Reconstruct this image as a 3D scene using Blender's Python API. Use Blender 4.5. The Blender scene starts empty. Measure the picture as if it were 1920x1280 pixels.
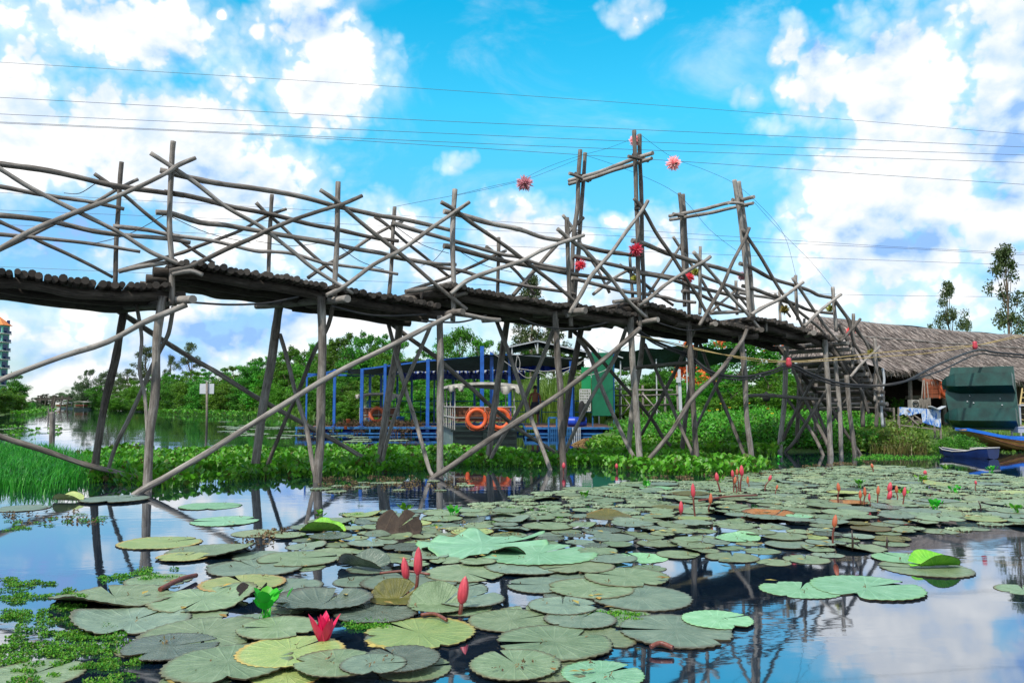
import bpy, math, random
from mathutils import Vector, Matrix, noise
S = bpy.context.scene
COL = S.collection
R = math.radians
PI = math.pi
rnd = random.Random(7)

# ---------------------------------------------------------------- camera
F_PX = 1493.0
CAM = Vector((0.0, 0.0, 1.2))
PITCH = math.atan(117.0 / F_PX)
cd = bpy.data.cameras.new('camera')
cam = bpy.data.objects.new('camera', cd); COL.objects.link(cam)
cam.location = CAM
cam.rotation_euler = (PI / 2 + PITCH, 0, 0)
cd.sensor_width = 36.0
cd.lens = F_PX * 36.0 / 1920.0
cd.clip_start = 0.05
cd.clip_end = 5000.0
S.camera = cam
CP, SP = math.cos(PITCH), math.sin(PITCH)

def ray(px, py):
    x = (px - 960.0) / F_PX; y = (640.0 - py) / F_PX
    return Vector((x, CP - y * SP, SP + y * CP))
def at(px, py, Y):                      # point seen at a photo pixel, Y metres ahead
    d = ray(px, py); return CAM + d * (Y / d.y)
def gnd(px, py, z=0.0):                 # point seen at a photo pixel on a level at height z
    d = ray(px, py); return CAM + d * ((z - CAM.z) / d.z)
def mpp(Y):                             # metres per photo pixel
    return Y / F_PX

# ---------------------------------------------------------------- mesh builder
class MB:
    def __init__(s): s.v = []; s.f = []; s.uv = []; s.mi = []; s.sm = []
    def face(s, idx, uv=None, mi=0, sm=False):
        s.f.append(tuple(idx)); s.uv.append(uv); s.mi.append(mi); s.sm.append(sm)
    def quad(s, a, b, c, d, mi=0, uv=None):
        n = len(s.v); s.v += [Vector(a), Vector(b), Vector(c), Vector(d)]
        s.face((n, n + 1, n + 2, n + 3), uv or ((0, 0), (1, 0), (1, 1), (0, 1)), mi)
    def tri(s, a, b, c, mi=0):
        n = len(s.v); s.v += [Vector(a), Vector(b), Vector(c)]; s.face((n, n + 1, n + 2), None, mi)
    def box(s, c, size, rz=0, rot=None, mi=0, taper=1.0):
        c = Vector(c); hx, hy, hz = size[0] / 2, size[1] / 2, size[2] / 2
        m = rot if rot else Matrix.Rotation(rz, 3, 'Z')
        n = len(s.v)
        for z in (-1, 1):
            t = taper if z > 0 else 1.0
            for x, y in ((-1, -1), (1, -1), (1, 1), (-1, 1)):
                s.v.append(c + m @ Vector((x * hx * t, y * hy * t, z * hz)))
        for q in ((0, 3, 2, 1), (4, 5, 6, 7), (0, 1, 5, 4), (1, 2, 6, 5), (2, 3, 7, 6), (3, 0, 4, 7)):
            s.face([n + k for k in q], ((0, 0), (1, 0), (1, 1), (0, 1)), mi)
    def bar(s, a, b, w, h=None, mi=0):          # square bar between two points
        a = Vector(a); b = Vector(b); d = b - a; L = d.length
        if L < 1e-6: return
        h = h or w
        z = d.normalized(); up = Vector((0, 0, 1)) if abs(z.z) < .95 else Vector((0, 1, 0))
        x = up.cross(z).normalized(); y = z.cross(x)
        s.box((a + b) / 2, (w, h, L), rot=Matrix((x, y, z)).transposed(), mi=mi)
    def tube(s, pts, rad, n=8, mi=0, caps=True, closed=False):
        pts = [Vector(p) for p in pts]; N = len(pts)
        if not hasattr(rad, '__len__'): rad = [rad] * N
        base = len(s.v); u = None; L = 0.0; Ls = []
        for i, p in enumerate(pts):
            if closed: t = pts[(i + 1) % N] - pts[i - 1]
            else: t = pts[min(i + 1, N - 1)] - pts[max(i - 1, 0)]
            t = t.normalized() if t.length > 1e-9 else Vector((0, 0, 1))
            if u is None: u = t.orthogonal().normalized()
            u = (u - t * u.dot(t)); u = u.normalized() if u.length > 1e-6 else t.orthogonal().normalized()
            w = t.cross(u)
            if i: L += (p - pts[i - 1]).length
            Ls.append(L)
            for k in range(n):
                a = 2 * PI * k / n
                s.v.append(p + (u * math.cos(a) + w * math.sin(a)) * rad[i])
        o = rnd.random() * 50
        rows = N if closed else N - 1
        for i in range(rows):
            j = (i + 1) % N
            for k in range(n):
                k2 = (k + 1) % n
                s.face((base + i * n + k, base + i * n + k2, base + j * n + k2, base + j * n + k),
                       ((k / n + o, Ls[i]), ((k + 1) / n + o, Ls[i]), ((k + 1) / n + o, Ls[j]), (k / n + o, Ls[j])), mi, True)
        if caps and not closed:
            s.face([base + k for k in range(n)][::-1], [(o, o)] * n, mi)
            s.face([base + (N - 1) * n + k for k in range(n)], [(o, o)] * n, mi)
    def lathe(s, c, prof, n=16, mi=0, axis=None, sm=True):   # prof = (radius, height) list
        c = Vector(c); base = len(s.v)
        m = axis if axis else Matrix.Identity(3)
        for r, h in prof:
            for k in range(n):
                a = 2 * PI * k / n
                s.v.append(c + m @ Vector((r * math.cos(a), r * math.sin(a), h)))
        for i in range(len(prof) - 1):
            for k in range(n):
                k2 = (k + 1) % n
                s.face((base + i * n + k, base + i * n + k2, base + (i + 1) * n + k2, base + (i + 1) * n + k), None, mi, sm)
    def mesh(s, name, mats):
        me = bpy.data.meshes.new(name)
        me.from_pydata([tuple(v) for v in s.v], [], s.f)
        for m in (mats if isinstance(mats, (list, tuple)) else [mats]): me.materials.append(m)
        me.polygons.foreach_set('material_index', s.mi)
        me.polygons.foreach_set('use_smooth', s.sm)
        if any(u is not None for u in s.uv):
            ul = me.uv_layers.new(name='UVMap'); fl = []
            for f, u in zip(s.f, s.uv):
                if u is None or len(u) != len(f): fl += [0.0] * (2 * len(f))
                else:
                    for q in u: fl += [q[0], q[1]]
            ul.data.foreach_set('uv', fl)
        me.update()
        return me

WLOC = {}
def tag(o, label=None, cat=None, group=None, kind=None):
    if label: o['label'] = label
    if cat: o['category'] = cat
    if group: o['group'] = group
    if kind: o['kind'] = kind
    return o
def empty(name, loc, label=None, cat=None, group=None):
    o = bpy.data.objects.new(name, None); COL.objects.link(o)
    o.location = loc; o.empty_display_size = .2
    WLOC[o.name] = Vector(loc)
    return tag(o, label, cat, group)
def obj(name, mb, mat, parent=None, label=None, cat=None, group=None, kind=None, recentre=True):
    if not mb.v: return None
    if recentre:
        xs = [v.x for v in mb.v]; ys = [v.y for v in mb.v]; zs = [v.z for v in mb.v]
        c = Vector(((min(xs) + max(xs)) / 2, (min(ys) + max(ys)) / 2, min(zs)))
        mb.v = [v - c for v in mb.v]
    else: c = Vector((0, 0, 0))
    o = bpy.data.objects.new(name, mb.mesh(name, mat)); COL.objects.link(o)
    WLOC[o.name] = c
    if parent is not None:
        o.parent = parent; o.location = c - WLOC[parent.name]
    else: o.location = c
    return tag(o, label, cat, group, kind)
def copy_tree(o, parent=None, loc=None, rz=None, scale=None):
    c = o.copy(); COL.objects.link(c)
    if parent is not None: c.parent = parent
    if loc is not None: c.location = loc; WLOC[c.name] = Vector(loc)
    if rz is not None: c.rotation_euler = (0, 0, rz)
    if scale is not None: c.scale = scale
    for ch in list(o.children): copy_tree(ch, c)
    return c

# ---------------------------------------------------------------- materials
def mat(name):
    m = bpy.data.materials.new(name); m.use_nodes = True
    nt = m.node_tree
    return m, nt, nt.nodes['Principled BSDF']
def N(nt, t, **kw):
    n = nt.nodes.new(t)
    for k, v in kw.items(): setattr(n, k, v)
    return n
def ramp(nt, stops, fac=None, interp='LINEAR'):
    r = N(nt, 'ShaderNodeValToRGB'); r.color_ramp.interpolation = interp
    e = r.color_ramp.elements
    while len(e) > 1: e.remove(e[-1])
    e[0].position = stops[0][0]; e[0].color = tuple(stops[0][1]) + (1,)
    for p, c in stops[1:]:
        x = e.new(p); x.color = tuple(c) + (1,)
    if fac is not None: nt.links.new(fac, r.inputs[0])
    return r
def mth(nt, op, a, b=None, c=None, clamp=False):
    n = N(nt, 'ShaderNodeMath', operation=op); n.use_clamp = clamp
    for i, v in enumerate((a, b, c)):
        if v is None: continue
        if isinstance(v, (int, float)): n.inputs[i].default_value = v
        else: nt.links.new(v, n.inputs[i])
    return n.outputs[0]
def noise_tex(nt, vec, scale, detail=4, rough=.55, dist=0.0):
    n = N(nt, 'ShaderNodeTexNoise'); n.inputs['Scale'].default_value = scale
    n.inputs['Detail'].default_value = detail; n.inputs['Roughness'].default_value = rough
    n.inputs['Distortion'].default_value = dist
    if vec is not None: nt.links.new(vec, n.inputs['Vector'])
    return n
def mapping(nt, vec, scale=(1, 1, 1), loc=(0, 0, 0)):
    m = N(nt, 'ShaderNodeMapping'); m.inputs['Scale'].default_value = scale; m.inputs['Location'].default_value = loc
    nt.links.new(vec, m.inputs['Vector']); return m.outputs[0]
def mixc(nt, fac, a, b, mode='MIX'):
    n = N(nt, 'ShaderNodeMix', data_type='RGBA', blend_type=mode)
    for k, v in ((0, fac), (6, a), (7, b)):
        if isinstance(v, (int, float)): n.inputs[k].default_value = v
        elif isinstance(v, (tuple, list)): n.inputs[k].default_value = tuple(v) + (1,)
        else: nt.links.new(v, n.inputs[k])
    return n.outputs[2]
def bump(nt, h, strength, dist, bs):
    b = N(nt, 'ShaderNodeBump'); b.inputs['Strength'].default_value = strength; b.inputs['Distance'].default_value = dist
    nt.links.new(h, b.inputs['Height']); nt.links.new(b.outputs[0], bs.inputs['Normal']); return b

def wood(name, dark, mid, light, scale=(3, 1.1, 1), bumpy=.6):
    m, nt, bs = mat(name)
    uv = N(nt, 'ShaderNodeTexCoord').outputs['UV']
    oi = N(nt, 'ShaderNodeObjectInfo').outputs['Random']
    off = N(nt, 'ShaderNodeCombineXYZ'); nt.links.new(mth(nt, 'MULTIPLY', oi, 37.0), off.inputs[2])
    va = N(nt, 'ShaderNodeVectorMath', operation='ADD'); nt.links.new(uv, va.inputs[0]); nt.links.new(off.outputs[0], va.inputs[1])
    grain = noise_tex(nt, mapping(nt, va.outputs[0], (12 * scale[0] / 3, 1.6 * scale[1], 1)), 1.6, 7, .72)
    blot = noise_tex(nt, mapping(nt, va.outputs[0], (1.6, 1.5, 1)), 1.5, 6, .68, .4)
    knot = noise_tex(nt, mapping(nt, va.outputs[0], (5, 5.5, 1)), 1.0, 3, .6)
    k = mth(nt, 'ADD', mth(nt, 'MULTIPLY', grain.outputs[0], .75), mth(nt, 'MULTIPLY', blot.outputs[0], .65))
    k = mth(nt, 'ADD', mth(nt, 'SUBTRACT', k, .12), mth(nt, 'MULTIPLY', mth(nt, 'SUBTRACT', oi, .5), .22))
    r0 = ramp(nt, [(.36, dark), (.56, mid), (.78, light)], k)
    kk = N(nt, 'ShaderNodeMapRange'); kk.inputs[1].default_value = .62; kk.inputs[2].default_value = .72; kk.inputs[4].default_value = .7; nt.links.new(knot.outputs[0], kk.inputs[0])
    class _O: pass
    r = _O(); r.outputs = [mixc(nt, kk.outputs[0], r0.outputs[0], tuple(c * .6 for c in dark))]
    nt.links.new(r.outputs[0], bs.inputs['Base Color'])
    bs.inputs['Roughness'].default_value = .85
    bs.inputs['Specular IOR Level'].default_value = .25
    bump(nt, grain.outputs[0], bumpy, .012, bs)
    return m
M = {}
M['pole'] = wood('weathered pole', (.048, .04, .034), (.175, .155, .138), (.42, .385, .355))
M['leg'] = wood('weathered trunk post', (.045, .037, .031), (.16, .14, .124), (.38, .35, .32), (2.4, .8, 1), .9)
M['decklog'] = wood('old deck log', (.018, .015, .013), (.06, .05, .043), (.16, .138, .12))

def plain(name, col, rough=.6, var=.25, nscale=3.0, metal=0.0, bumps=0.0, spec=.4, objrand=0.0, detail=5):
    m, nt, bs = mat(name)
    oc = N(nt, 'ShaderNodeTexCoord').outputs['Object']
    n = noise_tex(nt, oc, nscale, detail, .62)
    lo = tuple(c * (1 - var) for c in col); hi = tuple(min(1, c * (1 + var)) for c in col)
    r = ramp(nt, [(.3, lo), (.7, hi)], n.outputs[0])
    out = r.outputs[0]
    if objrand:
        oi = N(nt, 'ShaderNodeObjectInfo').outputs['Random']
        hs = N(nt, 'ShaderNodeHueSaturation'); nt.links.new(out, hs.inputs['Color'])
        nt.links.new(mth(nt, 'ADD', mth(nt, 'MULTIPLY', oi, objrand * 2), 1 - objrand), hs.inputs['Value'])
        out = hs.outputs[0]
    nt.links.new(out, bs.inputs['Base Color'])
    bs.inputs['Roughness'].default_value = rough
    bs.inputs['Metallic'].default_value = metal
    bs.inputs['Specular IOR Level'].default_value = spec
    if bumps: bump(nt, n.outputs[0], bumps, .02, bs)
    return m
def leafmat(name, cols, trans=.35, rough=.45, spec=.35):
    m, nt, bs = mat(name)
    g = N(nt, 'ShaderNodeNewGeometry')
    oi = N(nt, 'ShaderNodeObjectInfo').outputs['Random']
    k = mth(nt, 'FRACT', mth(nt, 'ADD', g.outputs['Random Per Island'], mth(nt, 'MULTIPLY', oi, 0.0)))
    r = ramp(nt, [(i / (len(cols) - 1), c) for i, c in enumerate(cols)], k)
    hs = N(nt, 'ShaderNodeHueSaturation'); nt.links.new(r.outputs[0], hs.inputs['Color'])
    nt.links.new(mth(nt, 'ADD', mth(nt, 'MULTIPLY', oi, .5), .75), hs.inputs['Value'])
    nt.links.new(mth(nt, 'ADD', mth(nt, 'MULTIPLY', oi, .05), .475), hs.inputs['Hue'])
    nt.links.new(hs.outputs[0], bs.inputs['Base Color'])
    bs.inputs['Roughness'].default_value = rough
    bs.inputs['Specular IOR Level'].default_value = spec
    if trans:
        t = N(nt, 'ShaderNodeBsdfTranslucent'); nt.links.new(hs.outputs[0], t.inputs['Color'])
        mx = N(nt, 'ShaderNodeMixShader'); mx.inputs[0].default_value = trans
        nt.links.new(bs.outputs[0], mx.inputs[1]); nt.links.new(t.outputs[0], mx.inputs[2])
        nt.links.new(mx.outputs[0], nt.nodes['Material Output'].inputs['Surface'])
    return m
# ---------------------------------------------------------------- sky, sun
SUN_AZ, SUN_EL = R(212), R(52)            # clockwise from +Y
w = bpy.data.worlds.new('World'); S.world = w; w.use_nodes = True
nt = w.node_tree
bg = nt.nodes['Background']
sky = N(nt, 'ShaderNodeTexSky', sky_type='NISHITA'); sky.sun_disc = False
sky.sun_elevation = SUN_EL; sky.sun_rotation = SUN_AZ
sky.air_density = 1.0; sky.dust_density = 0.3; sky.ozone_density = 2.0
dirv = N(nt, 'ShaderNodeTexCoord').outputs['Generated']
sx = N(nt, 'ShaderNodeSeparateXYZ'); nt.links.new(dirv, sx.inputs[0])
az = mth(nt, 'ARCTAN2', sx.outputs[0], sx.outputs[1])
el = mth(nt, 'ARCSINE', sx.outputs[2])
ab = N(nt, 'ShaderNodeCombineXYZ'); nt.links.new(az, ab.inputs[0]); nt.links.new(el, ab.inputs[1])
P = ab.outputs[0]
# puffy distortion of the cloud outlines (angles of sky, in radians)
def vadd(a, b, sc=1.0):
    n = N(nt, 'ShaderNodeVectorMath', operation='MULTIPLY_ADD')
    nt.links.new(b, n.inputs[0]); n.inputs[1].default_value = (sc, sc, 0); nt.links.new(a, n.inputs[2]); return n.outputs[0]
def ctr(n):
    s = N(nt, 'ShaderNodeVectorMath', operation='SUBTRACT'); nt.links.new(n.outputs['Color'], s.inputs[0]); s.inputs[1].default_value = (.5, .5, .5); return s.outputs[0]
w1 = noise_tex(nt, P, 9, 2, .5)
Pw = vadd(P, ctr(w1), .07)
def azel(px, py):
    d = ray(px, py).normalized(); return math.atan2(d.x, d.y), math.asin(d.z)
# cloud masses: photo pixel centre, half size, weight
BL = [(1700, 250, 95, 150, 1.1), (1790, 130, 50, 70, .8), (1640, 200, 55, 80, .9), (1650, 400, 110, 110, 1.1), (1530, 430, 50, 60, .7), (1560, 510, 110, 70, .6),
      (1870, 80, 90, 150, .7), (1890, 240, 80, 180, .8), (1880, 400, 90, 60, .9), (1760, 560, 190, 50, .45), (1720, 340, 110, 90, 1.1), (1900, 520, 70, 70, .5),
      (60, 50, 90, 60, .55), (210, 40, 150, 60, .75), (330, 50, 45, 50, .8), (350, 90, 35, 22, .6), (580, 30, 60, 60, .9), (640, 120, 65, 60, 1.1), (590, 165, 70, 50, .9), (480, 55, 22, 30, .25),
      (20, 210, 70, 90, 1.1), (80, 280, 55, 50, .9), (270, 235, 110, 55, 1.1), (340, 300, 140, 65, 1.1), (440, 165, 35, 50, .5), (500, 320, 75, 55, .8), (420, 260, 70, 50, .7), (160, 300, 40, 35, .8),
      (440, 110, 220, 110, -.15), (200, 150, 260, 110, -.2), (380, 380, 90, 45, .35), (110, 430, 260, 80, .22), (330, 470, 120, 50, .2), (560, 390, 50, 40, .2),
      (470, 470, 130, 50, .5), (600, 480, 100, 60, .2), (730, 430, 70, 45, .6), (640, 600, 180, 55, .55), (400, 600, 120, 50, .5), (190, 640, 190, 45, .4), (60, 600, 80, 35, .2), (170, 590, 80, 40, .4), (240, 700, 240, 45, .45),
      (780, 520, 90, 60, .25), (1000, 440, 75, 45, .9), (1040, 560, 110, 80, .35), (1110, 620, 130, 70, .6), (920, 590, 110, 60, .3), (1250, 450, 50, 50, .75), (1250, 560, 110, 70, .3), (1390, 560, 90, 50, .2), (1480, 600, 110, 50, .5),
      (862, 300, 26, 22, .32), (1150, 408, 22, 16, .3), (1480, 75, 30, 34, .85), (1538, 160, 42, 48, .95), (1468, 148, 16, 30, .4), (1388, 170, 30, 30, .1), (1190, 15, 45, 26, .25), (1450, 230, 50, 26, -.05), (412, 20, 14, 12, .4), (1700, 15, 60, 20, -.3)]
field = None
for px, py, hx, hy, wt in BL:
    a0, e0 = azel(px, py); a1, _ = azel(px + hx, py); _, e1 = azel(px, py - hy)
    s = N(nt, 'ShaderNodeVectorMath', operation='MULTIPLY_ADD')
    k = (1 / (a1 - a0) / 1.35, 1 / (e1 - e0) / 1.35)
    nt.links.new(Pw, s.inputs[0]); s.inputs[1].default_value = (k[0], k[1], 0); s.inputs[2].default_value = (-a0 * k[0], -e0 * k[1], 0)
    d = N(nt, 'ShaderNodeVectorMath', operation='DOT_PRODUCT'); nt.links.new(s.outputs[0], d.inputs[0]); nt.links.new(s.outputs[0], d.inputs[1])
    v = mth(nt, 'MULTIPLY_ADD', d.outputs['Value'], -.85, wt)
    field = v if field is None else mth(nt, 'SMOOTH_MAX', field, v, .25)
# loose cumulus elsewhere round the sky (behind the viewer, overhead)
rest = noise_tex(nt, mapping(nt, dirv, (1, 1, 2.2)), 2.1, 3, .5)
ff = N(nt, 'ShaderNodeMapRange'); ff.inputs[1].default_value = .72; ff.inputs[2].default_value = .95
nt.links.new(mth(nt, 'ABSOLUTE', az), ff.inputs[0])
gg = N(nt, 'ShaderNodeMapRange'); gg.inputs[1].default_value = .50; gg.inputs[2].default_value = .62
nt.links.new(el, gg.inputs[0])
away = mth(nt, 'MAXIMUM', ff.outputs[0], gg.outputs[0])
field = mth(nt, 'MAXIMUM', field, mth(nt, 'MULTIPLY_ADD', away, mth(nt, 'MULTIPLY_ADD', rest.outputs[0], 5.0, -.6), -1.5))
field = mth(nt, 'MAXIMUM', field, -1.5)
Ps = mapping(nt, P, (1, 1.25, 1))
def detail(vec):
    a = noise_tex(nt, vec, 12, 7, .52, .2)
    return a.outputs[0]
d0 = detail(Ps)
d1 = detail(mapping(nt, P, (1, 1.25, 1), (.006, -.016, 0)))
big0 = noise_tex(nt, Ps, 7, 3, .5).outputs[0]
big1 = noise_tex(nt, mapping(nt, P, (1, 1.25, 1), (.02, -.05, 0)), 7, 3, .5).outputs[0]
def puffs(vec):                          # rounded cauliflower lumps at two sizes
    out = None
    wv = noise_tex(nt, vec, 45, 2, .6); vv = vadd(vec, ctr(wv), .022)
    for sc, k in ((30, .9), (78, .5)):
        v = N(nt, 'ShaderNodeTexVoronoi', feature='F1'); v.voronoi_dimensions = '2D'; v.inputs['Scale'].default_value = sc
        nt.links.new(vv, v.inputs['Vector']); t = mth(nt, 'MULTIPLY', mth(nt, 'SUBTRACT', .5, v.outputs['Distance']), k)
        out = t if out is None else mth(nt, 'ADD', out, t)
    return out
pf0 = puffs(P)
fine = noise_tex(nt, Ps, 70, 4, .6, .2).outputs[0]
field = mth(nt, 'MULTIPLY_ADD', mth(nt, 'SUBTRACT', fine, .5), .55, field)
field = mth(nt, 'MULTIPLY_ADD', pf0, .9, field)
dens = mth(nt, 'ADD', field, mth(nt, 'MULTIPLY', mth(nt, 'SUBTRACT', d0, .5), 1.9))
mask = N(nt, 'ShaderNodeMapRange', interpolation_type='SMOOTHSTEP'); mask.inputs[1].default_value = -.08; mask.inputs[2].default_value = .62
nt.links.new(dens, mask.inputs[0])
veil = N(nt, 'ShaderNodeMapRange', interpolation_type='SMOOTHSTEP'); veil.inputs[1].default_value = -1.0; veil.inputs[2].default_value = .5; veil.inputs[4].default_value = .55
nt.links.new(mth(nt, 'ADD', field, mth(nt, 'MULTIPLY', mth(nt, 'SUBTRACT', d0, .5), 1.0)), veil.inputs[0])
wn = noise_tex(nt, mapping(nt, P, (4.5, 8, 1)), 1.0, 6, .6, .8)
wisp = N(nt, 'ShaderNodeMapRange', interpolation_type='SMOOTHSTEP'); wisp.inputs[1].default_value = .46; wisp.inputs[2].default_value = .80; wisp.inputs[4].default_value = .34
nt.links.new(wn.outputs[0], wisp.inputs[0])
cover = mth(nt, 'MAXIMUM', mth(nt, 'MAXIMUM', mask.outputs[0], veil.outputs[0]), wisp.outputs[0])
# bright tops, bluish undersides
lit = mth(nt, 'MULTIPLY_ADD', mth(nt, 'SUBTRACT', d0, d1), 2.0, .56)
lit = mth(nt, 'ADD', lit, mth(nt, 'MULTIPLY', mth(nt, 'SUBTRACT', big0, big1), 1.9))
lit = mth(nt, 'ADD', lit, mth(nt, 'MULTIPLY', pf0, .22))
thick = N(nt, 'ShaderNodeMapRange'); thick.inputs[1].default_value = .3; thick.inputs[2].default_value = 1.6; thick.inputs[4].default_value = .12
nt.links.new(dens, thick.inputs[0])
lit = mth(nt, 'SUBTRACT', lit, thick.outputs[0])
# the broad shaded flanks of the two big masses
def shade_blob(px, py, hx, hy):
    a0, e0 = azel(px, py); a1, _ = azel(px + hx, py); _, e1 = azel(px, py - hy)
    s = N(nt, 'ShaderNodeVectorMath', operation='MULTIPLY_ADD')
    k = (1 / (a1 - a0), 1 / (e1 - e0))
    nt.links.new(Pw, s.inputs[0]); s.inputs[1].default_value = (k[0], k[1], 0); s.inputs[2].default_value = (-a0 * k[0], -e0 * k[1], 0)
    d = N(nt, 'ShaderNodeVectorMath', operation='DOT_PRODUCT'); nt.links.new(s.outputs[0], d.inputs[0]); nt.links.new(s.outputs[0], d.inputs[1])
    return mth(nt, 'MAXIMUM', mth(nt, 'SUBTRACT', 1.0, d.outputs['Value']), 0.0)
sh = None
for *b, ks in ((1890, 170, 120, 210, .34), (1720, 450, 230, 90, .22), (110, 430, 300, 85, .62), (100, 500, 240, 50, .5), (90, 640, 130, 45, .3), (330, 700, 150, 60, .3), (440, 610, 200, 45, .28), (240, 130, 280, 70, .16), (1810, 470, 200, 110, .2)):
    v = mth(nt, 'MULTIPLY', shade_blob(*b), ks); sh = v if sh is None else mth(nt, 'MAXIMUM', sh, v)
lit = mth(nt, 'SUBTRACT', lit, sh)
cl = ramp(nt, [(.0, (.26, .46, .84)), (.22, (.52, .66, .86)), (.52, (.78, .81, .85)), (1.0, (1.05, 1.03, 1.0))], lit)
# sky blue: strong cyan as in the photograph
tint = N(nt, 'ShaderNodeHueSaturation'); nt.links.new(sky.outputs[0], tint.inputs['Color'])
tint.inputs['Saturation'].default_value = 1.0; tint.inputs['Hue'].default_value = .5
SKY_STR = .1
tr = ramp(nt, [(.0, (.85, .9, 1.0)), (.12, (.75, 1.15, 1.3)), (.22, (.62, 1.5, 1.62)), (.36, (.33, 2.1, 2.0)), (.48, (.08, 2.05, 2.05)), (.7, (.02, 1.25, 1.6))], el)
skyc = mixc(nt, 1.0, tint.outputs[0], tr.outputs[0], 'MULTIPLY')
clc = N(nt, 'ShaderNodeVectorMath', operation='SCALE'); nt.links.new(cl.outputs[0], clc.inputs[0]); clc.inputs['Scale'].default_value = 1 / SKY_STR
col = mixc(nt, cover, skyc, clc.outputs[0])
nt.links.new(col, bg.inputs['Color']); bg.inputs['Strength'].default_value = SKY_STR
w.cycles.sampling_method = 'MANUAL'; w.cycles.sample_map_resolution = 512

sd = bpy.data.lights.new('sun', 'SUN'); sun = bpy.data.objects.new('sun', sd); COL.objects.link(sun)
sd.energy = 3.4; sd.angle = R(2.0); sd.color = (1.0, .95, .86)
sdir = Vector((math.sin(SUN_AZ) * math.cos(SUN_EL), math.cos(SUN_AZ) * math.cos(SUN_EL), math.sin(SUN_EL)))
sun.rotation_euler = (-sdir).to_track_quat('-Z', 'Y').to_euler()
sun.location = sdir * 60
S.view_settings.view_transform = 'Standard'; S.view_settings.look = 'None'
S.view_settings.exposure = 0.35; S.view_settings.gamma = 1.0
S.render.engine = 'CYCLES'
S.cycles.max_bounces = 6; S.cycles.transparent_max_bounces = 6; S.cycles.caustics_reflective = False; S.cycles.caustics_refractive = False
S.cycles.use_denoising = True
# ---------------------------------------------------------------- the pole footbridge
A0 = gnd(290, 920); A1 = gnd(1405, 862)
BD = (A1 - A0); BD.z = 0; BD.normalize()
BN = Vector((-BD.y, BD.x, 0))            # away from the viewer
BW = 1.85
def onp(px, py, c=0.0):                  # on the upright plane c metres behind the front row of posts
    d = ray(px, py); t = ((A0 + BN * c) - CAM).dot(BN) / d.dot(BN)
    return CAM + d * t
def spl(pts, sub):
    out = []; n = len(pts)
    for i in range(n - 1):
        p0 = pts[max(i - 1, 0)]; p1 = pts[i]; p2 = pts[i + 1]; p3 = pts[min(i + 2, n - 1)]
        for k in range(sub):
            t = k / sub; t2 = t * t; t3 = t2 * t
            out.append(.5 * ((2 * p1) + (p2 - p0) * t + (2 * p0 - 5 * p1 + 4 * p2 - p3) * t2 + (3 * p1 - p0 - 3 * p2 + p3) * t3))
    out.append(pts[-1]); return out
bridge = empty('footbridge', gnd(960, 880), 'long footbridge of lashed grey wooden poles on stilts over the lily pond', 'bridge')
def pole(kind, px, c0=0.0, c1=None, r=5.0, m='pole', taper=.88, foot=True, parent=None):
    """px: photo pixels along the pole; c0..c1 how far behind the front row; r half thickness in photo pixels"""
    c1 = c0 if c1 is None else c1
    L = [0.0]
    for a, b in zip(px, px[1:]): L.append(L[-1] + math.hypot(b[0] - a[0], b[1] - a[1]))
    pts = [onp(p[0], p[1], c0 + (c1 - c0) * l / L[-1]) for p, l in zip(px, L)]
    if foot and kind in ('leg', 'leg_brace'):
        for end, nxt in ((0, 1), (-1, -2)):
            if pts[end].z < .45 and pts[end].z > -.2:
                d = (pts[end] - pts[nxt]).normalized(); d = (d + Vector((0, 0, -.35))).normalized()
                q = pts[end] + d * ((pts[end].z + .45) / max(.2, -d.z))
                pts = [q] + pts if end == 0 else pts + [q]
    rr = (.88 if kind in ('leg_brace', 'cross_brace') else .96) * r * mpp(sum(p.y for p in pts) / len(pts))
    total = sum((b - a).length for a, b in zip(pts, pts[1:]))
    sub = max(3, int(total / (len(pts) - 1) / .11))
    P2 = spl(pts, sub)
    sd_ = rnd.random() * 100; rad = []; out = []
    for i, p in enumerate(P2):
        t = i / (len(P2) - 1)
        k = 1 - (1 - taper) * t
        nz = noise.noise(Vector((sd_, t * total * 1.9, 0))) * .12 + noise.noise(Vector((sd_, t * total * 6, 5))) * .10
        kn = noise.noise(Vector((sd_ + 9, t * total * 2.3, 3)))
        if kn > .42: nz += (kn - .42) * .6
        rad.append(rr * (k + nz))
        j = Vector((noise.noise(Vector((sd_, t * total * 1.1, 11))), noise.noise(Vector((sd_, t * total * 1.1, 22))), noise.noise(Vector((sd_, t * total * 1.1, 33))))) * rr * .55
        out.append(p + j * min(1, 4 * t, 4 * (1 - t)))
    mb = MB(); mb.tube(out, rad, 10)
    return obj(kind, mb, M[m], parent or bridge)
B_ = BW
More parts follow.
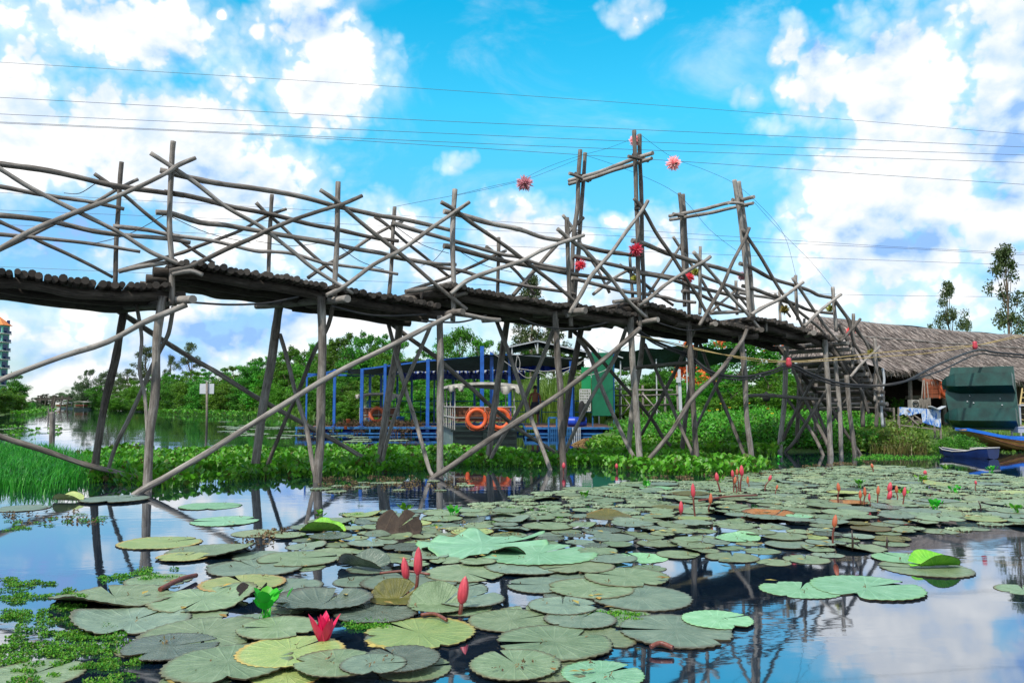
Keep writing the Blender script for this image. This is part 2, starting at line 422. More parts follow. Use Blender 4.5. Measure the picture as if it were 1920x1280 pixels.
# --- upright rail posts
for px, c, r in [
    ([(325,265),(322,310),(318,420),(322,500),(322,572)],0,5.4), ([(634,341),(632,440),(629,525),(627,570)],0,5.2),
    ([(853,355),(849,440),(850,540),(849,602)],0,5), ([(1063,408),(1063,450),(1065,500),(1068,575),(1071,612)],0,4.6),
    ([(1189,245),(1193,350),(1196,470),(1199,555),(1200,614)],0,4.6), ([(1199,252),(1201,330),(1204,470),(1208,560),(1212,600)],.12,4.4),
    ([(1313,462),(1313,540),(1312,590)],0,3.4), ([(1377,337),(1385,390),(1395,470),(1407,606)],0,4.4), ([(1385,340),(1393,400),(1403,480),(1413,600)],.12,4.2),
    ([(1492,516),(1492,560),(1496,600)],0,3.2), ([(1561,538),(1563,570),(1568,622)],0,3.4), ([(1600,588),(1600,640),(1598,690)],0,3.2), ([(1640,634),(1642,690),(1640,752)],0,3.2), ([(1436,596),(1437,622)],0,2.6),
    ([(228,304),(225,345),(219,440),(216,535)],B_,4.6), ([(510,365),(507,410),(505,470),(503,525)],B_,4), ([(740,388),(737,440),(733,500),(729,560)],B_,4),
    ([(935,445),(934,490),(933,560)],B_,3.6), ([(1088,281),(1083,370),(1077,440),(1071,540),(1069,634)],B_,4.4), ([(1097,287),(1093,340),(1087,440),(1080,545),(1078,620)],B_+.12,4),
    ([(1181,482),(1187,565)],B_,3.2), ([(1274,362),(1279,440),(1284,575)],B_,3.8), ([(1281,364),(1286,450),(1292,590)],B_+.12,3.6), ([(1380,526),(1382,590)],B_,3),
    ([(1461,545),(1463,605)],B_,2.8), ([(1508,597),(1508,635)],B_,2.6), ([(1577,610),(1580,680)],B_,2.6)]:
    pole('post', px, c, r=r, taper=1.0)
# --- long rails
F_, K_ = .07, -.085
for px, c, r in [
    ([(-70,296),(0,307),(75,318),(150,333),(225,350),(312,362),(345,367)],F_,6.2), ([(308,360),(345,366),(405,380),(450,390),(520,405),(590,422),(632,430),(697,445),(747,452)],B_-.08,5),
    ([(300,319),(345,330),(380,338),(420,345),(462,351),(520,361),(575,372),(625,384),(662,392),(712,404),(750,410),(800,421),(846,432)],F_,5.6),
    ([(832,396),(870,405),(925,420),(975,430),(1020,445),(1066,453)],F_,5.2), ([(1080,458),(1132,470),(1175,476),(1194,479)],F_,4.6),
    ([(1185,451),(1205,457),(1250,474),(1300,490),(1340,500),(1390,515),(1402,518)],F_,4.8), ([(1387,494),(1410,502),(1450,524),(1490,536),(1520,545),(1537,554),(1560,558)],F_,4),
    ([(292,398),(325,402),(375,417),(425,421),(480,432),(525,441),(612,454),(662,466),(712,475),(762,486),(812,494),(855,496)],F_,5.2),
    ([(-60,401),(0,405),(87,414),(120,420),(175,434),(225,440),(312,447),(357,455)],F_,5.6), ([(-60,343),(0,350),(62,362),(125,372),(175,380),(233,392)],B_-.08,4.8),
    ([(-60,433),(0,440),(87,447),(175,457),(263,472)],B_-.08,4.4), ([(212,424),(275,431),(325,442),(400,453),(475,470),(507,472),(550,476),(600,491),(625,495),(700,505),(746,514)],B_-.08,4.2),
    ([(736,418),(775,430),(842,449),(880,460),(940,477),(970,482),(1012,495),(1074,506)],B_-.08,4.2), ([(832,461),(855,466),(900,479),(950,490),(1012,502),(1062,511),(1125,520),(1192,530)],F_,5),
    ([(728,480),(800,494),(825,501),(875,510),(912,522),(975,534),(1050,546),(1080,552)],B_-.08,4), ([(1074,480),(1125,491),(1187,506),(1237,515),(1284,523)],B_-.08,4),
    ([(1190,509),(1205,512),(1250,522),(1300,536),(1340,546),(1402,561)],F_,4.4), ([(1072,521),(1150,542),(1200,550),(1245,557),(1270,564),(1304,567)],B_-.08,4),
    ([(1279,546),(1305,550),(1340,565),(1388,583)],B_-.08,3.8), ([(1280,507),(1310,515),(1350,530),(1402,548)],B_-.08,3.8), ([(1392,536),(1415,542),(1450,556),(1495,572),(1520,582),(1562,588)],F_,3.8),
    ([(1384,548),(1412,554),(1450,559),(1487,571)],B_-.08,3.4), ([(1566,564),(1589,596),(1617,633),(1639,658),(1650,676)],F_,3.6), ([(1572,608),(1600,658),(1622,700),(1640,735)],F_,3.2), ([(1487,575),(1530,610),(1566,650),(1600,700)],B_-.08,3)]:
    pole('handrail', px, c, r=r, taper=.8)
# --- crossed braces of the railing, front then back
for px, c, r in [
    ([(-60,282),(0,317),(62,355),(150,400),(225,437),(282,472),(325,490),(380,515)],K_,5.2), ([(-70,497),(0,467),(55,435),(125,405),(200,377),(262,350),(312,325),(335,310),(367,296)],K_-.07,5.4),
    ([(282,287),(325,315),(372,347),(425,390),(480,420),(500,432),(550,472),(590,505),(662,550)],K_,5), ([(318,508),(362,497),(425,467),(480,445),(500,434),(550,412),(600,396),(640,384),(679,367)],K_-.07,5),
    ([(600,356),(635,380),(655,397),(700,435),(745,472),(775,497),(815,532),(875,580)],K_,4.8), ([(612,554),(650,535),(700,497),(750,470),(810,427),(850,400),(880,379)],K_-.07,4.8),
    ([(827,379),(855,395),(887,420),(937,455),(982,487),(1025,520),(1057,547),(1092,578)],K_,4.6), ([(845,551),(875,527),(925,507),(975,490),(1012,470),(1062,452),(1095,441)],K_-.07,4.6),
    ([(1045,429),(1067,447),(1095,467),(1125,500),(1150,526),(1180,565),(1213,596)],K_,4.4), ([(1068,588),(1090,550),(1107,520),(1145,475),(1175,430),(1205,392),(1215,376)],K_-.07,4.6),
    ([(1189,372),(1207,395),(1230,435),(1257,475),(1280,512),(1305,550),(1322,582),(1339,609)],K_,4), ([(1197,572),(1220,557),(1250,532),(1290,507),(1320,490),(1332,481)],K_-.07,4.2),
    ([(1300,472),(1320,495),(1350,530),(1375,560),(1400,587),(1426,618)],K_,4), ([(1311,611),(1330,577),(1357,532),(1375,490),(1397,447),(1405,427)],K_-.07,4),
    ([(1392,430),(1412,460),(1437,500),(1462,542),(1482,572),(1500,602),(1508,620)],K_,3.8), ([(1409,590),(1430,575),(1462,560),(1492,540),(1506,529)],K_-.07,3.8),
    ([(1486,521),(1505,550),(1525,580),(1540,600),(1555,620),(1575,642)],K_,3.4), ([(1508,612),(1535,585),(1560,565),(1577,552)],K_-.07,3.4),
    ([(1565,565),(1590,600),(1600,640),(1618,672),(1635,712)],K_,3.2), ([(1575,640),(1597,617),(1613,598)],K_-.07,3.4), ([(1594,707),(1612,686),(1650,649)],K_-.07,3.2), ([(1603,612),(1628,650),(1648,706),(1656,738)],K_,3)]:
    pole('cross_brace', px, c, r=r, taper=.9)
for px, r in [
    ([(-50,392),(0,415),(45,435),(75,452),(125,475),(175,500),(212,520)],4.2), ([(-30,482),(60,440),(160,390),(215,358),(259,336)],4.2),
    ([(177,326),(207,347),(235,367),(270,397),(312,430),(357,465),(402,494)],4.2), ([(222,508),(330,477),(375,460),(450,433),(495,407),(537,392)],4),
    ([(480,380),(497,397),(525,422),(560,455),(600,490),(652,529)],4), ([(577,521),(615,495),(650,475),(700,442),(732,425),(755,415)],4),
    ([(702,406),(725,422),(762,455),(800,485),(842,519)],3.8), ([(762,546),(825,525),(850,515),(887,500),(925,480),(949,470)],3.8),
    ([(911,462),(940,485),(970,512),(1002,552)],3.6), ([(962,554),(1000,510),(1037,467),(1070,430),(1094,408)],4.4),
    ([(1055,403),(1075,430),(1095,467),(1120,505),(1143,549)],3.6), ([(1112,552),(1137,532),(1162,515),(1190,501)],3.4),
    ([(1162,496),(1212,535),(1237,555),(1262,572)],3.4), ([(1216,552),(1237,520),(1257,490),(1278,458)],3.4),
    ([(1262,444),(1280,470),(1312,520),(1330,550),(1351,584)],3.4), ([(1331,586),(1355,565),(1379,544)],3),
    ([(1367,535),(1387,557),(1406,581)],3), ([(1453,550),(1465,570),(1482,594)],2.8), ([(1530,640),(1560,670),(1590,722)],2.8)]:
    pole('cross_brace', px, B_ + .08, r=r, taper=.9)
# --- gate cross beams (front to back) and their short ties
for a, b, r in [((1067,339),(1224,287),4.2), ((1067,345),(1222,297),4.0), ((1255,405),(1414,369),3.7), ((1256,412),(1412,381),3.6)]:
    pole('gate_beam', [a, (a[0]+(b[0]-a[0])*.35, a[1]+(b[1]-a[1])*.35+2), (a[0]+(b[0]-a[0])*.7, a[1]+(b[1]-a[1])*.7+1), b], B_+.35, -.38, r)
for px, c in [([(1067,325),(1085,332),(1104,340)],B_-.09), ([(1078,325),(1094,333),(1108,338)],B_+.22), ([(1178,293),(1196,298),(1212,302)],-.1), ([(1190,291),(1206,297),(1216,303)],.22),
              ([(1262,401),(1278,404),(1290,406)],B_-.09), ([(1366,380),(1384,382),(1398,386)],-.1), ([(1373,374),(1390,380),(1402,386)],.22)]:
    pole('tie', px, c, r=3.4)
# --- legs
for px, c0, c1, r in [
    ([(305,556),(294,634),(289,743),(281,821),(277,918)],.1,0,8.4), ([(602,556),(603,696),(600,821),(597,910)],.1,0,8.2), ([(824,592),(826,727),(824,896)],.1,0,6.6),
    ([(1040,584),(1047,696),(1051,759),(1056,887)],.1,0,6.4), ([(1182,590),(1187,696),(1192,759),(1201,884)],.1,0,6.2), ([(1291,602),(1296,709),(1302,793),(1306,866)],.1,0,5.4),
    ([(1389,628),(1395,697),(1400,782),(1408,863)],.1,0,5.2), ([(1546,630),(1552,709),(1555,793),(1558,852)],0,0,4.8), ([(1566,670),(1572,737),(1577,849)],.2,.2,4.2), ([(1587,703),(1594,779),(1603,849)],0,0,4.4), ([(1613,700),(1616,745),(1618,800)],.2,.2,4),
    ([(237,563),(219,649),(200,743),(181,852),(173,892)],B_-.1,B_+.1,7.6), ([(525,563),(509,665),(491,774),(475,893)],B_-.1,B_,8.4), ([(751,590),(741,681),(725,774),(712,877)],B_-.1,B_,7),
    ([(953,588),(937,696),(925,774),(914,877)],B_-.1,B_,6.2), ([(1091,610),(1075,690),(1064,759),(1050,856)],B_-.1,B_+.2,6), ([(1208,600),(1200,681),(1187,759),(1177,854)],B_-.1,B_+.1,5.4),
    ([(1307,618),(1301,690),(1288,765),(1278,851)],B_-.1,B_,4.6), ([(1475,636),(1472,709),(1466,793),(1461,849)],B_-.4,B_-.4,5), ([(1499,670),(1497,793),(1496,846)],B_-.2,B_-.2,4.2), ([(1530,700),(1530,780),(1526,842)],B_-.2,B_-.2,3.8),
    ([(1512,660),(1511,730)],B_,B_,3.6), ([(1640,700),(1643,760),(1643,800)],0,0,3.4), ([(1655,735),(1657,800)],.4,.4,3.4)]:
    pole('leg', px, c0, c1, r, 'leg', 1.02)
# --- bracing between the legs
for px, c0, c1, r in [
    ([(350,571),(312,587),(266,607),(203,641),(119,668),(31,701),(0,713),(-60,738)],-.2,-.2,6.4), ([(252,928),(312,893),(391,848),(480,790),(556,743),(650,690),(728,651),(791,618),(846,591)],-.22,-.2,6.6),
    ([(806,900),(862,862),(956,799),(1050,737),(1112,690),(1169,643),(1200,615)],-.2,-.2,5.8), ([(1196,887),(1254,816),(1302,742),(1352,692),(1389,641),(1400,618)],-.18,-.18,4.8),
    ([(219,581),(250,601),(306,637),(359,671),(400,693),(478,743),(572,795),(619,821),(706,874)],B_+.2,B_+.2,5.2), ([(-60,797),(0,817),(78,843),(156,868),(258,897)],B_+.2,B_-.3,6.2),
    ([(723,597),(759,627),(822,674),(880,724),(916,756),(975,806),(1046,853)],B_+.2,B_+.2,4.8), ([(1057,604),(1097,640),(1128,674),(1181,737),(1225,790),(1244,821),(1273,851)],B_+.2,B_+.2,4.2),
    ([(256,572),(266,634),(261,690),(272,743),(276,821),(279,862)],.9,.1,4), ([(325,576),(318,615),(309,640),(281,699),(250,765),(219,831),(201,887)],.3,B_,4.6),
    ([(625,562),(615,609),(587,665),(562,731),(537,784),(503,868),(490,898)],.2,B_,4.4), ([(525,627),(541,681),(559,752),(575,806),(587,868),(592,901)],B_-.1,.1,4.8),
    ([(727,602),(741,656),(759,724),(781,796),(803,874),(812,895)],B_-.1,.1,4.6), ([(809,607),(784,665),(759,724),(731,809),(716,873)],.2,B_,4.2),
    ([(928,593),(947,643),(969,702),(987,759),(1012,827),(1034,885)],B_-.1,.1,4.8), ([(1045,597),(1019,665),(987,737),(956,796),(925,849),(911,878)],.2,B_,4.6),
    ([(1084,634),(1106,665),(1125,718),(1153,784),(1175,831),(1199,878)],B_-.1,.1,4.6), ([(1175,613),(1153,671),(1112,740),(1081,799),(1058,854)],.2,B_,4.2),
    ([(1209,645),(1237,709),(1260,762),(1282,813),(1300,854)],B_-.1,.1,3.8), ([(1302,617),(1271,686),(1243,737),(1220,782),(1202,815)],.2,B_,4),
    ([(1307,630),(1333,700),(1352,748),(1372,796),(1392,844),(1403,865)],B_-.1,.1,3.8), ([(1364,680),(1344,720),(1319,773),(1300,812)],.4,B_,3.6),
    ([(1485,687),(1507,742),(1527,785),(1544,816),(1556,846)],B_-.3,.2,3.8), ([(1471,742),(1496,773),(1521,810),(1542,849)],B_-.3,.3,3.6), ([(1544,679),(1510,737),(1482,793),(1461,846)],.2,B_-.3,3.6),
    ([(1575,676),(1592,706),(1614,731),(1629,775)],.1,.1,3.6), ([(1561,765),(1580,802),(1612,849)],.4,.1,3.4), ([(1553,728),(1520,780),(1490,826),(1471,849)],.1,B_-.4,3.6), ([(1520,742),(1540,790),(1560,850)],B_-.2,.3,3.4), ([(1590,745),(1560,790),(1528,842)],.2,B_-.2,3)]:
    pole('leg_brace', px, c0, c1, r, 'leg', .92)
for px, c0, c1, r in [([(1400,742),(1437,741),(1482,744),(1571,751)],B_-.2,.1,3.6), ([(1170,692),(1220,686),(1277,681),(1309,680)],B_+.1,.1,3.8)]:
    pole('cross_tie', px, c0, c1, r, 'leg')
# --- cap beams across each pair of legs
for a, b in [((362,561),(204,577)), ((652,560),(481,574)), ((868,584),(717,598)), ((1098,582),(905,601)), ((1234,599),(1047,618)), ((1342,607),(1272,621)), ((1428,618),(1360,632)), ((1526,624),(1447,640))]:
    pole('cap_beam', [a, ((a[0]+b[0])/2, (a[1]+b[1])/2+1), b], -.42, B_+.32, 7.2 if a[0] < 700 else (6 if a[0] < 1200 else 4.8), 'leg')
for px, c0, r in [([(222,509),(262,500),(318,491)],-.02,5), ([(380,516),(357,508),(322,514)],-.16,5), ([(760,547),(800,540),(848,530)],-.02,4.6), ([(850,556),(876,549)],-.05,4.6), ([(1150,566),(1197,560)],-.02,4.2), ([(1197,575),(1222,570)],-.05,4.2), ([(1332,587),(1365,585),(1402,583)],-.02,3.8), ([(1062,592),(1096,586)],-.05,4), ([(862,588),(905,597),(938,600)],-.3,5)]:
    pole('curb_log', px, c0, r=r)
# --- deck: round logs laid side by side, each bay a part of its own
def deck_log(mb, p, r):
    a = p - BN * (.13 + rnd.uniform(-.05, .06)); b = p + BN * (BW + .13 + rnd.uniform(-.05, .05))
    a = a + BD * rnd.uniform(-.02, .02) + Vector((0, 0, rnd.uniform(-.02, .016))); b = b + BD * rnd.uniform(-.02, .02)
    mid = (a + b) / 2 + Vector((0, 0, rnd.uniform(-.02, .01)))
    mb.tube([a, a * .7 + mid * .3, mid, b], [r * .96, r, r * rnd.uniform(.92, 1.05), r * .95], 9)
BAYS = [[(-90,490),(0,502),(50,507),(125,518),(187,527),(250,530),(318,528)], [(328,487),(375,489),(425,498),(480,509),(525,514),(615,531),(650,538)], [(640,537),(662,540),(750,555),(825,568)],
        [(828,532),(857,530),(900,542),(972,554),(1065,568)], [(1060,565),(1097,571),(1140,577),(1190,584)], [(1192,562),(1217,564),(1262,576),(1300,589),(1335,598)], [(1300,588),(1340,597),(1375,604),(1420,612)],
        [(1405,592),(1420,592),(1462,599),(1500,611),(1520,617)], [(1500,612),(1515,615),(1540,622),(1562,630)]]
for bay in BAYS:
    pts = spl([onp(x, y + 5, -.1) + BN * .1 for x, y in bay], 6)
    mb = MB(); acc = 0.0; nxt = .0
    for a, b in zip(pts, pts[1:]):
        L = (b - a).length
        while nxt <= acc + L:
            r = rnd.uniform(.036, .056); deck_log(mb, a.lerp(b, (nxt - acc) / L), r); nxt += r * 1.78
        acc += L
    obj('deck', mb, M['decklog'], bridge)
    for c, dz, r in ((.16, -.12, .075), (BW * .5, -.12, .07), (BW - .16, -.12, .075)):
        mb = MB(); q = [p + BN * c + Vector((0, 0, dz + rnd.uniform(-.015, .015))) for p in pts[::3] + [pts[-1]]]
        q[0] = q[0] - BD * .25; q[-1] = q[-1] + BD * .25
        mb.tube(spl(q, 3), r, 9)
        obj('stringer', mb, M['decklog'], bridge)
# --- stairs down to the bank
T0, T1 = onp(1571, 632), onp(1664, 768)
for i in range(13):
    t = i / 12; p = T0.lerp(T1, t) - BN * (.14 + rnd.uniform(-.05, .05)); q = T0.lerp(T1, t) + BN * (BW + .12) + Vector((0, 0, rnd.uniform(-.03, .03)))
    mb = MB()
    mb.tube([p, (p + q) / 2 + Vector((0, 0, rnd.uniform(-.02, .02))), q], [.05, .052, .048], 9)
    p2 = p + BD * .10 + Vector((0, 0, rnd.uniform(-.02, .02))); q2 = q + BD * .10
    mb2 = MB(); mb2.tube([p2, (p2 + q2) / 2, q2], [.046, .05, .05], 9)
    obj('stair_tread', mb, M['leg'], bridge)
    if i % 4 == 1: obj('stair_tread', mb2, M['decklog'], bridge)
for c in (.2, BW - .2):
    mb = MB(); mb.tube([T0 + BN * c - Vector((0, 0, .1)) - BD * .2, T0.lerp(T1, .5) + BN * c - Vector((0, 0, .12)), T1 + BN * c - Vector((0, 0, .15)) + BD * .2], .06, 9)
    obj('stair_stringer', mb, M['decklog'], bridge)

# --- wire lashings where poles are tied to the front posts
for px, py, c_, w_ in [(323,316,-.02,6.5), (321,362,.03,6), (633,384,-.02,6), (630,431,.02,5.6), (851,398,-.02,6), (850,466,.02,5.4), (1065,450,-.02,5.4), (1196,392,-.02,6.5), (1200,478,.02,6.5), (1313,492,-.02,4.2), (1397,440,-.02,6), (1404,517,.02,6), (1492,537,-.02,4), (1563,560,-.02,4), (226,350,B_,5.4), (508,402,B_,4.8), (738,420,B_,4.8), (935,476,B_,4.4), (1083,434,B_,6), (1283,470,B_,5), (1193,290,.04,8), (1088,330,B_,8), (1388,376,.04,7), (1278,404,B_,7), (1201,574,-.05,6), (1070,578,-.05,5.5), (629,540,-.05,6), (322,502,-.05,6.5), (850,548,-.05,6)]:
    p = onp(px, py, c_); q = onp(px, py + 8, c_); r_ = w_ * mpp(p.y); mb = MB(); z = (p - q).normalized(); x = z.orthogonal().normalized(); y = z.cross(x)
    for k in range(4):
        o_ = z * (k - 1.5) * .013; tl = rnd.uniform(-.3, .3)
        mb.tube([p + o_ + (x * math.cos(a) + y * math.sin(a)) * r_ + z * (tl * r_ * math.cos(a)) for a in [2 * PI * i / 14 for i in range(14)]], .0065, 5, closed=True)
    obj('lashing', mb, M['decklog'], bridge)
# ---------------------------------------------------------------- ground sheet and water
RB = [(250,765.2),(330,769),(430,775),(560,783),(680,788),(900,792),(1020,800),(1090,815),(1120,832),(1240,842),(1460,849),(1640,848),(1745,853),(1785,848),(1830,844),(1920,842),(2100,840)]
LBK = [(-500,800),(-60,786),(20,777),(60,771),(105,766.5),(118,764.2)]
rbank = [gnd(*p).xy for p in RB]; rbank = rbank + [Vector((90, 12)), Vector((420, 12)), Vector((420, 700)), Vector((rbank[0].x, 700))]
lbank = [gnd(*p).xy for p in LBK]; lbank = lbank + [Vector((lbank[-1].x, 700)), Vector((-500, 700)), Vector((-500, lbank[0].y))]
farb = [Vector((-500, 262)), Vector((500, 262)), Vector((500, 900)), Vector((-500, 900))]
def sdist(p, poly):                     # signed distance, positive inside
    ins = False; best = 1e9; n = len(poly)
    for i in range(n):
        a = poly[i]; b = poly[(i + 1) % n]
        if (a.y > p.y) != (b.y > p.y) and p.x < (b.x - a.x) * (p.y - a.y) / (b.y - a.y) + a.x: ins = not ins
        ab_ = b - a; t = max(0, min(1, (p - a).dot(ab_) / max(1e-9, ab_.length_squared)))
        best = min(best, (p - a - ab_ * t).length)
    return best if ins else -best
def height(x, y):
    p = Vector((x, y)); d = max(sdist(p, rbank), sdist(p, lbank), sdist(p, farb))
    h = -.75 if d < -2.5 else (-.08 + d * .27 if d < 0 else -.08 + .62 * (1 - math.exp(-d * .42)))
    if d > -1: h += noise.noise(Vector((x * .35, y * .35, 0))) * .07 + noise.noise(Vector((x * 1.3, y * 1.3, 4))) * .025
    return h
mb = MB()
xs = []; x = -420.0
while x <= 420: xs.append(x); ax = abs(x - 2); x += .55 if ax < 16 else (1.4 if ax < 45 else (6 if ax < 130 else 30))
ys = []; y = -40.0
while y <= 900: ys.append(y); y += 8 if y < 8 else (.55 if y < 30 else (1.3 if y < 70 else (4 if y < 290 else 60)))
for yy in ys:
    for xx in xs: mb.v.append(Vector((xx, yy, height(xx, yy))))
nx = len(xs)
for j in range(len(ys) - 1):
    for i in range(nx - 1):
        a = j * nx + i; mb.face((a, a + 1, a + nx + 1, a + nx), None, 0, True)
n0 = len(mb.v)
for q in ((-3000, -3000), (3000, -3000), (3000, 4000), (-3000, 4000)): mb.v.append(Vector((q[0], q[1], -.9)))
mb.face((n0, n0 + 1, n0 + 2, n0 + 3))
m, nt, bs = mat('bank earth and turf')
oc = N(nt, 'ShaderNodeTexCoord').outputs['Object']
n1 = noise_tex(nt, oc, .5, 5, .6); n2 = noise_tex(nt, oc, 7, 6, .7)
grs = ramp(nt, [(.3, (.035, .085, .012)), (.5, (.06, .14, .02)), (.7, (.11, .13, .035))], n2.outputs[0])
soil = ramp(nt, [(.3, (.045, .035, .024)), (.7, (.12, .10, .07))], n2.outputs[0])
k = N(nt, 'ShaderNodeMapRange'); k.inputs[1].default_value = .56; k.inputs[2].default_value = .68; nt.links.new(n1.outputs[0], k.inputs[0])
nt.links.new(mixc(nt, k.outputs[0], grs.outputs[0], soil.outputs[0]), bs.inputs['Base Color'])
bs.inputs['Roughness'].default_value = .95; bump(nt, n2.outputs[0], .8, .08, bs)
M['turf'] = m
obj('ground', mb, M['turf'], kind='structure', recentre=False)

m, nt, bs = mat('pond water')
gp = N(nt, 'ShaderNodeNewGeometry').outputs['Position']
bs.inputs['Base Color'].default_value = (.004, .012, .026, 1)
bs.inputs['Specular Tint'].default_value = (.88, .93, 1.0, 1)
bs.inputs['Roughness'].default_value = .03
bs.inputs['IOR'].default_value = 1.9
bs.inputs['Specular IOR Level'].default_value = .7
r1 = noise_tex(nt, mapping(nt, gp, (1.2, 2.6, 1)), 2.6, 3, .5, .3)
r2 = noise_tex(nt, mapping(nt, gp, (.5, 1.2, 1)), .55, 2, .5)
calm = N(nt, 'ShaderNodeMapRange'); calm.inputs[1].default_value = .46; calm.inputs[2].default_value = .72; calm.inputs[3].default_value = .06; calm.inputs[4].default_value = 1.0
nt.links.new(r2.outputs[0], calm.inputs[0])
h = mth(nt, 'MULTIPLY', r1.outputs[0], calm.outputs[0])
bump(nt, h, .075, .03, bs)
gl = N(nt, 'ShaderNodeBsdfGlossy'); gl.inputs['Roughness'].default_value = .03; gl.inputs['Color'].default_value = (.86, .92, 1.0, 1)
nt.links.new(bs.inputs['Normal'].links[0].from_socket, gl.inputs['Normal'])
mx = N(nt, 'ShaderNodeMixShader'); mx.inputs[0].default_value = .33
nt.links.new(bs.outputs[0], mx.inputs[1]); nt.links.new(gl.outputs[0], mx.inputs[2]); nt.links.new(mx.outputs[0], nt.nodes['Material Output'].inputs['Surface'])
M['water'] = m
mb = MB(); mb.quad((-1500, -200, 0), (1500, -200, 0), (1500, 1500, 0), (-1500, 1500, 0))
obj('water', mb, m, kind='structure', recentre=False)
# ---------------------------------------------------------------- trees and plants
M['leaf_dark'] = leafmat('dense tree leaves', [(.025, .09, .008), (.05, .18, .012), (.085, .26, .018), (.13, .34, .03)])
M['leaf_bright'] = leafmat('bright leaves', [(.035, .13, .008), (.065, .23, .012), (.105, .31, .018), (.16, .40, .03)])
M['leaf_airy'] = leafmat('airy tree leaves', [(.035, .07, .018), (.06, .11, .03), (.10, .15, .05), (.15, .19, .08)], .3)
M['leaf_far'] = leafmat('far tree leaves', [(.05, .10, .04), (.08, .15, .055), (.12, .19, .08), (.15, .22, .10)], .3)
M['bark'] = plain('tree bark', (.13, .10, .075), .9, .4, 6, bumps=.5)
M['hyacinth'] = leafmat('water hyacinth leaves', [(.03, .18, .008), (.04, .25, .010), (.05, .30, .012), (.065, .36, .015), (.08, .40, .018), (.11, .44, .025), (.06, .34, .015), (.14, .36, .03), (.045, .28, .01), (.12, .10, .03)], .3, .4, .3)
M['grass'] = leafmat('pond grass blades', [(.012, .10, .006), (.025, .19, .010), (.04, .28, .016), (.09, .36, .03)], .35, .4)
M['reed'] = leafmat('reed blades', [(.05, .16, .012), (.09, .24, .02), (.14, .32, .035), (.22, .36, .07)], .35)
M['drygrass'] = leafmat('dry bank grass', [(.08, .12, .02), (.14, .15, .035), (.22, .18, .06), (.12, .19, .03)], .3)
M['orange_petal'] = leafmat('orange blossoms', [(.62, .10, .03), (.75, .18, .05), (.8, .28, .06)], .3)
M['yellow_petal'] = leafmat('yellow blossoms', [(.75, .45, .03), (.8, .55, .06)], .3)

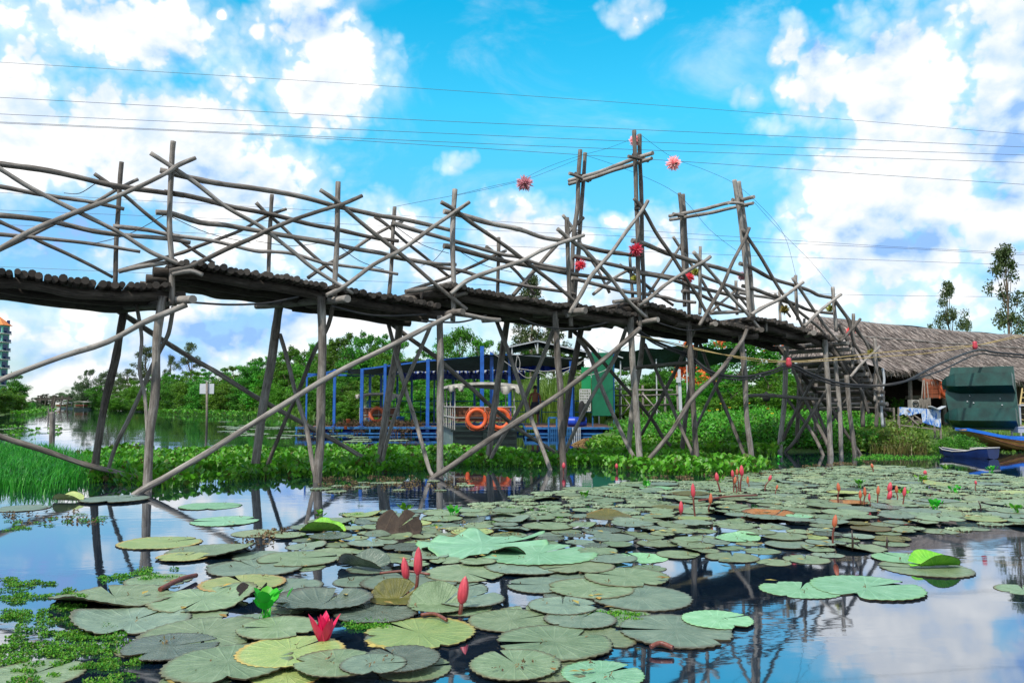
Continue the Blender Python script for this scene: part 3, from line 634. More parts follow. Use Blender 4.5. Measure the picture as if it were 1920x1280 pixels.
def leaf(mb, p, d, n, L, W, fold=.25):     # folded leaf of two faces pairs
    d = d.normalized(); s = d.cross(n)
    if s.length < 1e-4: s = d.orthogonal()
    s.normalize(); n2 = s.cross(d)
    b = len(mb.v)
    mb.v += [p, p + d * L * .5 + s * W * .5 + n2 * W * fold, p + d * L, p + d * L * .5 - s * W * .5 + n2 * W * fold]
    mb.face((b, b + 1, b + 2)); mb.face((b, b + 2, b + 3))
def rdir(zb=0.0):
    while 1:
        v = Vector((rnd.uniform(-1, 1), rnd.uniform(-1, 1), rnd.uniform(-1, 1)))
        if .05 < v.length < 1: v.normalize(); v.z += zb; return v.normalized()
def tree_proto(name, kind, leafm):
    H = 10.0
    tr = MB(); cr = MB(); clumps = []
    if kind == 'dense':       # bushy crown reaching low
        for _ in range(7):
            c = Vector((rnd.uniform(-2.2, 2.2), rnd.uniform(-1.8, 1.8), rnd.uniform(2.2, 7.2))); rr = rnd.uniform(1.8, 2.7)
            for _ in range(13): d = rdir(.15); clumps.append((c + d * rr * rnd.uniform(.55, 1.0), rnd.uniform(.5, .95)))
        for _ in range(30): clumps.append((Vector((rnd.uniform(-3.2, 3.2), rnd.uniform(-2.2, 2.2), rnd.uniform(.3, 2.6))), rnd.uniform(.5, 1.0)))
        for _ in range(8): clumps.append((Vector((rnd.uniform(-1.6, 1.6), rnd.uniform(-1.2, 1.2), rnd.uniform(8.6, 9.8))), rnd.uniform(.3, .5)))
        nl, ls = 110, .31
    elif kind == 'round':
        for _ in range(80):
            d = rdir(.25); r_ = rnd.uniform(.5, 1.0) ** .5
            clumps.append((Vector((d.x * 3.6 * r_, d.y * 3.2 * r_, 6.4 + d.z * 3.2 * r_)), rnd.uniform(.5, .9)))
        nl, ls = 84, .32
    elif kind == 'airy':
        for _ in range(34):
            z = rnd.uniform(3.6, 9.8); a = rnd.uniform(0, 2 * PI); q = 1.9 * math.sin(min(1, (10.4 - z) / 4.5) * PI / 2) * rnd.uniform(.25, 1)
            clumps.append((Vector((math.cos(a) * q, math.sin(a) * q, z)), rnd.uniform(.3, .55)))
        nl, ls = 90, .22
    elif kind == 'bush':      # low mound, unit 2 m high
        for _ in range(60):
            d = rdir(.5); r_ = rnd.uniform(.6, 1.0)
            clumps.append((Vector((d.x * 1.5 * r_, d.y * 1.3 * r_, max(.08, d.z) * 1.7 * r_)), rnd.uniform(.2, .4)))
        nl, ls = 40, .17
    elif kind == 'wide':       # flat spreading crown (flame tree)
        for _ in range(70):
            a = rnd.uniform(0, 2 * PI); q = 4.2 * math.sqrt(rnd.random())
            clumps.append((Vector((math.cos(a) * q, math.sin(a) * q * .8, 7.2 + rnd.uniform(-1.0, 1.6) - q * q * .08)), rnd.uniform(.45, .8)))
        nl, ls = 46, .30
    for c, r_ in clumps:
        for _ in range(nl):
            d = rdir(); p = c + Vector((d.x, d.y, d.z * .95)) * r_ * rnd.random() ** .4
            leaf(cr, p, rdir(-.25), (d + rdir() * .7 + Vector((0, 0, .5))), ls * rnd.uniform(.6, 1.25), ls * rnd.uniform(.4, .65))
    top = {'dense': 7.5, 'round': 7.0, 'airy': 9.4, 'bush': 1.2, 'wide': 6.8}[kind]
    r0 = {'dense': .2, 'round': .22, 'airy': .13, 'bush': .05, 'wide': .24}[kind]
    pts = [Vector((noise.noise(Vector((i * .7, r0 * 50, len(clumps)))) * top * .07, noise.noise(Vector((i * .7, 9, r0))) * top * .06, top * i / 7 - (.25 if i == 0 else 0))) for i in range(8)]
    tr.tube(pts, [r0 * (1.25 - i / 7.2) for i in range(8)], 8)
    for c, r_ in clumps[::2 if kind == 'airy' else 4]:
        zt = min(top * .97, max(top * .22, c.z * .72)); k = zt / top * 7; i = min(6, int(k)); b = pts[i].lerp(pts[i + 1], k - i)
        mid = (b + c) / 2 + Vector((0, 0, -.06 * (c - b).length))
        tr.tube([b, mid, c], [r0 * .32, r0 * .2, r0 * .07], 5)
    return (tr.mesh('trunk', M['bark']), cr.mesh('crown', M[leafm]))
PROTO = {}
for nm, kind, lm in (('dense_a', 'dense', 'leaf_dark'), ('dense_b', 'dense', 'leaf_bright'), ('dense_c', 'dense', 'leaf_dark'), ('round_a', 'round', 'leaf_dark'), ('far_a', 'dense', 'leaf_far'), ('far_b', 'round', 'leaf_far'),
                     ('airy_a', 'airy', 'leaf_airy'), ('airy_b', 'airy', 'leaf_airy'), ('bush_a', 'bush', 'leaf_bright'), ('bush_b', 'bush', 'leaf_dark'), ('wide', 'wide', 'leaf_bright')):
    PROTO[nm] = tree_proto(nm, kind, lm)
def gz(x, y): return max(height(x, y), -.05)
def tree(kind, px, Y, top_py, wide, label, cat='tree', group=None, rz=None, name=None):
    """px: photo column of the trunk, Y metres ahead, top_py: photo row of its top, wide: crown width in photo pixels"""
    p = at(px, 757, Y); z0 = gz(p.x, Y)
    H = (at(px, top_py, Y).z - z0)
    base = {'bush': 2.0}.get(kind.split('_')[0], 10.0); bw = {'dense': 8.2, 'round': 7.8, 'far': 8.2, 'airy': 4.2, 'bush': 3.4, 'wide': 9.2}[kind.split('_')[0]]
    sz = H / base; sx_ = wide * mpp(Y) / bw * {'dense': 1.3, 'far': 1.2, 'round': 1.3, 'airy': 1.35}.get(kind.split('_')[0], 1.0)
    e = empty(name or ('bush' if base == 2.0 else 'tree'), (p.x, Y, z0), label, cat, group)
    e.rotation_euler = (0, 0, rnd.uniform(0, 6.28) if rz is None else rz); e.scale = (sx_, sx_, sz)
    for nm, me in zip(('trunk' if base > 2 else 'stem', 'crown' if base > 2 else 'foliage'), PROTO[kind]):
        o = bpy.data.objects.new(nm, me); COL.objects.link(o); o.parent = e
    return e
G1 = 'trees along the far right bank'
for k, px, Y, ty, wd, lb in [
    ('dense_a', 330, 150, 698, 70, 'dark green bushy tree on the far bank just right of the first front bridge leg'), ('dense_b', 362, 120, 694, 75, 'bright green bushy tree directly left of the pole sign board'), ('dense_a', 398, 108, 690, 80, 'dark bushy tree directly behind the square sign boards'),
    ('dense_b', 440, 100, 684, 80, 'bright bushy tree on the far bank right of the sign boards'), ('dense_c', 478, 96, 672, 80, 'dark bushy tree behind the second back bridge leg'), ('dense_b', 520, 92, 664, 90, 'light green tree rising between the second pair of bridge legs'),
    ('dense_a', 560, 90, 648, 95, 'tall dark tree left of the thick second front leg'), ('dense_b', 605, 84, 640, 90, 'bright tree hidden behind the thick second front leg'), ('dense_c', 648, 76, 626, 95, 'tall dark tree above the left end of the blue dock frame'),
    ('dense_a', 700, 72, 622, 95, 'tallest dense tree above the shade net, beside the third back leg'), ('dense_b', 742, 74, 636, 80, 'bushy tree behind the third back leg'), ('dense_c', 795, 80, 655, 70, 'lower dark tree left of the third front leg above the shade net'),
    ('round_a', 862, 66, 612, 85, 'round crowned tree peeking above the shade net right of the third front leg'), ('dense_b', 905, 64, 634, 70, 'bright green tree behind the two tall blue posts'), ('dense_c', 940, 66, 640, 60, 'small dark tree left of the corrugated roof'),
    ('dense_b', 690, 58, 712, 90, 'low bright bushy tree behind the small covered boat'), ('dense_b', 780, 56, 712, 100, 'low bright bushy tree behind the blue dock railing'), ('dense_a', 850, 55, 715, 90, 'low dark bushy tree behind the white boat roof'), ('dense_b', 920, 54, 700, 80, 'low bright bushy tree behind the boat roof right end'),
    ('dense_a', 725, 82, 640, 90, 'broad dark tree filling the gap behind the third back leg'), ('dense_b', 830, 78, 640, 80, 'light tree behind the third front leg above the net'), ('dense_c', 985, 72, 650, 90, 'dark tree behind the tin roof of the dock shelter'), ('dense_b', 1060, 66, 660, 80, 'light tree right of the tin roof peak'), ('dense_c', 590, 74, 690, 80, 'low dark bushy tree behind the leftmost blue posts'), ('dense_a', 640, 64, 700, 80, 'low dark bushy tree at the left end of the dock')]:
    tree(k, px, Y, ty, wd, lb, 'tree', G1)
    if px < 820: tree(rnd.choice(('dense_b', 'dense_a')), px - 16, Y + 5, ty + 8 + rnd.uniform(-4, 8), wd * .85, 'bushy tree crowded behind the one ' + ' '.join(lb.split(' tree ', 1)[-1].split()[-7:]), 'tree', G1)
    if px < 820: tree(rnd.choice(('dense_b', 'dense_c', 'dense_b')), px + 20, Y - 5, ty + 26 + rnd.uniform(0, 14), wd * .8, 'low bush tree in front of the one ' + ' '.join(lb.split(' tree ', 1)[-1].split()[-7:]), 'tree', G1)
G2 = 'trees at the far end of the canal'
for k, px, Y, ty, wd, lb in [
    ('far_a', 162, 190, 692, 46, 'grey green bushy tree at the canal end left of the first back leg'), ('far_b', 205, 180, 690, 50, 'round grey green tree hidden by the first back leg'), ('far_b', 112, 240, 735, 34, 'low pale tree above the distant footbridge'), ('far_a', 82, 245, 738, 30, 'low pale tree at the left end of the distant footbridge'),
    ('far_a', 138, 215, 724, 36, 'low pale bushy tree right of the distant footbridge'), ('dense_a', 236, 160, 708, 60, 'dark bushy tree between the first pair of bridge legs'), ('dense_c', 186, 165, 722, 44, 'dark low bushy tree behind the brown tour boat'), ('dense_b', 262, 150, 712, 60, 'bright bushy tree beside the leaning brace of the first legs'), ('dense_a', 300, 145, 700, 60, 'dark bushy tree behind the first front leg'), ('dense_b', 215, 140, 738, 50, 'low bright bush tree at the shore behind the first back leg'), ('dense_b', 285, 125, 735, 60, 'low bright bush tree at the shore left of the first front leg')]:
    tree(k, px, Y, ty, wd, lb, 'tree', G2)
G3 = 'slender sparse trees'
for k, px, Y, ty, wd, lb in [
    ('airy_a', 272, 150, 645, 46, 'slender sparse tree seen between the first pair of legs'), ('airy_b', 238, 170, 690, 42, 'thin pale tree left of the curved first brace'), ('airy_b', 352, 150, 640, 46, 'tall airy tree above the pole sign'), ('airy_a', 318, 160, 662, 24, 'narrow airy tree just right of the first front leg'),
    ('airy_a', 1000, 70, 508, 74, 'tall airy tree whose crown shows through the bridge railing'), ('airy_b', 980, 74, 590, 60, 'thin airy tree left of the fourth front leg under the deck'), ('airy_a', 1035, 66, 600, 70, 'thin airy tree behind the fourth front leg above the tin roof'),
    ('airy_b', 1786, 60, 524, 56, 'slender tree standing alone above the thatched ridge'), ('airy_a', 1900, 46, 448, 74, 'tall slender tree at the right edge of the photo behind the hut'), ('airy_b', 1820, 75, 596, 28, 'small wispy tree top just above the thatched ridge')]:
    tree(k, px, Y, ty, wd, lb, 'tree', G3)
G4 = 'trees on the left bank'
for k, px, Y, ty, wd, lb in [
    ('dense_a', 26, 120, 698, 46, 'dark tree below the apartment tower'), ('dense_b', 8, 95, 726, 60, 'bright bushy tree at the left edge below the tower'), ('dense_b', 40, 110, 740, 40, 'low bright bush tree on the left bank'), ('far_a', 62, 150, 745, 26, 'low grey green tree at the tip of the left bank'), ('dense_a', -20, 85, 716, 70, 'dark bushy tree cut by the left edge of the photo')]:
    tree(k, px, Y, ty, wd, lb, 'tree', G4)
# flame tree with orange blossoms
ft = tree('round_a', 1392, 42, 626, 150, 'spreading flame tree with orange red blossoms under the bridge deck', 'tree', None, .4)
mb = MB()
for px, py, q in ((1288, 650, 10), (1285, 690, 14), (1275, 682, 14), (1300, 712, 20), (1318, 702, 16), (1310, 722, 14), (1425, 640, 10), (1440, 648, 9), (1278, 700, 14), (1330, 708, 12), (1350, 640, 6), (1470, 650, 8), (1295, 728, 10)):
    c = at(px, py, 40.5)
    for _ in range(q * 5):
        leaf(mb, c + Vector((rnd.gauss(0, .17), rnd.gauss(0, .2), rnd.gauss(0, .13))), rdir(), rdir(.4), .2, .14)
inv = (Matrix.Translation(WLOC[ft.name]) @ Matrix.Rotation(ft.rotation_euler.z, 4, 'Z') @ Matrix.Diagonal((*ft.scale, 1))).inverted()
mb.v = [inv @ v for v in mb.v]
o = bpy.data.objects.new('blossom', mb.mesh('blossom', M['orange_petal'])); COL.objects.link(o); o.parent = ft
G5 = 'leafy bushes on the right bank'
for k, px, Y, ty, wd, lb in [
    ('dense_b', 1165, 46, 692, 120, 'bright leafy shrub tree between the green panel and the bridge'), ('dense_c', 1230, 42, 696, 90, 'dark leafy shrub behind the wooden fence rails'), ('dense_b', 1330, 38, 694, 120, 'bright leafy shrub below the orange blossoms'), ('dense_b', 1440, 36, 690, 120, 'leafy shrub behind the seventh pair of legs'), ('dense_c', 1510, 34, 690, 100, 'dark leafy shrub behind the stair trestle'), ('dense_b', 1110, 50, 706, 90, 'bright shrub behind the green panel'), ('dense_b', 1590, 36, 700, 90, 'leafy shrub behind the bridge stairs')]:
    tree(k, px, Y, ty, wd, lb, 'shrub', G5, name='shrub')
    tree('dense_b', px + 40, Y - 6, ty + 24, wd * .9, 'lower bright shrub in front, ' + lb.split(' shrub ', 1)[-1], 'shrub', G5, name='shrub')
for k, px, Y, ty, wd, lb in [('dense_c', 1245, 52, 672, 100, 'tall dark shrub tree beneath the dark net canopy'), ('dense_b', 1318, 50, 664, 100, 'tall light shrub tree left of the flame tree trunk'), ('dense_c', 1450, 48, 652, 110, 'tall dark shrub tree right of the flame tree'), ('dense_b', 1520, 44, 660, 90, 'tall light shrub tree behind the stair top')]:
    tree(k, px, Y, ty, wd, lb, 'shrub', G5, name='shrub')
for k, px, Y, ty, wd, lb in [
    ('bush_a', 1262, 24, 790, 130, 'bright round bush at the water edge left of the sixth legs'), ('bush_a', 1345, 25, 782, 150, 'bright low bush between the sixth and seventh legs'), ('bush_a', 1420, 26, 784, 130, 'bright low bush right of the seventh front leg'), ('bush_b', 1215, 30, 772, 90, 'darker bush behind the fifth legs'), ('bush_a', 1300, 22, 815, 130, 'flat creeping bush at the shore below the cross braces'), ('bush_b', 1485, 25, 790, 100, 'dark bush among the stair trestle legs'), ('bush_a', 1380, 22.5, 818, 120, 'flat creeping bush at the shore before the seventh legs'),
    ('bush_b', 1625, 22, 775, 90, 'broad leaved bush at the foot of the bridge stairs'), ('bush_b', 1800, 20.0, 812, 110, 'glossy dark green bush heaped behind the small navy boat'), ('bush_b', 1762, 19.7, 820, 60, 'small glossy bush with white blossoms left of the navy boat'), ('bush_a', 1682, 27, 738, 50, 'lantana bush with small pink flowers by the hut opening')]:
    tree(k, px, Y, ty, wd, lb, 'bush', 'low bushes along the right shore')

# --- floating mat of water hyacinth under the bridge
def poly_px(pts, z=0.0): return [gnd(x, y, z).xy for x, y in pts]
def inside(p, poly):
    ins = False; n = len(poly)
    for i in range(n):
        a = poly[i]; b = poly[(i + 1) % n]
        if (a.y > p.y) != (b.y > p.y) and p.x < (b.x - a.x) * (p.y - a.y) / (b.y - a.y) + a.x: ins = not ins
    return ins
def scatter(poly, n):
    xs = [p.x for p in poly]; ys = [p.y for p in poly]; out = []; t = 0
    while len(out) < n and t < n * 40:
        t += 1; p = Vector((rnd.uniform(min(xs), max(xs)), rnd.uniform(min(ys), max(ys))))
        if inside(p, poly): out.append(p)
    return out
def hy_leaf(mb, base, h, rz, size, tilt):
    d = Vector((math.cos(rz), math.sin(rz), 0)); tip = base + d * h * tilt + Vector((0, 0, h))
    s = Vector((-d.y, d.x, 0)); w_ = .008
    mb.tri(base - s * w_, base + s * w_, tip)
    up = (d * .55 + Vector((0, 0, rnd.uniform(.35, 1.0)))).normalized(); n = s.cross(up); b = len(mb.v); L = size; W = size * .5
    rim = ((.0, .0), (.10, .34), (.30, .50), (.55, .52), (.80, .36), (1.0, .0), (.80, -.36), (.55, -.52), (.30, -.50), (.10, -.34))
    mb.v += [tip + up * L * t + s * W * 1.7 * k - n * (.22 * abs(k) + .10 * t * t) * L for t, k in rim] + [tip + up * L * .5]
    for i in range(10): mb.face((b + i, b + (i + 1) % 10, b + 10), None, 0, True)
def hy_mat(poly, n, hmin, hmax, s0=.08, s1=.13):
    mb = MB()
    for p in scatter(poly, n):
        nz = noise.noise(Vector((p.x * .9, p.y * .9, 2)))
        if nz < -.33: continue
        k = .7 + .6 * max(0, nz)
        for _ in range(rnd.randint(4, 7)):
            q = Vector((p.x + rnd.gauss(0, .05), p.y + rnd.gauss(0, .05), -.01))
            hy_leaf(mb, q, rnd.uniform(hmin, hmax) * k, rnd.uniform(0, 6.28), rnd.uniform(s0, s1), rnd.uniform(.15, .7))
    return mb
HP = poly_px([(160, 905), (300, 917), (470, 900), (640, 893), (800, 882), (830, 872), (960, 876), (1100, 872), (1210, 888), (1330, 893), (1420, 890), (1450, 878), (1420, 868), (1330, 862), (1240, 850), (1130, 852), (1010, 856), (860, 845), (700, 848), (560, 850), (420, 850), (330, 852), (220, 846), (150, 862)])
obj('hyacinth_mat', hy_mat(HP, 3400, .01, .20, .065, .11), M['hyacinth'], kind='stuff', label='dense mat of bright green water hyacinth floating under the bridge', cat='plants', recentre=False)
HP2 = poly_px([(1100, 845), (1240, 850), (1450, 856), (1460, 850), (1240, 838), (1120, 828)])
obj('shore_hyacinth', hy_mat(HP2, 500, .08, .24), M['hyacinth'], kind='stuff', label='low green hyacinth fringe along the right shore', cat='plants', recentre=False)
mb = hy_mat(poly_px([(0, 800), (120, 800), (110, 815), (30, 822), (0, 826)]), 30, .04, .10)
for pts, n in (([(250, 770), (430, 778), (560, 786), (430, 783), (300, 775)], 420), ([(20, 780), (100, 769), (105, 770), (50, 780)], 100)):
    m2 = hy_mat(poly_px(pts), n, .15, .45, .2, .35); b = len(mb.v); mb.v += m2.v
    for f, u, i, s in zip(m2.f, m2.uv, m2.mi, m2.sm): mb.face([k + b for k in f], u, i, s)
obj('far_hyacinth', mb, M['hyacinth'], kind='stuff', label='bright green floating plants along the far canal edges', cat='plants', recentre=False)
# --- grass
def blades(poly, n, h0, h1, w0, lean, ground=True, z=0.0, clump=0):
    mb = MB(); pts = scatter(poly, n if not clump else n // clump)
    for p0 in pts:
        for _ in range(max(1, clump)):
            p = p0 + Vector((rnd.gauss(0, .06), rnd.gauss(0, .06))) if clump else p0
            zz = (gz(p.x, p.y) if ground else z); h_ = rnd.uniform(h0, h1); a = rnd.uniform(0, 2 * PI); d = Vector((math.cos(a), math.sin(a), 0)); l_ = rnd.uniform(.1, lean) * h_
            s = Vector((-d.y, d.x, 0)) * w0 * rnd.uniform(.6, 1.2); b0 = Vector((p.x, p.y, zz - .02)); m_ = b0 + d * l_ * .3 + Vector((0, 0, h_ * .6)); t_ = b0 + d * l_ + Vector((0, 0, h_ * rnd.uniform(.75, 1)))
            b = len(mb.v); mb.v += [b0 - s, b0 + s, m_ + s * .8, m_ - s * .8, t_]
            mb.face((b, b + 1, b + 2, b + 3)); mb.face((b + 3, b + 2, b + 4))
    return mb
GP = poly_px([(-260, 930), (0, 922), (90, 928), (170, 905), (235, 905), (230, 885), (190, 866), (100, 846), (0, 838), (-200, 836)])
obj('pond_grass', blades(GP, 15000, .10, .34, .008, .9, False, 0.0, 5), M['grass'], kind='stuff', label='thick tuft of long bright green grass at the left water edge', cat='grass', recentre=False)
RP = poly_px([(1020, 806), (1090, 818), (1180, 818), (1180, 800), (1020, 796)])
RP = [at(980, 757, 42).xy, at(1130, 757, 36).xy, at(1140, 757, 44).xy, at(960, 757, 52).xy]
obj('reeds', blades(RP, 5200, 1.4, 3.1, .022, .5), M['reed'], kind='stuff', label='tall light green reeds behind the dock', cat='reeds', recentre=False)
BKP = [at(1130, 757, 32).xy, at(1240, 757, 23).xy, at(1460, 757, 20.5).xy, at(1640, 757, 20.2).xy, at(1600, 757, 30).xy, at(1180, 757, 36).xy]
obj('bank_grass', blades(BKP, 5000, .12, .45, .012, .8, True, 0, 4), M['reed'], kind='stuff', label='tangled green grass and weeds on the right bank under the bridge', cat='grass', recentre=False)
DRP = [at(1630, 757, 19.6).xy, at(1735, 757, 19.0).xy, at(1700, 757, 21).xy, at(1680, 757, 24).xy, at(1630, 757, 24).xy]
obj('dry_grass', blades(DRP, 2400, .08, .50, .010, 1.1, True, 0, 6), M['drygrass'], kind='stuff', label='yellowing tall grass at the shore right of the stairs', cat='grass', recentre=False)
LP = [at(1690, 757, 20).xy, at(1980, 757, 19).xy, at(1990, 757, 29).xy, at(1660, 757, 30).xy]
obj('lawn', blades(LP, 8000, .04, .16, .010, 1.0, True, 0, 4), M['reed'], kind='stuff', label='short grass on the bank before the green hull', cat='grass', recentre=False)
LF = lbank[:6]; LF = [gnd(-80, 784).xy, gnd(22, 776).xy, gnd(62, 770.3).xy, gnd(105, 766.3).xy, Vector((gnd(95, 764.5).x, 200)), Vector((gnd(-80, 764).x, 140))]
obj('far_bank_grass', blades(LF, 5200, .4, 1.3, .06, .7, True, 0, 4), M['reed'], kind='stuff', label='bright grass on the far left bank', cat='grass', recentre=False)
FR = [gnd(250, 765.5).xy, gnd(330, 769).xy, gnd(430, 775).xy, gnd(560, 783).xy, gnd(680, 787).xy, at(680, 757, 64).xy, at(430, 757, 112).xy, at(330, 757, 170).xy]
obj('far_shore_grass', blades(FR, 6000, .3, 1.0, .05, .7, True, 0, 4), M['reed'], kind='stuff', label='bright grass along the far right shore', cat='grass', recentre=False)

# --- leafy herbs clothing the right bank
def herbs(poly, n, h0, h1, s0, s1):
    mb = MB()
    for p in scatter(poly, n):
        g_ = gz(p.x, p.y); hh = rnd.uniform(h0, h1) * (.6 + .8 * max(0, noise.noise(Vector((p.x * .8, p.y * .8, 7))) + .4))
        for _ in range(7):
            q = Vector((p.x + rnd.gauss(0, .09), p.y + rnd.gauss(0, .09), g_ + hh * rnd.random())); leaf(mb, q, rdir(.1), Vector((0, -.3, 1)) + rdir() * .5, rnd.uniform(s0, s1), rnd.uniform(s0, s1) * .55)
    return mb
HB0 = [at(1600, 757, 20.1).xy, at(1740, 757, 19.4).xy, at(1720, 757, 23).xy, at(1600, 757, 24).xy]
obj('shore_weeds', herbs(HB0, 1100, .05, .5, .06, .14), M['reed'], kind='stuff', label='mixed leafy weeds at the foot of the stairs', cat='weeds', recentre=False)
HB = [at(1150, 757, 28).xy, at(1225, 757, 22.6).xy, at(1330, 757, 21.3).xy, at(1460, 757, 20.4).xy, at(1640, 757, 20).xy, at(1640, 757, 25).xy, at(1480, 757, 30).xy, at(1200, 757, 34).xy]
obj('bank_herbs', herbs(HB, 6000, .12, .55, .07, .15), M['leaf_bright'], kind='stuff', label='leafy green herbs covering the right bank under the bridge', cat='herbs', recentre=False)
obj('dark_herbs', herbs(HB, 3200, .10, .50, .09, .20), M['leaf_dark'], kind='stuff', label='darker broad leaved weeds mixed into the herbs on the right bank', cat='herbs', recentre=False)  # second scatter, larger leaves in a darker green to vary the tone
# ---------------------------------------------------------------- dock, boats, hut and other things
M['blue'] = plain('blue painted steel', (.008, .085, .36), .42, .3, 5, spec=.5)
M['blue_lite'] = plain('faded blue paint', (.016, .11, .29), .6, .5, 6)
M['barrel'] = plain('blue plastic barrel', (.01, .05, .42), .38, .3, 4)
M['board'] = plain('brown deck board', (.22, .10, .06), .75, .4, 8, bumps=.4)
M['brown_wood'] = plain('red brown bench wood', (.16, .06, .03), .6, .4, 7, bumps=.3)
M['white'] = plain('off white paint', (.42, .41, .39), .5, .12, 6)
M['canvas'] = plain('dirty white canvas', (.50, .47, .42), .85, .3, 3, bumps=.3)
M['hull_green'] = plain('dark green boat hull', (.010, .020, .018), .4, .4, 4)
M['hull_side'] = plain('grey green boat side', (.11, .16, .15), .5, .25, 5)
M['teal'] = plain('dark teal painted hull', (.003, .040, .033), .3, .55, 3, bumps=.15)
M['net'] = plain('dark green shade net', (.012, .035, .028), .85, .5, 9, bumps=.6)
M['panel_green'] = plain('green sheet', (.004, .115, .055), .5, .2, 2)
M['panel_lite'] = plain('light green sheet', (.01, .26, .09), .5, .2, 2)
M['tin'] = plain('grey tin roof', (.12, .13, .14), .45, .3, 6, metal=.3)
M['metal'] = plain('grey painted metal', (.42, .44, .46), .45, .15, 8)
M['orange'] = plain('orange life ring', (.70, .11, .03), .5, .15, 6)
M['orange_old'] = plain('faded orange life ring', (.55, .12, .045), .6, .3, 5)
M['navy'] = plain('navy blue boat paint', (.005, .020, .10), .32, .3, 4)
M['boat_blue'] = plain('bright blue boat paint', (.012, .14, .62), .38, .2, 5)
M['boat_yellow'] = plain('ochre boat planks', (.62, .35, .10), .5, .3, 4, bumps=.2)
M['skin'] = plain('tanned skin', (.22, .085, .04), .55, .12, 8)
M['hair'] = plain('black hair', (.01, .008, .007), .5, .2, 30)
M['shorts'] = plain('dark blue shorts', (.018, .022, .035), .8, .3, 14)
M['black'] = plain('black cloth', (.008, .008, .009), .8, .3, 9)
M['cable'] = plain('black cable', (.02, .02, .022), .5, .2, 9)
M['rope'] = plain('straw rope', (.42, .31, .13), .85, .2, 30)
M['straw'] = leafmat('straw', [(.22, .13, .05), (.34, .22, .09), (.42, .28, .12), (.16, .10, .04)], .1, .8)
M['dry'] = leafmat('dry water weed', [(.05, .035, .02), (.10, .07, .035), (.17, .12, .06), (.08, .07, .03)], .1, .8)
M['conc'] = plain('pale board', (.48, .50, .53), .6, .12, 6)
M['lattice'] = plain('red bamboo slats', (.50, .13, .055), .7, .3, 9)
M['dark_wood'] = plain('dark hut timber', (.05, .032, .022), .85, .3, 6)
M['grey_wood'] = plain('grey weathered timber', (.20, .17, .145), .85, .35, 8, bumps=.4)
m, nt, bs = mat('blue white tarpaulin')
oc = N(nt, 'ShaderNodeTexCoord').outputs['Object']
nn = noise_tex(nt, mapping(nt, oc, (9, 9, 3)), 1.4, 3, .6, .6)
nt.links.new(ramp(nt, [(.40, (.48, .52, .60)), (.48, (.28, .40, .62)), (.55, (.03, .13, .45))], nn.outputs[0], 'CONSTANT').outputs[0], bs.inputs['Base Color']); bs.inputs['Roughness'].default_value = .45
M['tarp'] = m
m, nt, bs = mat('striped awning cloth')
oc = N(nt, 'ShaderNodeTexCoord').outputs['Object']; sp = N(nt, 'ShaderNodeSeparateXYZ'); nt.links.new(oc, sp.inputs[0])
st = mth(nt, 'GREATER_THAN', mth(nt, 'SINE', mth(nt, 'MULTIPLY', sp.outputs[0], 34.0)), -.1)
nt.links.new(mixc(nt, st, (.02, .06, .32), (.55, .6, .66)), bs.inputs['Base Color']); bs.inputs['Roughness'].default_value = .8
M['stripe'] = m
m, nt, bs = mat('thatch of palm leaves')
uv = N(nt, 'ShaderNodeTexCoord').outputs['UV']
a = noise_tex(nt, mapping(nt, uv, (26, 3.0, 1)), 1.0, 6, .7, .4); b_ = noise_tex(nt, mapping(nt, uv, (2, 4, 1)), 1.2, 4, .6)
k = mth(nt, 'ADD', mth(nt, 'MULTIPLY', a.outputs[0], .8), mth(nt, 'MULTIPLY', b_.outputs[0], .35))
nt.links.new(ramp(nt, [(.36, (.045, .037, .034)), (.55, (.17, .143, .13)), (.74, (.38, .33, .31))], k).outputs[0], bs.inputs['Base Color'])
bs.inputs['Roughness'].default_value = .95; bump(nt, a.outputs[0], .9, .06, bs)
M['thatch'] = m
M['thatch_straw'] = leafmat('loose thatch straws', [(.06, .048, .041), (.16, .132, .115), (.30, .255, .22), (.46, .40, .35)], .0, .9)

# ---- floating dock
ZD = .33
def gx(px, Y): return (px - 960) / F_PX * Y * 1.0031
dock = empty('floating_dock', (gx(860, 32), 32, 0), 'blue steel floating dock with posts and a sagging dark shade net', 'dock')
def deckpart(x0, x1, y0, y1):
    mb = MB(); n = max(2, int((x1 - x0) / .16))
    for i in range(n):
        mb.box((x0 + (i + .5) * (x1 - x0) / n, (y0 + y1) / 2, ZD - .02 + rnd.uniform(-.004, .004)), ((x1 - x0) / n - .012, y1 - y0, .035))
    obj('deck', mb, M['board'], dock)
    mb = MB()
    for y in (y0 - .03, y1 + .03):
        mb.box(((x0 + x1) / 2, y, ZD - .05), (x1 - x0 + .1, .05, .09)); mb.box(((x0 + x1) / 2, y, .06), (x1 - x0 + .1, .05, .06))
        k = max(2, int((x1 - x0) / 1.25))
        for i in range(k + 1): mb.box((x0 + (x1 - x0) * i / k, y, .15), (.05, .045, .24))
    for x in (x0 - .03, x1 + .03): mb.box((x, (y0 + y1) / 2, ZD - .055), (.05, y1 - y0 + .09, .08))
    obj('frame', mb, M['blue_lite'], dock)
    k = int((x1 - x0) / 1.25)
    for i in range(k):
        if y1 - y0 < .5: break
        c = Vector((x0 + (x1 - x0) * (i + .5) / max(1, k), y0 + .45, .10)); mb = MB()
        mb.lathe(c - Vector((.42, 0, 0)), [(0, 0), (.17, 0), (.185, .03), (.185, .26), (.195, .28), (.185, .3), (.185, .55), (.195, .57), (.185, .59), (.185, .81), (.17, .84), (0, .84)], 14, 0, Matrix.Rotation(PI / 2, 3, 'Y'))
        obj('barrel', mb, M['barrel'], dock)
deckpart(gx(560, 31), gx(832, 31), 31.0, 32.2)
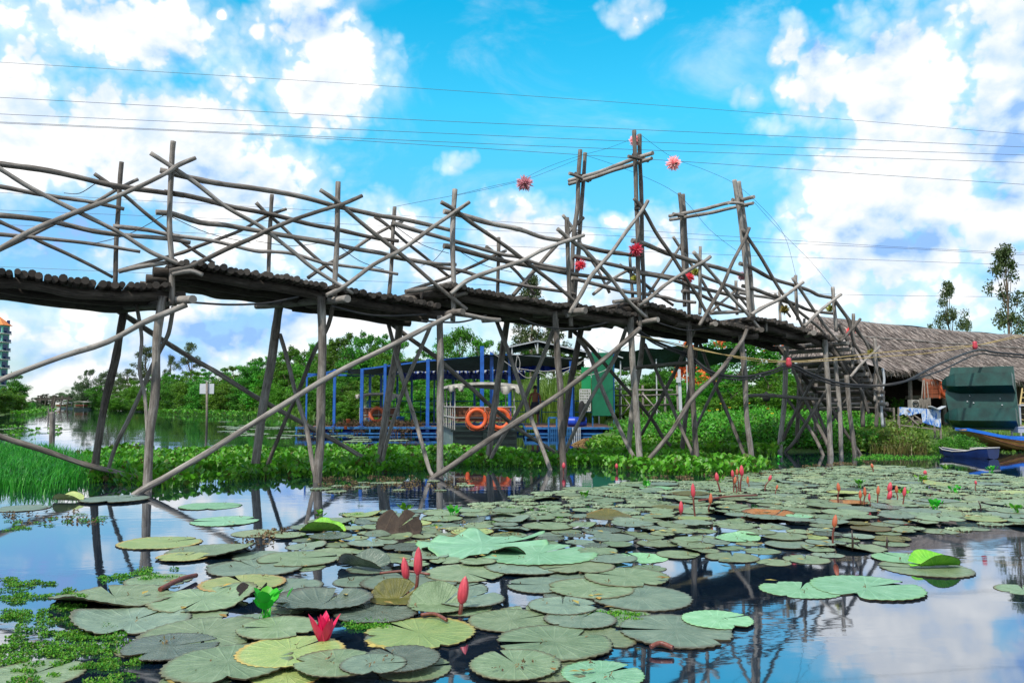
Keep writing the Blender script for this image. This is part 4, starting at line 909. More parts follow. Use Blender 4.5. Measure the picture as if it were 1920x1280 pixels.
deckpart(gx(985, 31), gx(1150, 31), 30.6, 36.6)
deckpart(gx(690, 37), gx(985, 37), 36.2, 37.4)
def top(py, Y): return at(960, py, Y).z
def dpost(px, py, Y, r=.045, m='blue'):
    mb = MB(); x = gx(px, Y); mb.box((x, Y, (ZD + top(py, Y)) / 2 - .1), (r * 2, r * 2, top(py, Y) - ZD + .2)); mb.box((x, Y, ZD + .01), (r * 4, r * 4, .025)); obj('post', mb, M[m], dock)
for px, py, Y, r in ((577, 706, 31.1, .03), (629, 692, 31.1, .05), (680, 691, 31.1, .06), (723, 682, 31.1, .055), (803, 673, 31.1, .065), (904, 649, 31.1, .075), (922, 660, 31.6, .07), (695, 700, 36.8, .05), (716, 703, 36.8, .05), (746, 705, 36.8, .04), (773, 705, 36.8, .045), (815, 703, 36.8, .035), (850, 700, 36.8, .06), (1009, 690, 36.4, .05), (1070, 676, 31.4, .065), (955, 664, 31.8, .05), (890, 700, 36.8, .05)):
    dpost(px, py, Y, r)
mb = MB()
for a, b, y0, y1 in (((573, 701), (650, 703), 31.1, 31.1), ((577, 706), (640, 692), 31.1, 31.1), ((577, 702), (700, 705), 31.1, 36.8), ((629, 695), (720, 702), 31.1, 36.8), ((680, 692), (803, 676), 31.15, 31.15), ((803, 676), (960, 664), 31.15, 31.8)):
    mb.bar(at(a[0], a[1], y0), at(b[0], b[1], y1), .06)
obj('top_beam', mb, M['blue'], dock)
mb = MB()
for Y, pts in ((37.35, (690, 740, 790, 840, 890, 940, 985)), (36.5, (1015, 1045, 1075, 1110))):
    for px in pts: mb.bar((gx(px, Y), Y, ZD), (gx(px, Y), Y, ZD + 1.0), .035)
    for z in (.5, 1.0): mb.bar((gx(pts[0], Y), Y, ZD + z), (gx(pts[-1], Y), Y, ZD + z), .035)
obj('railing', mb, M['blue_lite'], dock)
# shade net: sagging between posts from the front beam back
mb = MB(); nu, nv = 46, 12
def netp(u, v):
    px = 652 + (1095 - 652) * u; f = [(652, 690), (700, 686), (760, 676), (860, 667), (940, 661), (1000, 662), (1095, 668)]
    for (x0, y0), (x1, y1) in zip(f, f[1:]):
        if x0 <= px <= x1: py = y0 + (y1 - y0) * (px - x0) / (x1 - x0)
    a = at(px, py, 31.2); b = at(px, 692 if px > 740 else 692 + (px - 740) * -.05 * 0 , 36.9)
    p = a.lerp(b, v); sag = abs(math.sin(u * PI * 5)) * .10 * (1 - v * .5) + .20 * math.sin(v * PI)
    return p + Vector((0, 0, -sag + noise.noise(Vector((u * 22, v * 7, 1))) * .09))
for j in range(nv + 1):
    for i in range(nu + 1): mb.v.append(netp(i / nu, j / nv))
for j in range(nv):
    for i in range(nu): a = j * (nu + 1) + i; mb.face((a, a + 1, a + nu + 2, a + nu + 1), None, 0, True)
obj('shade_net', mb, M['net'], dock)
mb = MB(); mb2 = MB(); n = 60
for k in range(n + 1):
    x = gx(698, 36.9) + (gx(985, 36.9) - gx(698, 36.9)) * k / n; y = 36.95 + .04 * math.sin(k * 1.9)
    zt = top(693, 36.9); mb.v += [Vector((x, y, zt)), Vector((x, y, zt - .24 - .03 * (k % 3 == 0)))]
    if k: b = len(mb.v) - 4; mb.face((b, b + 1, b + 3, b + 2), None, 0, True)
    x = gx(755, 36.8) + (gx(985, 36.8) - gx(755, 36.8)) * k / n
    mb2.v += [Vector((x, y - .12, zt - .2)), Vector((x, y - .1, zt - .46 - .03 * math.sin(k * .5)))]
    if k: b = len(mb2.v) - 4; mb2.face((b, b + 1, b + 3, b + 2), None, 0, True)
obj('valance', mb, M['stripe'], dock); obj('valance_border', mb2, M['barrel'], dock)
mb = MB()
for p in scatter([Vector((gx(565, 31), 30.8)), Vector((gx(1000, 31), 30.8)), Vector((gx(1000, 31), 31.8)), Vector((gx(565, 31), 31.8))], 420):
    if noise.noise(Vector((p.x * .8, p.y, 3))) < -.05 or (p.x > gx(832, 31)): continue
    for _ in range(14):
        q = Vector((p.x + rnd.gauss(0, .1), p.y + rnd.gauss(0, .08), ZD + rnd.random() * .16 - (.22 if p.y < 31.0 else 0))); leaf(mb, q, rdir(-.2), rdir(.5), rnd.uniform(.1, .28), .03)
obj('dry_weed', mb, M['dry'], kind='stuff', label='dry uprooted water weed heaped along the dock edge', cat='dry weed', recentre=False)
# ---- tin roofed shelter on the dock
sh = empty('shelter', (gx(1020, 33), 33, ZD), 'dock shelter with a low gabled grey tin roof', 'shelter')
L0, L1, L2 = at(946, 650, 31.3), at(1008, 637, 31.3), at(1114, 661, 31.3)
for a, b in ((L0, L1), (L1, L2)):
    mb = MB(); n = 40
    for k in range(n + 1):
        p = a.lerp(b, k / n) + Vector((0, 0, .02 * math.sin(k * 1.7)))
        mb.v += [p, p + Vector((.25, 5.0, .06)), p - Vector((0, 0, .03)), p + Vector((.25, 5.0, .03))]
        if k: q = len(mb.v) - 8; mb.face((q, q + 1, q + 5, q + 4), None, 0, True); mb.face((q + 2, q + 6, q + 7, q + 3), None, 0, True); mb.face((q, q + 4, q + 6, q + 2))
    obj('roof', mb, M['tin'], sh)
mb = MB()
for p, q in ((L0, L1), (L1, L2)): mb.bar(p - Vector((0, .02, .05)), q - Vector((0, .02, .05)), .04)
for px, y0, y1 in ((960, 648, 664), (1008, 640, 664), (1100, 660, 668)): mb.bar(at(px, y0, 31.35), at(px, y1, 31.35), .05)
mb.bar(at(1008, 664, 31.35), at(1003, 645, 31.35), .03); mb.bar(at(955, 664, 31.35), at(1072, 672, 31.35), .05)
obj('truss', mb, M['metal'], sh)
for px in (958, 1075): mb = MB(); mb.bar(at(px, 664, 35.8), (gx(px, 35.8), 35.8, ZD), .07); obj('post', mb, M['blue'], sh)
mb = MB(); n = 30
for k in range(n + 1):
    x = gx(968, 33.5) + (gx(1072, 33.5) - gx(968, 33.5)) * k / n; t = k / n
    mb.v += [Vector((x, 33.5 + .08 * math.sin(k), top(676, 33.5))), Vector((x, 33.4 + .1 * math.sin(k * 1.3), top(695, 33.5) + .06 * math.sin(k * .7) - .1 * (1 - abs(2 * t - 1)) * 0))]
    if k: b = len(mb.v) - 4; mb.face((b, b + 1, b + 3, b + 2), None, 0, True)
obj('tarpaulin', mb, M['barrel'], sh)
# ---- green screen cabin
gc = empty('cabin', (gx(1130, 32), 32, ZD), 'narrow cabin clad in dark green sheets at the right end of the dock', 'cabin')
def sheet(p0, p1, y0, m, th=.05, nm='panel'):
    mb = MB(); a = at(p0[0], p0[1], y0); b = at(p1[0], p1[1], y0)
    mb.box(((a.x + b.x) / 2, y0, (a.z + b.z) / 2), (abs(b.x - a.x), th, abs(a.z - b.z))); return obj(nm, mb, M[m], gc)
sheet((1109, 661), (1150, 779), 31.0, 'panel_green'); sheet((1090, 688), (1108, 730), 31.4, 'panel_lite')
mb = MB(); a = at(1150.5, 661, 31.0); b = at(1150.5, 779, 31.0); mb.box((a.x + .01, 31.8, (a.z + b.z) / 2), (.05, 1.5, a.z - b.z)); obj('panel', mb, M['panel_green'], gc)
mb = MB()
for px in (1110, 1150): mb.bar(at(px, 660, 31.06), (gx(px, 31.06), 31.06, .0), .05); mb.bar(at(px, 660, 32.5), (gx(px, 32.5), 32.5, 0), .05)
for y in (705, 750, 779): mb.bar(at(1109, y, 31.08), at(1150, y, 31.08), .03)
obj('frame', mb, M['blue_lite'], gc)
mb = MB(); mb.bar(at(1118, 652, 31.2), at(1168, 671, 31.2), .04); obj('brace', mb, M['metal'], gc)
e = empty('breeze_block_panel', at(1096, 770, 30.9), 'pale pierced panel with rows of square holes left of the green cabin', 'panel')
mb = MB(); A = at(1087, 730, 30.9); B = at(1107, 770, 30.9); nx_, nz_ = 5, 8
for i in range(nx_ + 1): x = A.x + (B.x - A.x) * i / nx_; mb.box((x, 30.9, (A.z + B.z) / 2), (.035, .07, A.z - B.z))
for j in range(nz_ + 1): z = B.z + (A.z - B.z) * j / nz_; mb.box(((A.x + B.x) / 2, 30.9, z), (B.x - A.x - .001, .066, .045))
for i, j in ((0, 0), (0, 1), (0, 2), (0, 3), (1, 3), (2, 3), (3, 3), (4, 3), (0, 7), (4, 7), (2, 0), (3, 1), (4, 0), (2, 5), (4, 5)):
    mb.box((A.x + (B.x - A.x) * (i + .5) / nx_, 30.91, B.z + (A.z - B.z) * (j + .5) / nz_), ((B.x - A.x) / nx_ - .02, .05, (A.z - B.z) / nz_ - .03))
obj('panel', mb, M['white'], e)
mb = MB(); c = at(1091, 752, 30.75); mb.lathe(c - Vector((0, 0, .78)), [(.05, 0), (.13, .06), (.12, .3), (.14, .55), (.09, .72), (.03, .8)], 10)
tag(obj('hanging_cloth', mb, M['black']), 'black cloth hanging in front of the pierced panel', 'cloth')
mb = MB(); c = Vector((gx(1064, 30.9), 30.95, ZD + .19)); mb.lathe(c, [(0, 0), (.17, 0), (.185, .03), (.185, .25), (.195, .27), (.185, .29), (.185, .55), (.17, .72), (0, .72)], 16, 0, Matrix.Rotation(PI / 2, 3, 'Y'))
tag(obj('barrel', mb, M['barrel']), 'blue plastic barrel lying on the dock by the green cabin', 'barrel')
e = empty('gangway_gate', (gx(1040, 30.6), 30.6, ZD), 'blue steel gate frame with a row of pale pickets at the dock edge', 'gate')
mb = MB()
for px in (1028, 1043): mb.bar((gx(px, 30.5), 30.5, 0), (gx(px, 30.5), 30.5, ZD + .35), .06)
mb.bar((gx(1028, 30.5), 30.5, ZD + .35), (gx(1043, 30.5), 30.5, ZD + .35), .06); obj('frame', mb, M['blue_lite'], e)
for i in range(17):
    mb = MB(); x = gx(1032 + i * 3.4, 30.4); mb.box((x, 30.4, .14), (.035, .03, .36)); obj('picket', mb, M['metal'] if i > 11 else M['blue_lite'], e)
# electric wires strung across the shelter
for pts, lb in (([(910, 653, 31), (935, 669, 31), (960, 687, 31), (975, 691, 31), (1020, 696, 31), (1062, 690, 31), (1085, 680, 31), (1110, 668, 31)], 'white wire sagging under the tin roof'), ([(970, 667, 31), (968, 690, 31), (985, 707, 31), (1000, 706, 31), (1012, 699, 31), (1035, 708, 31), (1060, 697, 31), (1090, 680, 31)], 'loose looped wire under the shelter'), ([(972, 668, 31), (975, 680, 31), (973, 694, 31), (968, 690, 31)], 'coiled wire hanging from the shelter beam'), ([(1075, 707, 31), (1110, 702, 30.5), (1140, 690, 30.5), (1160, 660, 30.5), (1190, 640, 30)], 'wire rising to the right of the green cabin')):
    mb = MB(); mb.tube(spl([at(*p) for p in pts], 5), .012, 5); tag(obj('wire', mb, M['white']), lb, 'wire', 'wires on the dock')
# ---- covered tour boats
def tour_boat(loc, rz, label, sc=1.0, det=True, roofm='canvas', hullm='hull_green', group='tour boats', number=None):
    e = empty('tour_boat', loc, label, 'boat', group); Lb, W = 5.2, 1.8
    P0 = WLOC[e.name]; T = lambda x, y, z: P0 + Vector((x, y, z))
    mb = MB()                                            # hull: barge with raked bow
    st = [(-.0, .30, .0), (.25, .02, 0), (Lb - .5, .0, 0), (Lb, .22, 0)]
    for y, zb, _ in st: mb.v += [T(-W / 2, y, zb - .12), T(W / 2, y, zb - .12), T(W / 2, y, .44), T(-W / 2, y, .44)]
    mb.v[0].z = mb.v[1].z = P0.z - .08
    for i in range(3):
        b = i * 4
        for k in range(4): mb.face((b + k, b + (k + 1) % 4, b + 4 + (k + 1) % 4, b + 4 + k), None, 1 if k in (1, 3) else 0)
    mb.face((0, 3, 2, 1)); mb.face((12, 13, 14, 15)); h = obj('hull', mb, [M[hullm], M['hull_side']], e)
    mb = MB(); mb.box(T(0, Lb / 2, .455), (W + .12, Lb + .1, .05)); obj('deck', mb, M['hull_green'], e)
    mb = MB(); n = 12
    for k in range(n + 1):                               # cambered roof
        x = -1.05 + 2.1 * k / n; z = 1.72 + .09 * (1 - (x / 1.05) ** 2)
        mb.v += [T(x, -.1, z), T(x, Lb - .6, z), T(x, -.1, z - .07), T(x, Lb - .6, z - .07)]
        if k: q = len(mb.v) - 8; mb.face((q, q + 1, q + 5, q + 4), None, 0, True); mb.face((q + 2, q + 6, q + 7, q + 3), None, 0, True); mb.face((q, q + 4, q + 6, q + 2)); mb.face((q + 1, q + 3, q + 7, q + 5))
    mb.quad(T(-1.05, -.1, 1.72), T(-1.05, -.1, 1.65), T(-1.05, Lb - .6, 1.65), T(-1.05, Lb - .6, 1.72)); mb.quad(T(1.05, -.1, 1.72), T(1.05, Lb - .6, 1.72), T(1.05, Lb - .6, 1.65), T(1.05, -.1, 1.65))
    obj('roof', mb, M[roofm], e)
    if not det:
        for x in (-.85, .85):
            for y in (.2, Lb - .9): mb = MB(); mb.bar(T(x, y, .45), T(x, y, 1.66), .05); obj('roof_post', mb, M['white'], e)
        mb = MB(); mb.box(T(0, .6, .9), (1.6, .1, .5)); mb.box(T(0, 2.4, .9), (1.6, .1, .5)); obj('bench', mb, M['brown_wood'], e)
        mb = MB()
        for x in (-.86, .86): mb.bar(T(x, .1, 1.0), T(x, Lb - .8, 1.0), .05)
        mb.bar(T(-.86, .1, 1.0), T(.86, .1, 1.0), .05); obj('railing', mb, M['lattice'], e)
    else:
        for x in (-.84, .84):
            for y in (.12, 1.7, 3.2, Lb - .8): mb = MB(); mb.bar(T(x, y, .48), T(x, y, 1.66), .03); obj('roof_post', mb, M['white'], e)
        mb = MB()
        for z in (.82, 1.12):
            mb.bar(T(-.86, .06, z), T(.86, .06, z), .022)
            for x in (-.86, .86): mb.bar(T(x, .06, z), T(x, Lb - .7, z), .03)
        for x in [-.86 + .43 * i for i in range(5)]: mb.bar(T(x, .06, .48), T(x, .06, 1.12), .018)
        for y in (.7, 1.4, 2.1, 2.8, 3.5, 4.2):
            for x in (-.86, .86): mb.bar(T(x, y, .48), T(x, y, 1.12), .016)
        obj('railing', mb, M['white'], e)
        for y in (.45, 1.9, 3.3):
            mb = MB(); mb.box(T(0, y, .72), (1.5, .36, .05))
            for z in (.87, .98, 1.08): mb.box(T(0, y - .2, z), (1.5, .03, .085))
            obj('bench', mb, M['brown_wood'], e)
        for x0, x1, dz in ((-1.06, -.62, .17), (.42, 1.06, .24)):    # loose canvas hanging from the front roof edge
            mb = MB(); n = 14
            for k in range(n + 1):
                t = k / n; x = x0 + (x1 - x0) * t; d = dz * (.35 + .65 * abs(math.sin(t * PI * 1.5 + .5))) 
                mb.v += [T(x, -.12 + .02 * math.sin(k), 1.70), T(x, -.15 + .05 * math.sin(k * 1.4), 1.70 - d * .6), T(x, -.1 + .05 * math.sin(k * 1.1), 1.70 - d)]
                if k: b = len(mb.v) - 6; mb.face((b, b + 1, b + 4, b + 3), None, 0, True); mb.face((b + 1, b + 2, b + 5, b + 4), None, 0, True)
            obj('canvas_flap', mb, M['canvas'], e)
        mb = MB()
        for z in (.1, .3): mb.box(T(0, -.03 - (.0 if z > .2 else -.03), z), (W - .1, .04, .03))
        mb.box(T(0, -.04, .16), (.12, .08, .5)); obj('bow_batten', mb, M['hull_green'], e)
    e.rotation_euler.z = rz; e.scale = (sc,) * 3
    return e
b1 = tour_boat((gx(910, 22.4), 22.4, 0), R(9), 'small tour boat with white canopy and two orange lifebuoys on its front rail')
b2 = tour_boat((gx(712, 33.2), 33.2, 0), R(7), 'tour boat with white canopy moored behind the dock walkway', .92)
tour_boat((gx(265.5, 128), 128, 0), R(4), 'distant brown tour boat seen between the first pair of legs', .98, False)
tour_boat((gx(153, 160), 160, 0), R(8), 'distant brown tour boat left of the first back leg', .95, False)
tour_boat((gx(112.5, 200), 200, 0), R(-12), 'distant white and blue boat by the far footbridge', .9, False, 'white', 'white')
# hull number on the near boat's left side
cu = bpy.data.curves.new('hull_number', 'FONT'); cu.body = '5'; cu.size = .2; cu.extrude = .002
to = bpy.data.objects.new('tmp_number', cu); COL.objects.link(to); bpy.context.view_layer.update()
me = bpy.data.meshes.new_from_object(to.evaluated_get(bpy.context.evaluated_depsgraph_get())); bpy.data.objects.remove(to)
me.materials.clear(); me.materials.append(M['white'])
o = bpy.data.objects.new('hull_number', me); COL.objects.link(o); o.parent = b1; o.rotation_euler = (PI / 2, 0, -PI / 2); o.location = (-.906, .9, .16)
# ---- lifebuoys
def lifebuoy(c, rz, Rr, r, m, label, tilt=0):
    e = empty('lifebuoy', c, label, 'lifebuoy', 'orange lifebuoys'); P0 = WLOC[e.name]
    mb = MB(); mb.tube([P0 + Vector((Rr * math.cos(2 * PI * k / 32), 0, Rr * math.sin(2 * PI * k / 32))) for k in range(32)], r, 12, closed=True); obj('ring', mb, M[m], e)
    for k in range(4):
        a = 2 * PI * k / 4 + .78; mb = MB(); pts = [P0 + Vector((Rr * math.cos(a + d), 0, Rr * math.sin(a + d))) for d in (-.09, 0, .09)]; mb.tube(pts, r * 1.06, 12, caps=False); obj('band', mb, M['orange_old'], e)
    mb = MB(); mb.tube([P0 + Vector(((Rr + r * (1.15 + .5 * abs(math.sin(2 * a)))) * math.cos(a), -.01, (Rr + r * (1.15 + .5 * abs(math.sin(2 * a)))) * math.sin(a))) for a in [2 * PI * k / 40 for k in range(40)]], .008, 5, closed=True); obj('grab_line', mb, M['orange_old'], e)
    e.rotation_euler = (R(tilt), 0, rz)
lifebuoy(at(894, 785, 22.3), R(9), .25, .058, 'orange', 'whole orange lifebuoy hung at the left of the boat rail')
lifebuoy(at(937.5, 785, 22.35), R(9), .25, .058, 'orange', 'orange lifebuoy on the boat rail half hidden by the leaning back leg')
lifebuoy(at(707, 777, 32.9), R(7), .26, .065, 'orange_old', 'faded orange lifebuoy on the boat moored behind the dock')
# red floats and buckets at the dock
for px, py, r_, lb in ((653, 788, .09, 'pale red bucket on the dock edge'), (648, 801, .07, 'small red float hanging at the dock edge')):
    mb = MB(); mb.lathe(at(px, py, 30.8) - Vector((0, 0, r_)), [(0, 0), (r_ * .75, 0), (r_, r_ * 1.6), (r_ * 1.05, r_ * 1.65), (r_ * .9, r_ * 1.6), (r_ * .7, r_ * .3)], 12); tag(obj('bucket', mb, M['orange_old']), lb, 'bucket')
mb = MB(); mb.lathe(Vector((gx(752, 32), 32.0, ZD)), [(0, 0), (.13, 0), (.17, .36), (.18, .37), (.16, .34), (.12, .04)], 14); tag(obj('bucket', mb, M['blue_lite']), 'blue grey tub standing on the dock walkway', 'bucket')
# ---- person on the dock, back turned
pe = empty('person', (gx(1003, 34), 34, ZD), 'shirtless person in dark shorts standing on the dock with their back turned', 'person')
def skin(name, chain_pts, edges, rad, m, parent, root=0):
    me = bpy.data.meshes.new(name); me.from_pydata(chain_pts, edges, []); o = bpy.data.objects.new(name, me); COL.objects.link(o); o.parent = parent
    sk = o.modifiers.new('skin', 'SKIN'); ss = o.modifiers.new('sub', 'SUBSURF'); ss.levels = 2; ss.render_levels = 2; sk.use_smooth_shade = True
    for i, v in enumerate(me.skin_vertices[0].data): v.radius = rad[i] if isinstance(rad[i], tuple) else (rad[i], rad[i]); v.use_root = (i == root)
    me.materials.append(m); return o
V = []; E = []; RD = []
def jv(p, r, fr=None):
    V.append(p); RD.append(r)
    if fr is not None: E.append((fr, len(V) - 1))
    return len(V) - 1
pel = jv((0, 0, .84), (.135, .10)); wa = jv((0, .01, .98), (.115, .085), pel); ch = jv((0, .0, 1.16), (.15, .10), wa); sh_ = jv((0, .01, 1.30), (.12, .075), ch); nk = jv((0, 0, 1.38), .05, sh_); hd0 = jv((0, -.01, 1.46), (.068, .08), nk); hd1 = jv((0, 0, 1.55), (.075, .09), hd0); jv((0, 0, 1.62), (.05, .06), hd1)
for s in (-1, 1):
    a = jv((s * .175, .01, 1.285), .052, sh_); b = jv((s * .235, .03, 1.04), .042, a); c = jv((s * .245, -.05, .83), .032, b); h_ = jv((s * .24, -.085, .755), (.036, .022), c)
    for k in range(4): f1 = jv((s * .24 + (k - 1.5) * .014, -.105 - k * .002, .70 - (.006 if k in (0, 3) else 0)), .0085, h_); jv((s * .235 + (k - 1.5) * .013, -.10, .665 + (.012 if k in (0, 3) else 0)), .0075, f1)
    t1 = jv((s * .215, -.115, .745), .010, h_); jv((s * .205, -.125, .71), .008, t1)
    l = jv((s * .085, 0, .76), .085, pel); kn = jv((s * .10, -.015, .45), .055, l); cf = jv((s * .105, .015, .30), .05, kn); an = jv((s * .11, .02, .075), .034, cf); jv((s * .12, -.06, .035), (.04, .028), an); jv((s * .125, -.14, .025), (.04, .02), len(V) - 1)
skin('body', V, E, RD, M['skin'], pe)
mb = MB()
for r_, z in ((.0, 0),): pass
P0 = WLOC[pe.name]
mb.lathe(P0 + Vector((0, .005, 1.50)), [(.082, 0), (.092, .05), (.09, .09), (.07, .135), (.03, .155), (0, .16)], 16); obj('hair', mb, M['hair'], pe)
mb = MB(); rings = [(.155, .115, .96), (.17, .125, .86), (.18, .13, .76)]
for rx, ry, z in rings:
    for k in range(18): a = 2 * PI * k / 18; mb.v.append(P0 + Vector((rx * math.cos(a), ry * math.sin(a), z)))
for j in range(2):
    for k in range(18): mb.face((j * 18 + k, j * 18 + (k + 1) % 18, (j + 1) * 18 + (k + 1) % 18, (j + 1) * 18 + k), None, 0, True)
for s in (-1, 1): mb.lathe(P0 + Vector((s * .095, -.005, .44)), [(.10, 0), (.105, .04), (.112, .2), (.115, .36)], 14)
obj('shorts', mb, M['shorts'], pe)
# ---- net screen and rails right of the dock
e = empty('net_canopy', (gx(1210, 35), 35, gz(gx(1210, 35), 35)), 'dark net canopy stretched on poles right of the green cabin', 'canopy')
mb = MB(); nu, nv = 30, 8
top_ = [(1118, 664), (1180, 657), (1230, 653), (1285, 649), (1330, 652), (1400, 656)]; bot_ = [(1118, 690), (1180, 692), (1230, 690), (1285, 686), (1330, 684), (1400, 676)]
def ip(l, x):
    for (x0, y0), (x1, y1) in zip(l, l[1:]):
        if x0 <= x <= x1: return y0 + (y1 - y0) * (x - x0) / (x1 - x0)
for j in range(nv + 1):
    for i in range(nu + 1):
        x = 1118 + (1400 - 1118) * i / nu; v = j / nv
        mb.v.append(at(x, ip(top_, x) * (1 - v) + ip(bot_, x) * v + 2 * math.sin(i * 1.1 + j), 35 + .25 * math.sin(i * .9) * v + v * .9))
for j in range(nv):
    for i in range(nu): a = j * (nu + 1) + i; mb.face((a, a + 1, a + nu + 2, a + nu + 1), None, 0, True)
obj('net', mb, M['net'], e)
for px in (1122, 1163, 1230, 1287, 1398): mb = MB(); mb.bar(at(px, 655, 35.4), (gx(px, 35.4), 35.4, gz(gx(px, 35.4), 35.4) - .2), .05); obj('pole', mb, M['metal'], e)
e = empty('rail_fence', (gx(1205, 32), 32, gz(gx(1205, 32), 32)), 'rustic fence of grey poles with crossed braces left of the flame tree', 'fence')
for a, b in (((1150, 741), (1275, 739)), ((1150, 729), (1262, 731)), ((1215, 783), (1262, 782)), ((1152, 760), (1260, 758))): mb = MB(); mb.tube([at(*a, 32), at((a[0] + b[0]) / 2, (a[1] + b[1]) / 2 + 1, 32), at(*b, 32)], .035, 7); obj('rail', mb, M['leg'], e)
for px in (1162, 1205, 1246, 1270): mb = MB(); mb.tube([at(px, 722, 32.05), (gx(px, 32.05), 32.05, gz(gx(px, 32), 32) - .2)], .05, 7); obj('post', mb, M['leg'], e)
for a, b in (((1162, 735), (1200, 785)), ((1200, 738), (1163, 782)), ((1205, 738), (1245, 782)), ((1244, 740), (1206, 785))): mb = MB(); mb.tube([at(*a, 31.93), at(*b, 31.93)], .03, 7); obj('brace', mb, M['leg'], e)
mb = MB(); mb.bar(at(1273, 692, 30), (gx(1275, 30), 30, gz(gx(1275, 30), 30) - .1), .10); mb.box(at(1272, 712, 29.9), (.16, .08, .2)); tag(obj('meter_post', mb, M['conc']), 'pale post with a small meter box among the orange blossoms', 'post')
mb = MB()
c = Vector((gx(1112, 23.5), 23.5, gz(gx(1112, 23.5), 23.5) - .05))
for _ in range(2600):
    a = rnd.uniform(0, 6.28); k = math.sqrt(rnd.random()); q = c + Vector((math.cos(a) * k * .75, math.sin(a) * k * .6, .34 * (1 - k * k) * rnd.uniform(.7, 1))); leaf(mb, q, Vector((math.cos(a + rnd.uniform(-1, 1)), math.sin(a), -.35)), rdir(.6), rnd.uniform(.08, .22), .018)
tag(obj('straw_heap', mb, M['straw']), 'heap of cut straw on the shore beside the dock end', 'straw heap')
for px, c_, lb in ((1425, 745, 'black hen shaped bundle hung on the pole rail'),):
    mb = MB(); q = at(px + 12, c_, 25.5); mb.lathe(q - Vector((0, 0, .15)), [(.0, 0), (.1, .04), (.14, .15), (.09, .26), (.03, .34), (0, .35)], 10); tag(obj('bundle', mb, M['black']), 'black bundle hanging on the rail below the flame tree', 'bundle')
for px, py in ((1345, 768), (1352, 757), (1368, 764), (1404, 756), (1388, 790), (1330, 770), (1440, 766), (1448, 775), (1530, 790), (1480, 808)):
    q = at(px, py, 23.8); g_ = Vector((q.x, q.y, gz(q.x, q.y))); fl = empty('wild_flower', g_, 'yellow wild flower on a tall stem under the bridge', 'flower', 'yellow wild flowers')
    mb = MB(); mb.tube([g_, g_.lerp(q, .5) + Vector((.02, 0, 0)), q], .005, 5); obj('stem', mb, M['reed'], fl)
    mb = MB()
    for k in range(9): a = 2 * PI * k / 9; leaf(mb, q, Vector((math.cos(a), math.sin(a) * .6, .25)), Vector((0, -1, .3)), .05, .028)
    obj('petals', mb, M['yellow_petal'], fl)
# ---- thatched hut
RL = Vector((gx(1530, 27), 27, 0)); RDIR = Vector((.894, .447, 0)); RP = Vector((.447, -.894, 0)); RZ = 4.2; LEN = 15.0
hut = empty('thatched_hut', (RL.x + 5, RL.y, gz(RL.x + 5, RL.y)), 'long hut under a sagging grey palm thatch roof behind the stairs', 'hut')
def slope(t, v, side=1, zed=2.05): # t metres along the ridge, v 0 ridge..1 eave
    z = RZ - .05 * t * .3 + .06 * noise.noise(Vector((t * .5, v * 2, side))) - .10 * math.sin(min(1, max(0, t / LEN)) * PI)
    e0 = 2.95 if side > 0 else 1.3
    if side < 0: zed = RZ - .9
    return RL + RDIR * t + RP * (e0 * v * side) + Vector((0, 0, z + (zed - z) * v - .12 * math.sin(v * PI)))
mb = MB(); straw = MB()
def grid(fn, nu, nv, u0, u1):
    b = len(mb.v)
    for j in range(nv + 1):
        for i in range(nu + 1): mb.v.append(fn(u0 + (u1 - u0) * i / nu, j / nv))
    for j in range(nv):
        for i in range(nu):
            a = b + j * (nu + 1) + i; q = [(u0 + (u1 - u0) * (i + di) / nu, (j + dj) / nv * 3) for di, dj in ((0, 0), (1, 0), (1, 1), (0, 1))]
            mb.face((a, a + 1, a + nu + 2, a + nu + 1), q, 0, True)
grid(lambda t, v: slope(t, v * (.84 if t < 1.75 else 1.0)), 90, 12, 0, LEN)
grid(lambda t, v: slope(t, v, -1), 40, 6, 0, LEN)
def hip(u, v):                      # left end, u -1 (back) .. 1 (front)
    c = RL + RP * ((2.95 if u > 0 else 1.1) * u * .84) - RDIR * (1.25 * (1 - .35 * abs(u) ** 2)) + Vector((0, 0, 2.55)); 
    return (RL + Vector((0, 0, RZ))).lerp(c if abs(u) < .99 else slope(0, .84 if u > 0 else 1.0, 1 if u > 0 else -1), v) 
grid(hip, 16, 10, -1, 1)
rim = len(mb.v)
for i in range(91):                 # thick ragged eave
    t = LEN * i / 90; p = slope(t, .84 if t < 1.75 else 1.0); mb.v += [p, p + RP * -.12 + Vector((0, 0, -.24 - rnd.random() * .06))]
    if i: b = rim + 2 * i - 2; mb.face((b, b + 1, b + 3, b + 2), ((t, 0), (t, .2), (t + .1, .2), (t + .1, 0)), 0, False)
obj('roof', mb, M['thatch'], hut)
for _ in range(9500):
    t = rnd.uniform(-.1, LEN * .93); v = rnd.random() ** .85; lim = .84 if t < 1.75 else 1.0; v *= lim * 1.02
    p = slope(max(0, t), v) + Vector((0, 0, .02 + rnd.random() * .035)); d = (slope(max(0, t), v + .1) - slope(max(0, t), v)).normalized() + RDIR * rnd.gauss(.25, .25); leaf(straw, p, d, Vector((0, -.3, 1)) + rdir() * .3, rnd.uniform(.2, .55), rnd.uniform(.02, .05), .1)
for _ in range(1500):
    u = rnd.uniform(-.6, 1); v = rnd.random() * .97; p = hip(u, v); d = (hip(u, v + .03) - p).normalized(); leaf(straw, p + Vector((-.03, -.02, .03)), d + rdir() * .25, Vector((-.5, -.3, 1)), rnd.uniform(.15, .4), .03, .1)
for i in range(900):                # fringe
    t = rnd.uniform(0, LEN * .93); p = slope(t, .84 if t < 1.75 else 1.0) + RP * -.04; leaf(straw, p, Vector((0, 0, -1)) + rdir() * .3 + RP * .3, RP + rdir() * .4, rnd.uniform(.12, .4), .03, .1)
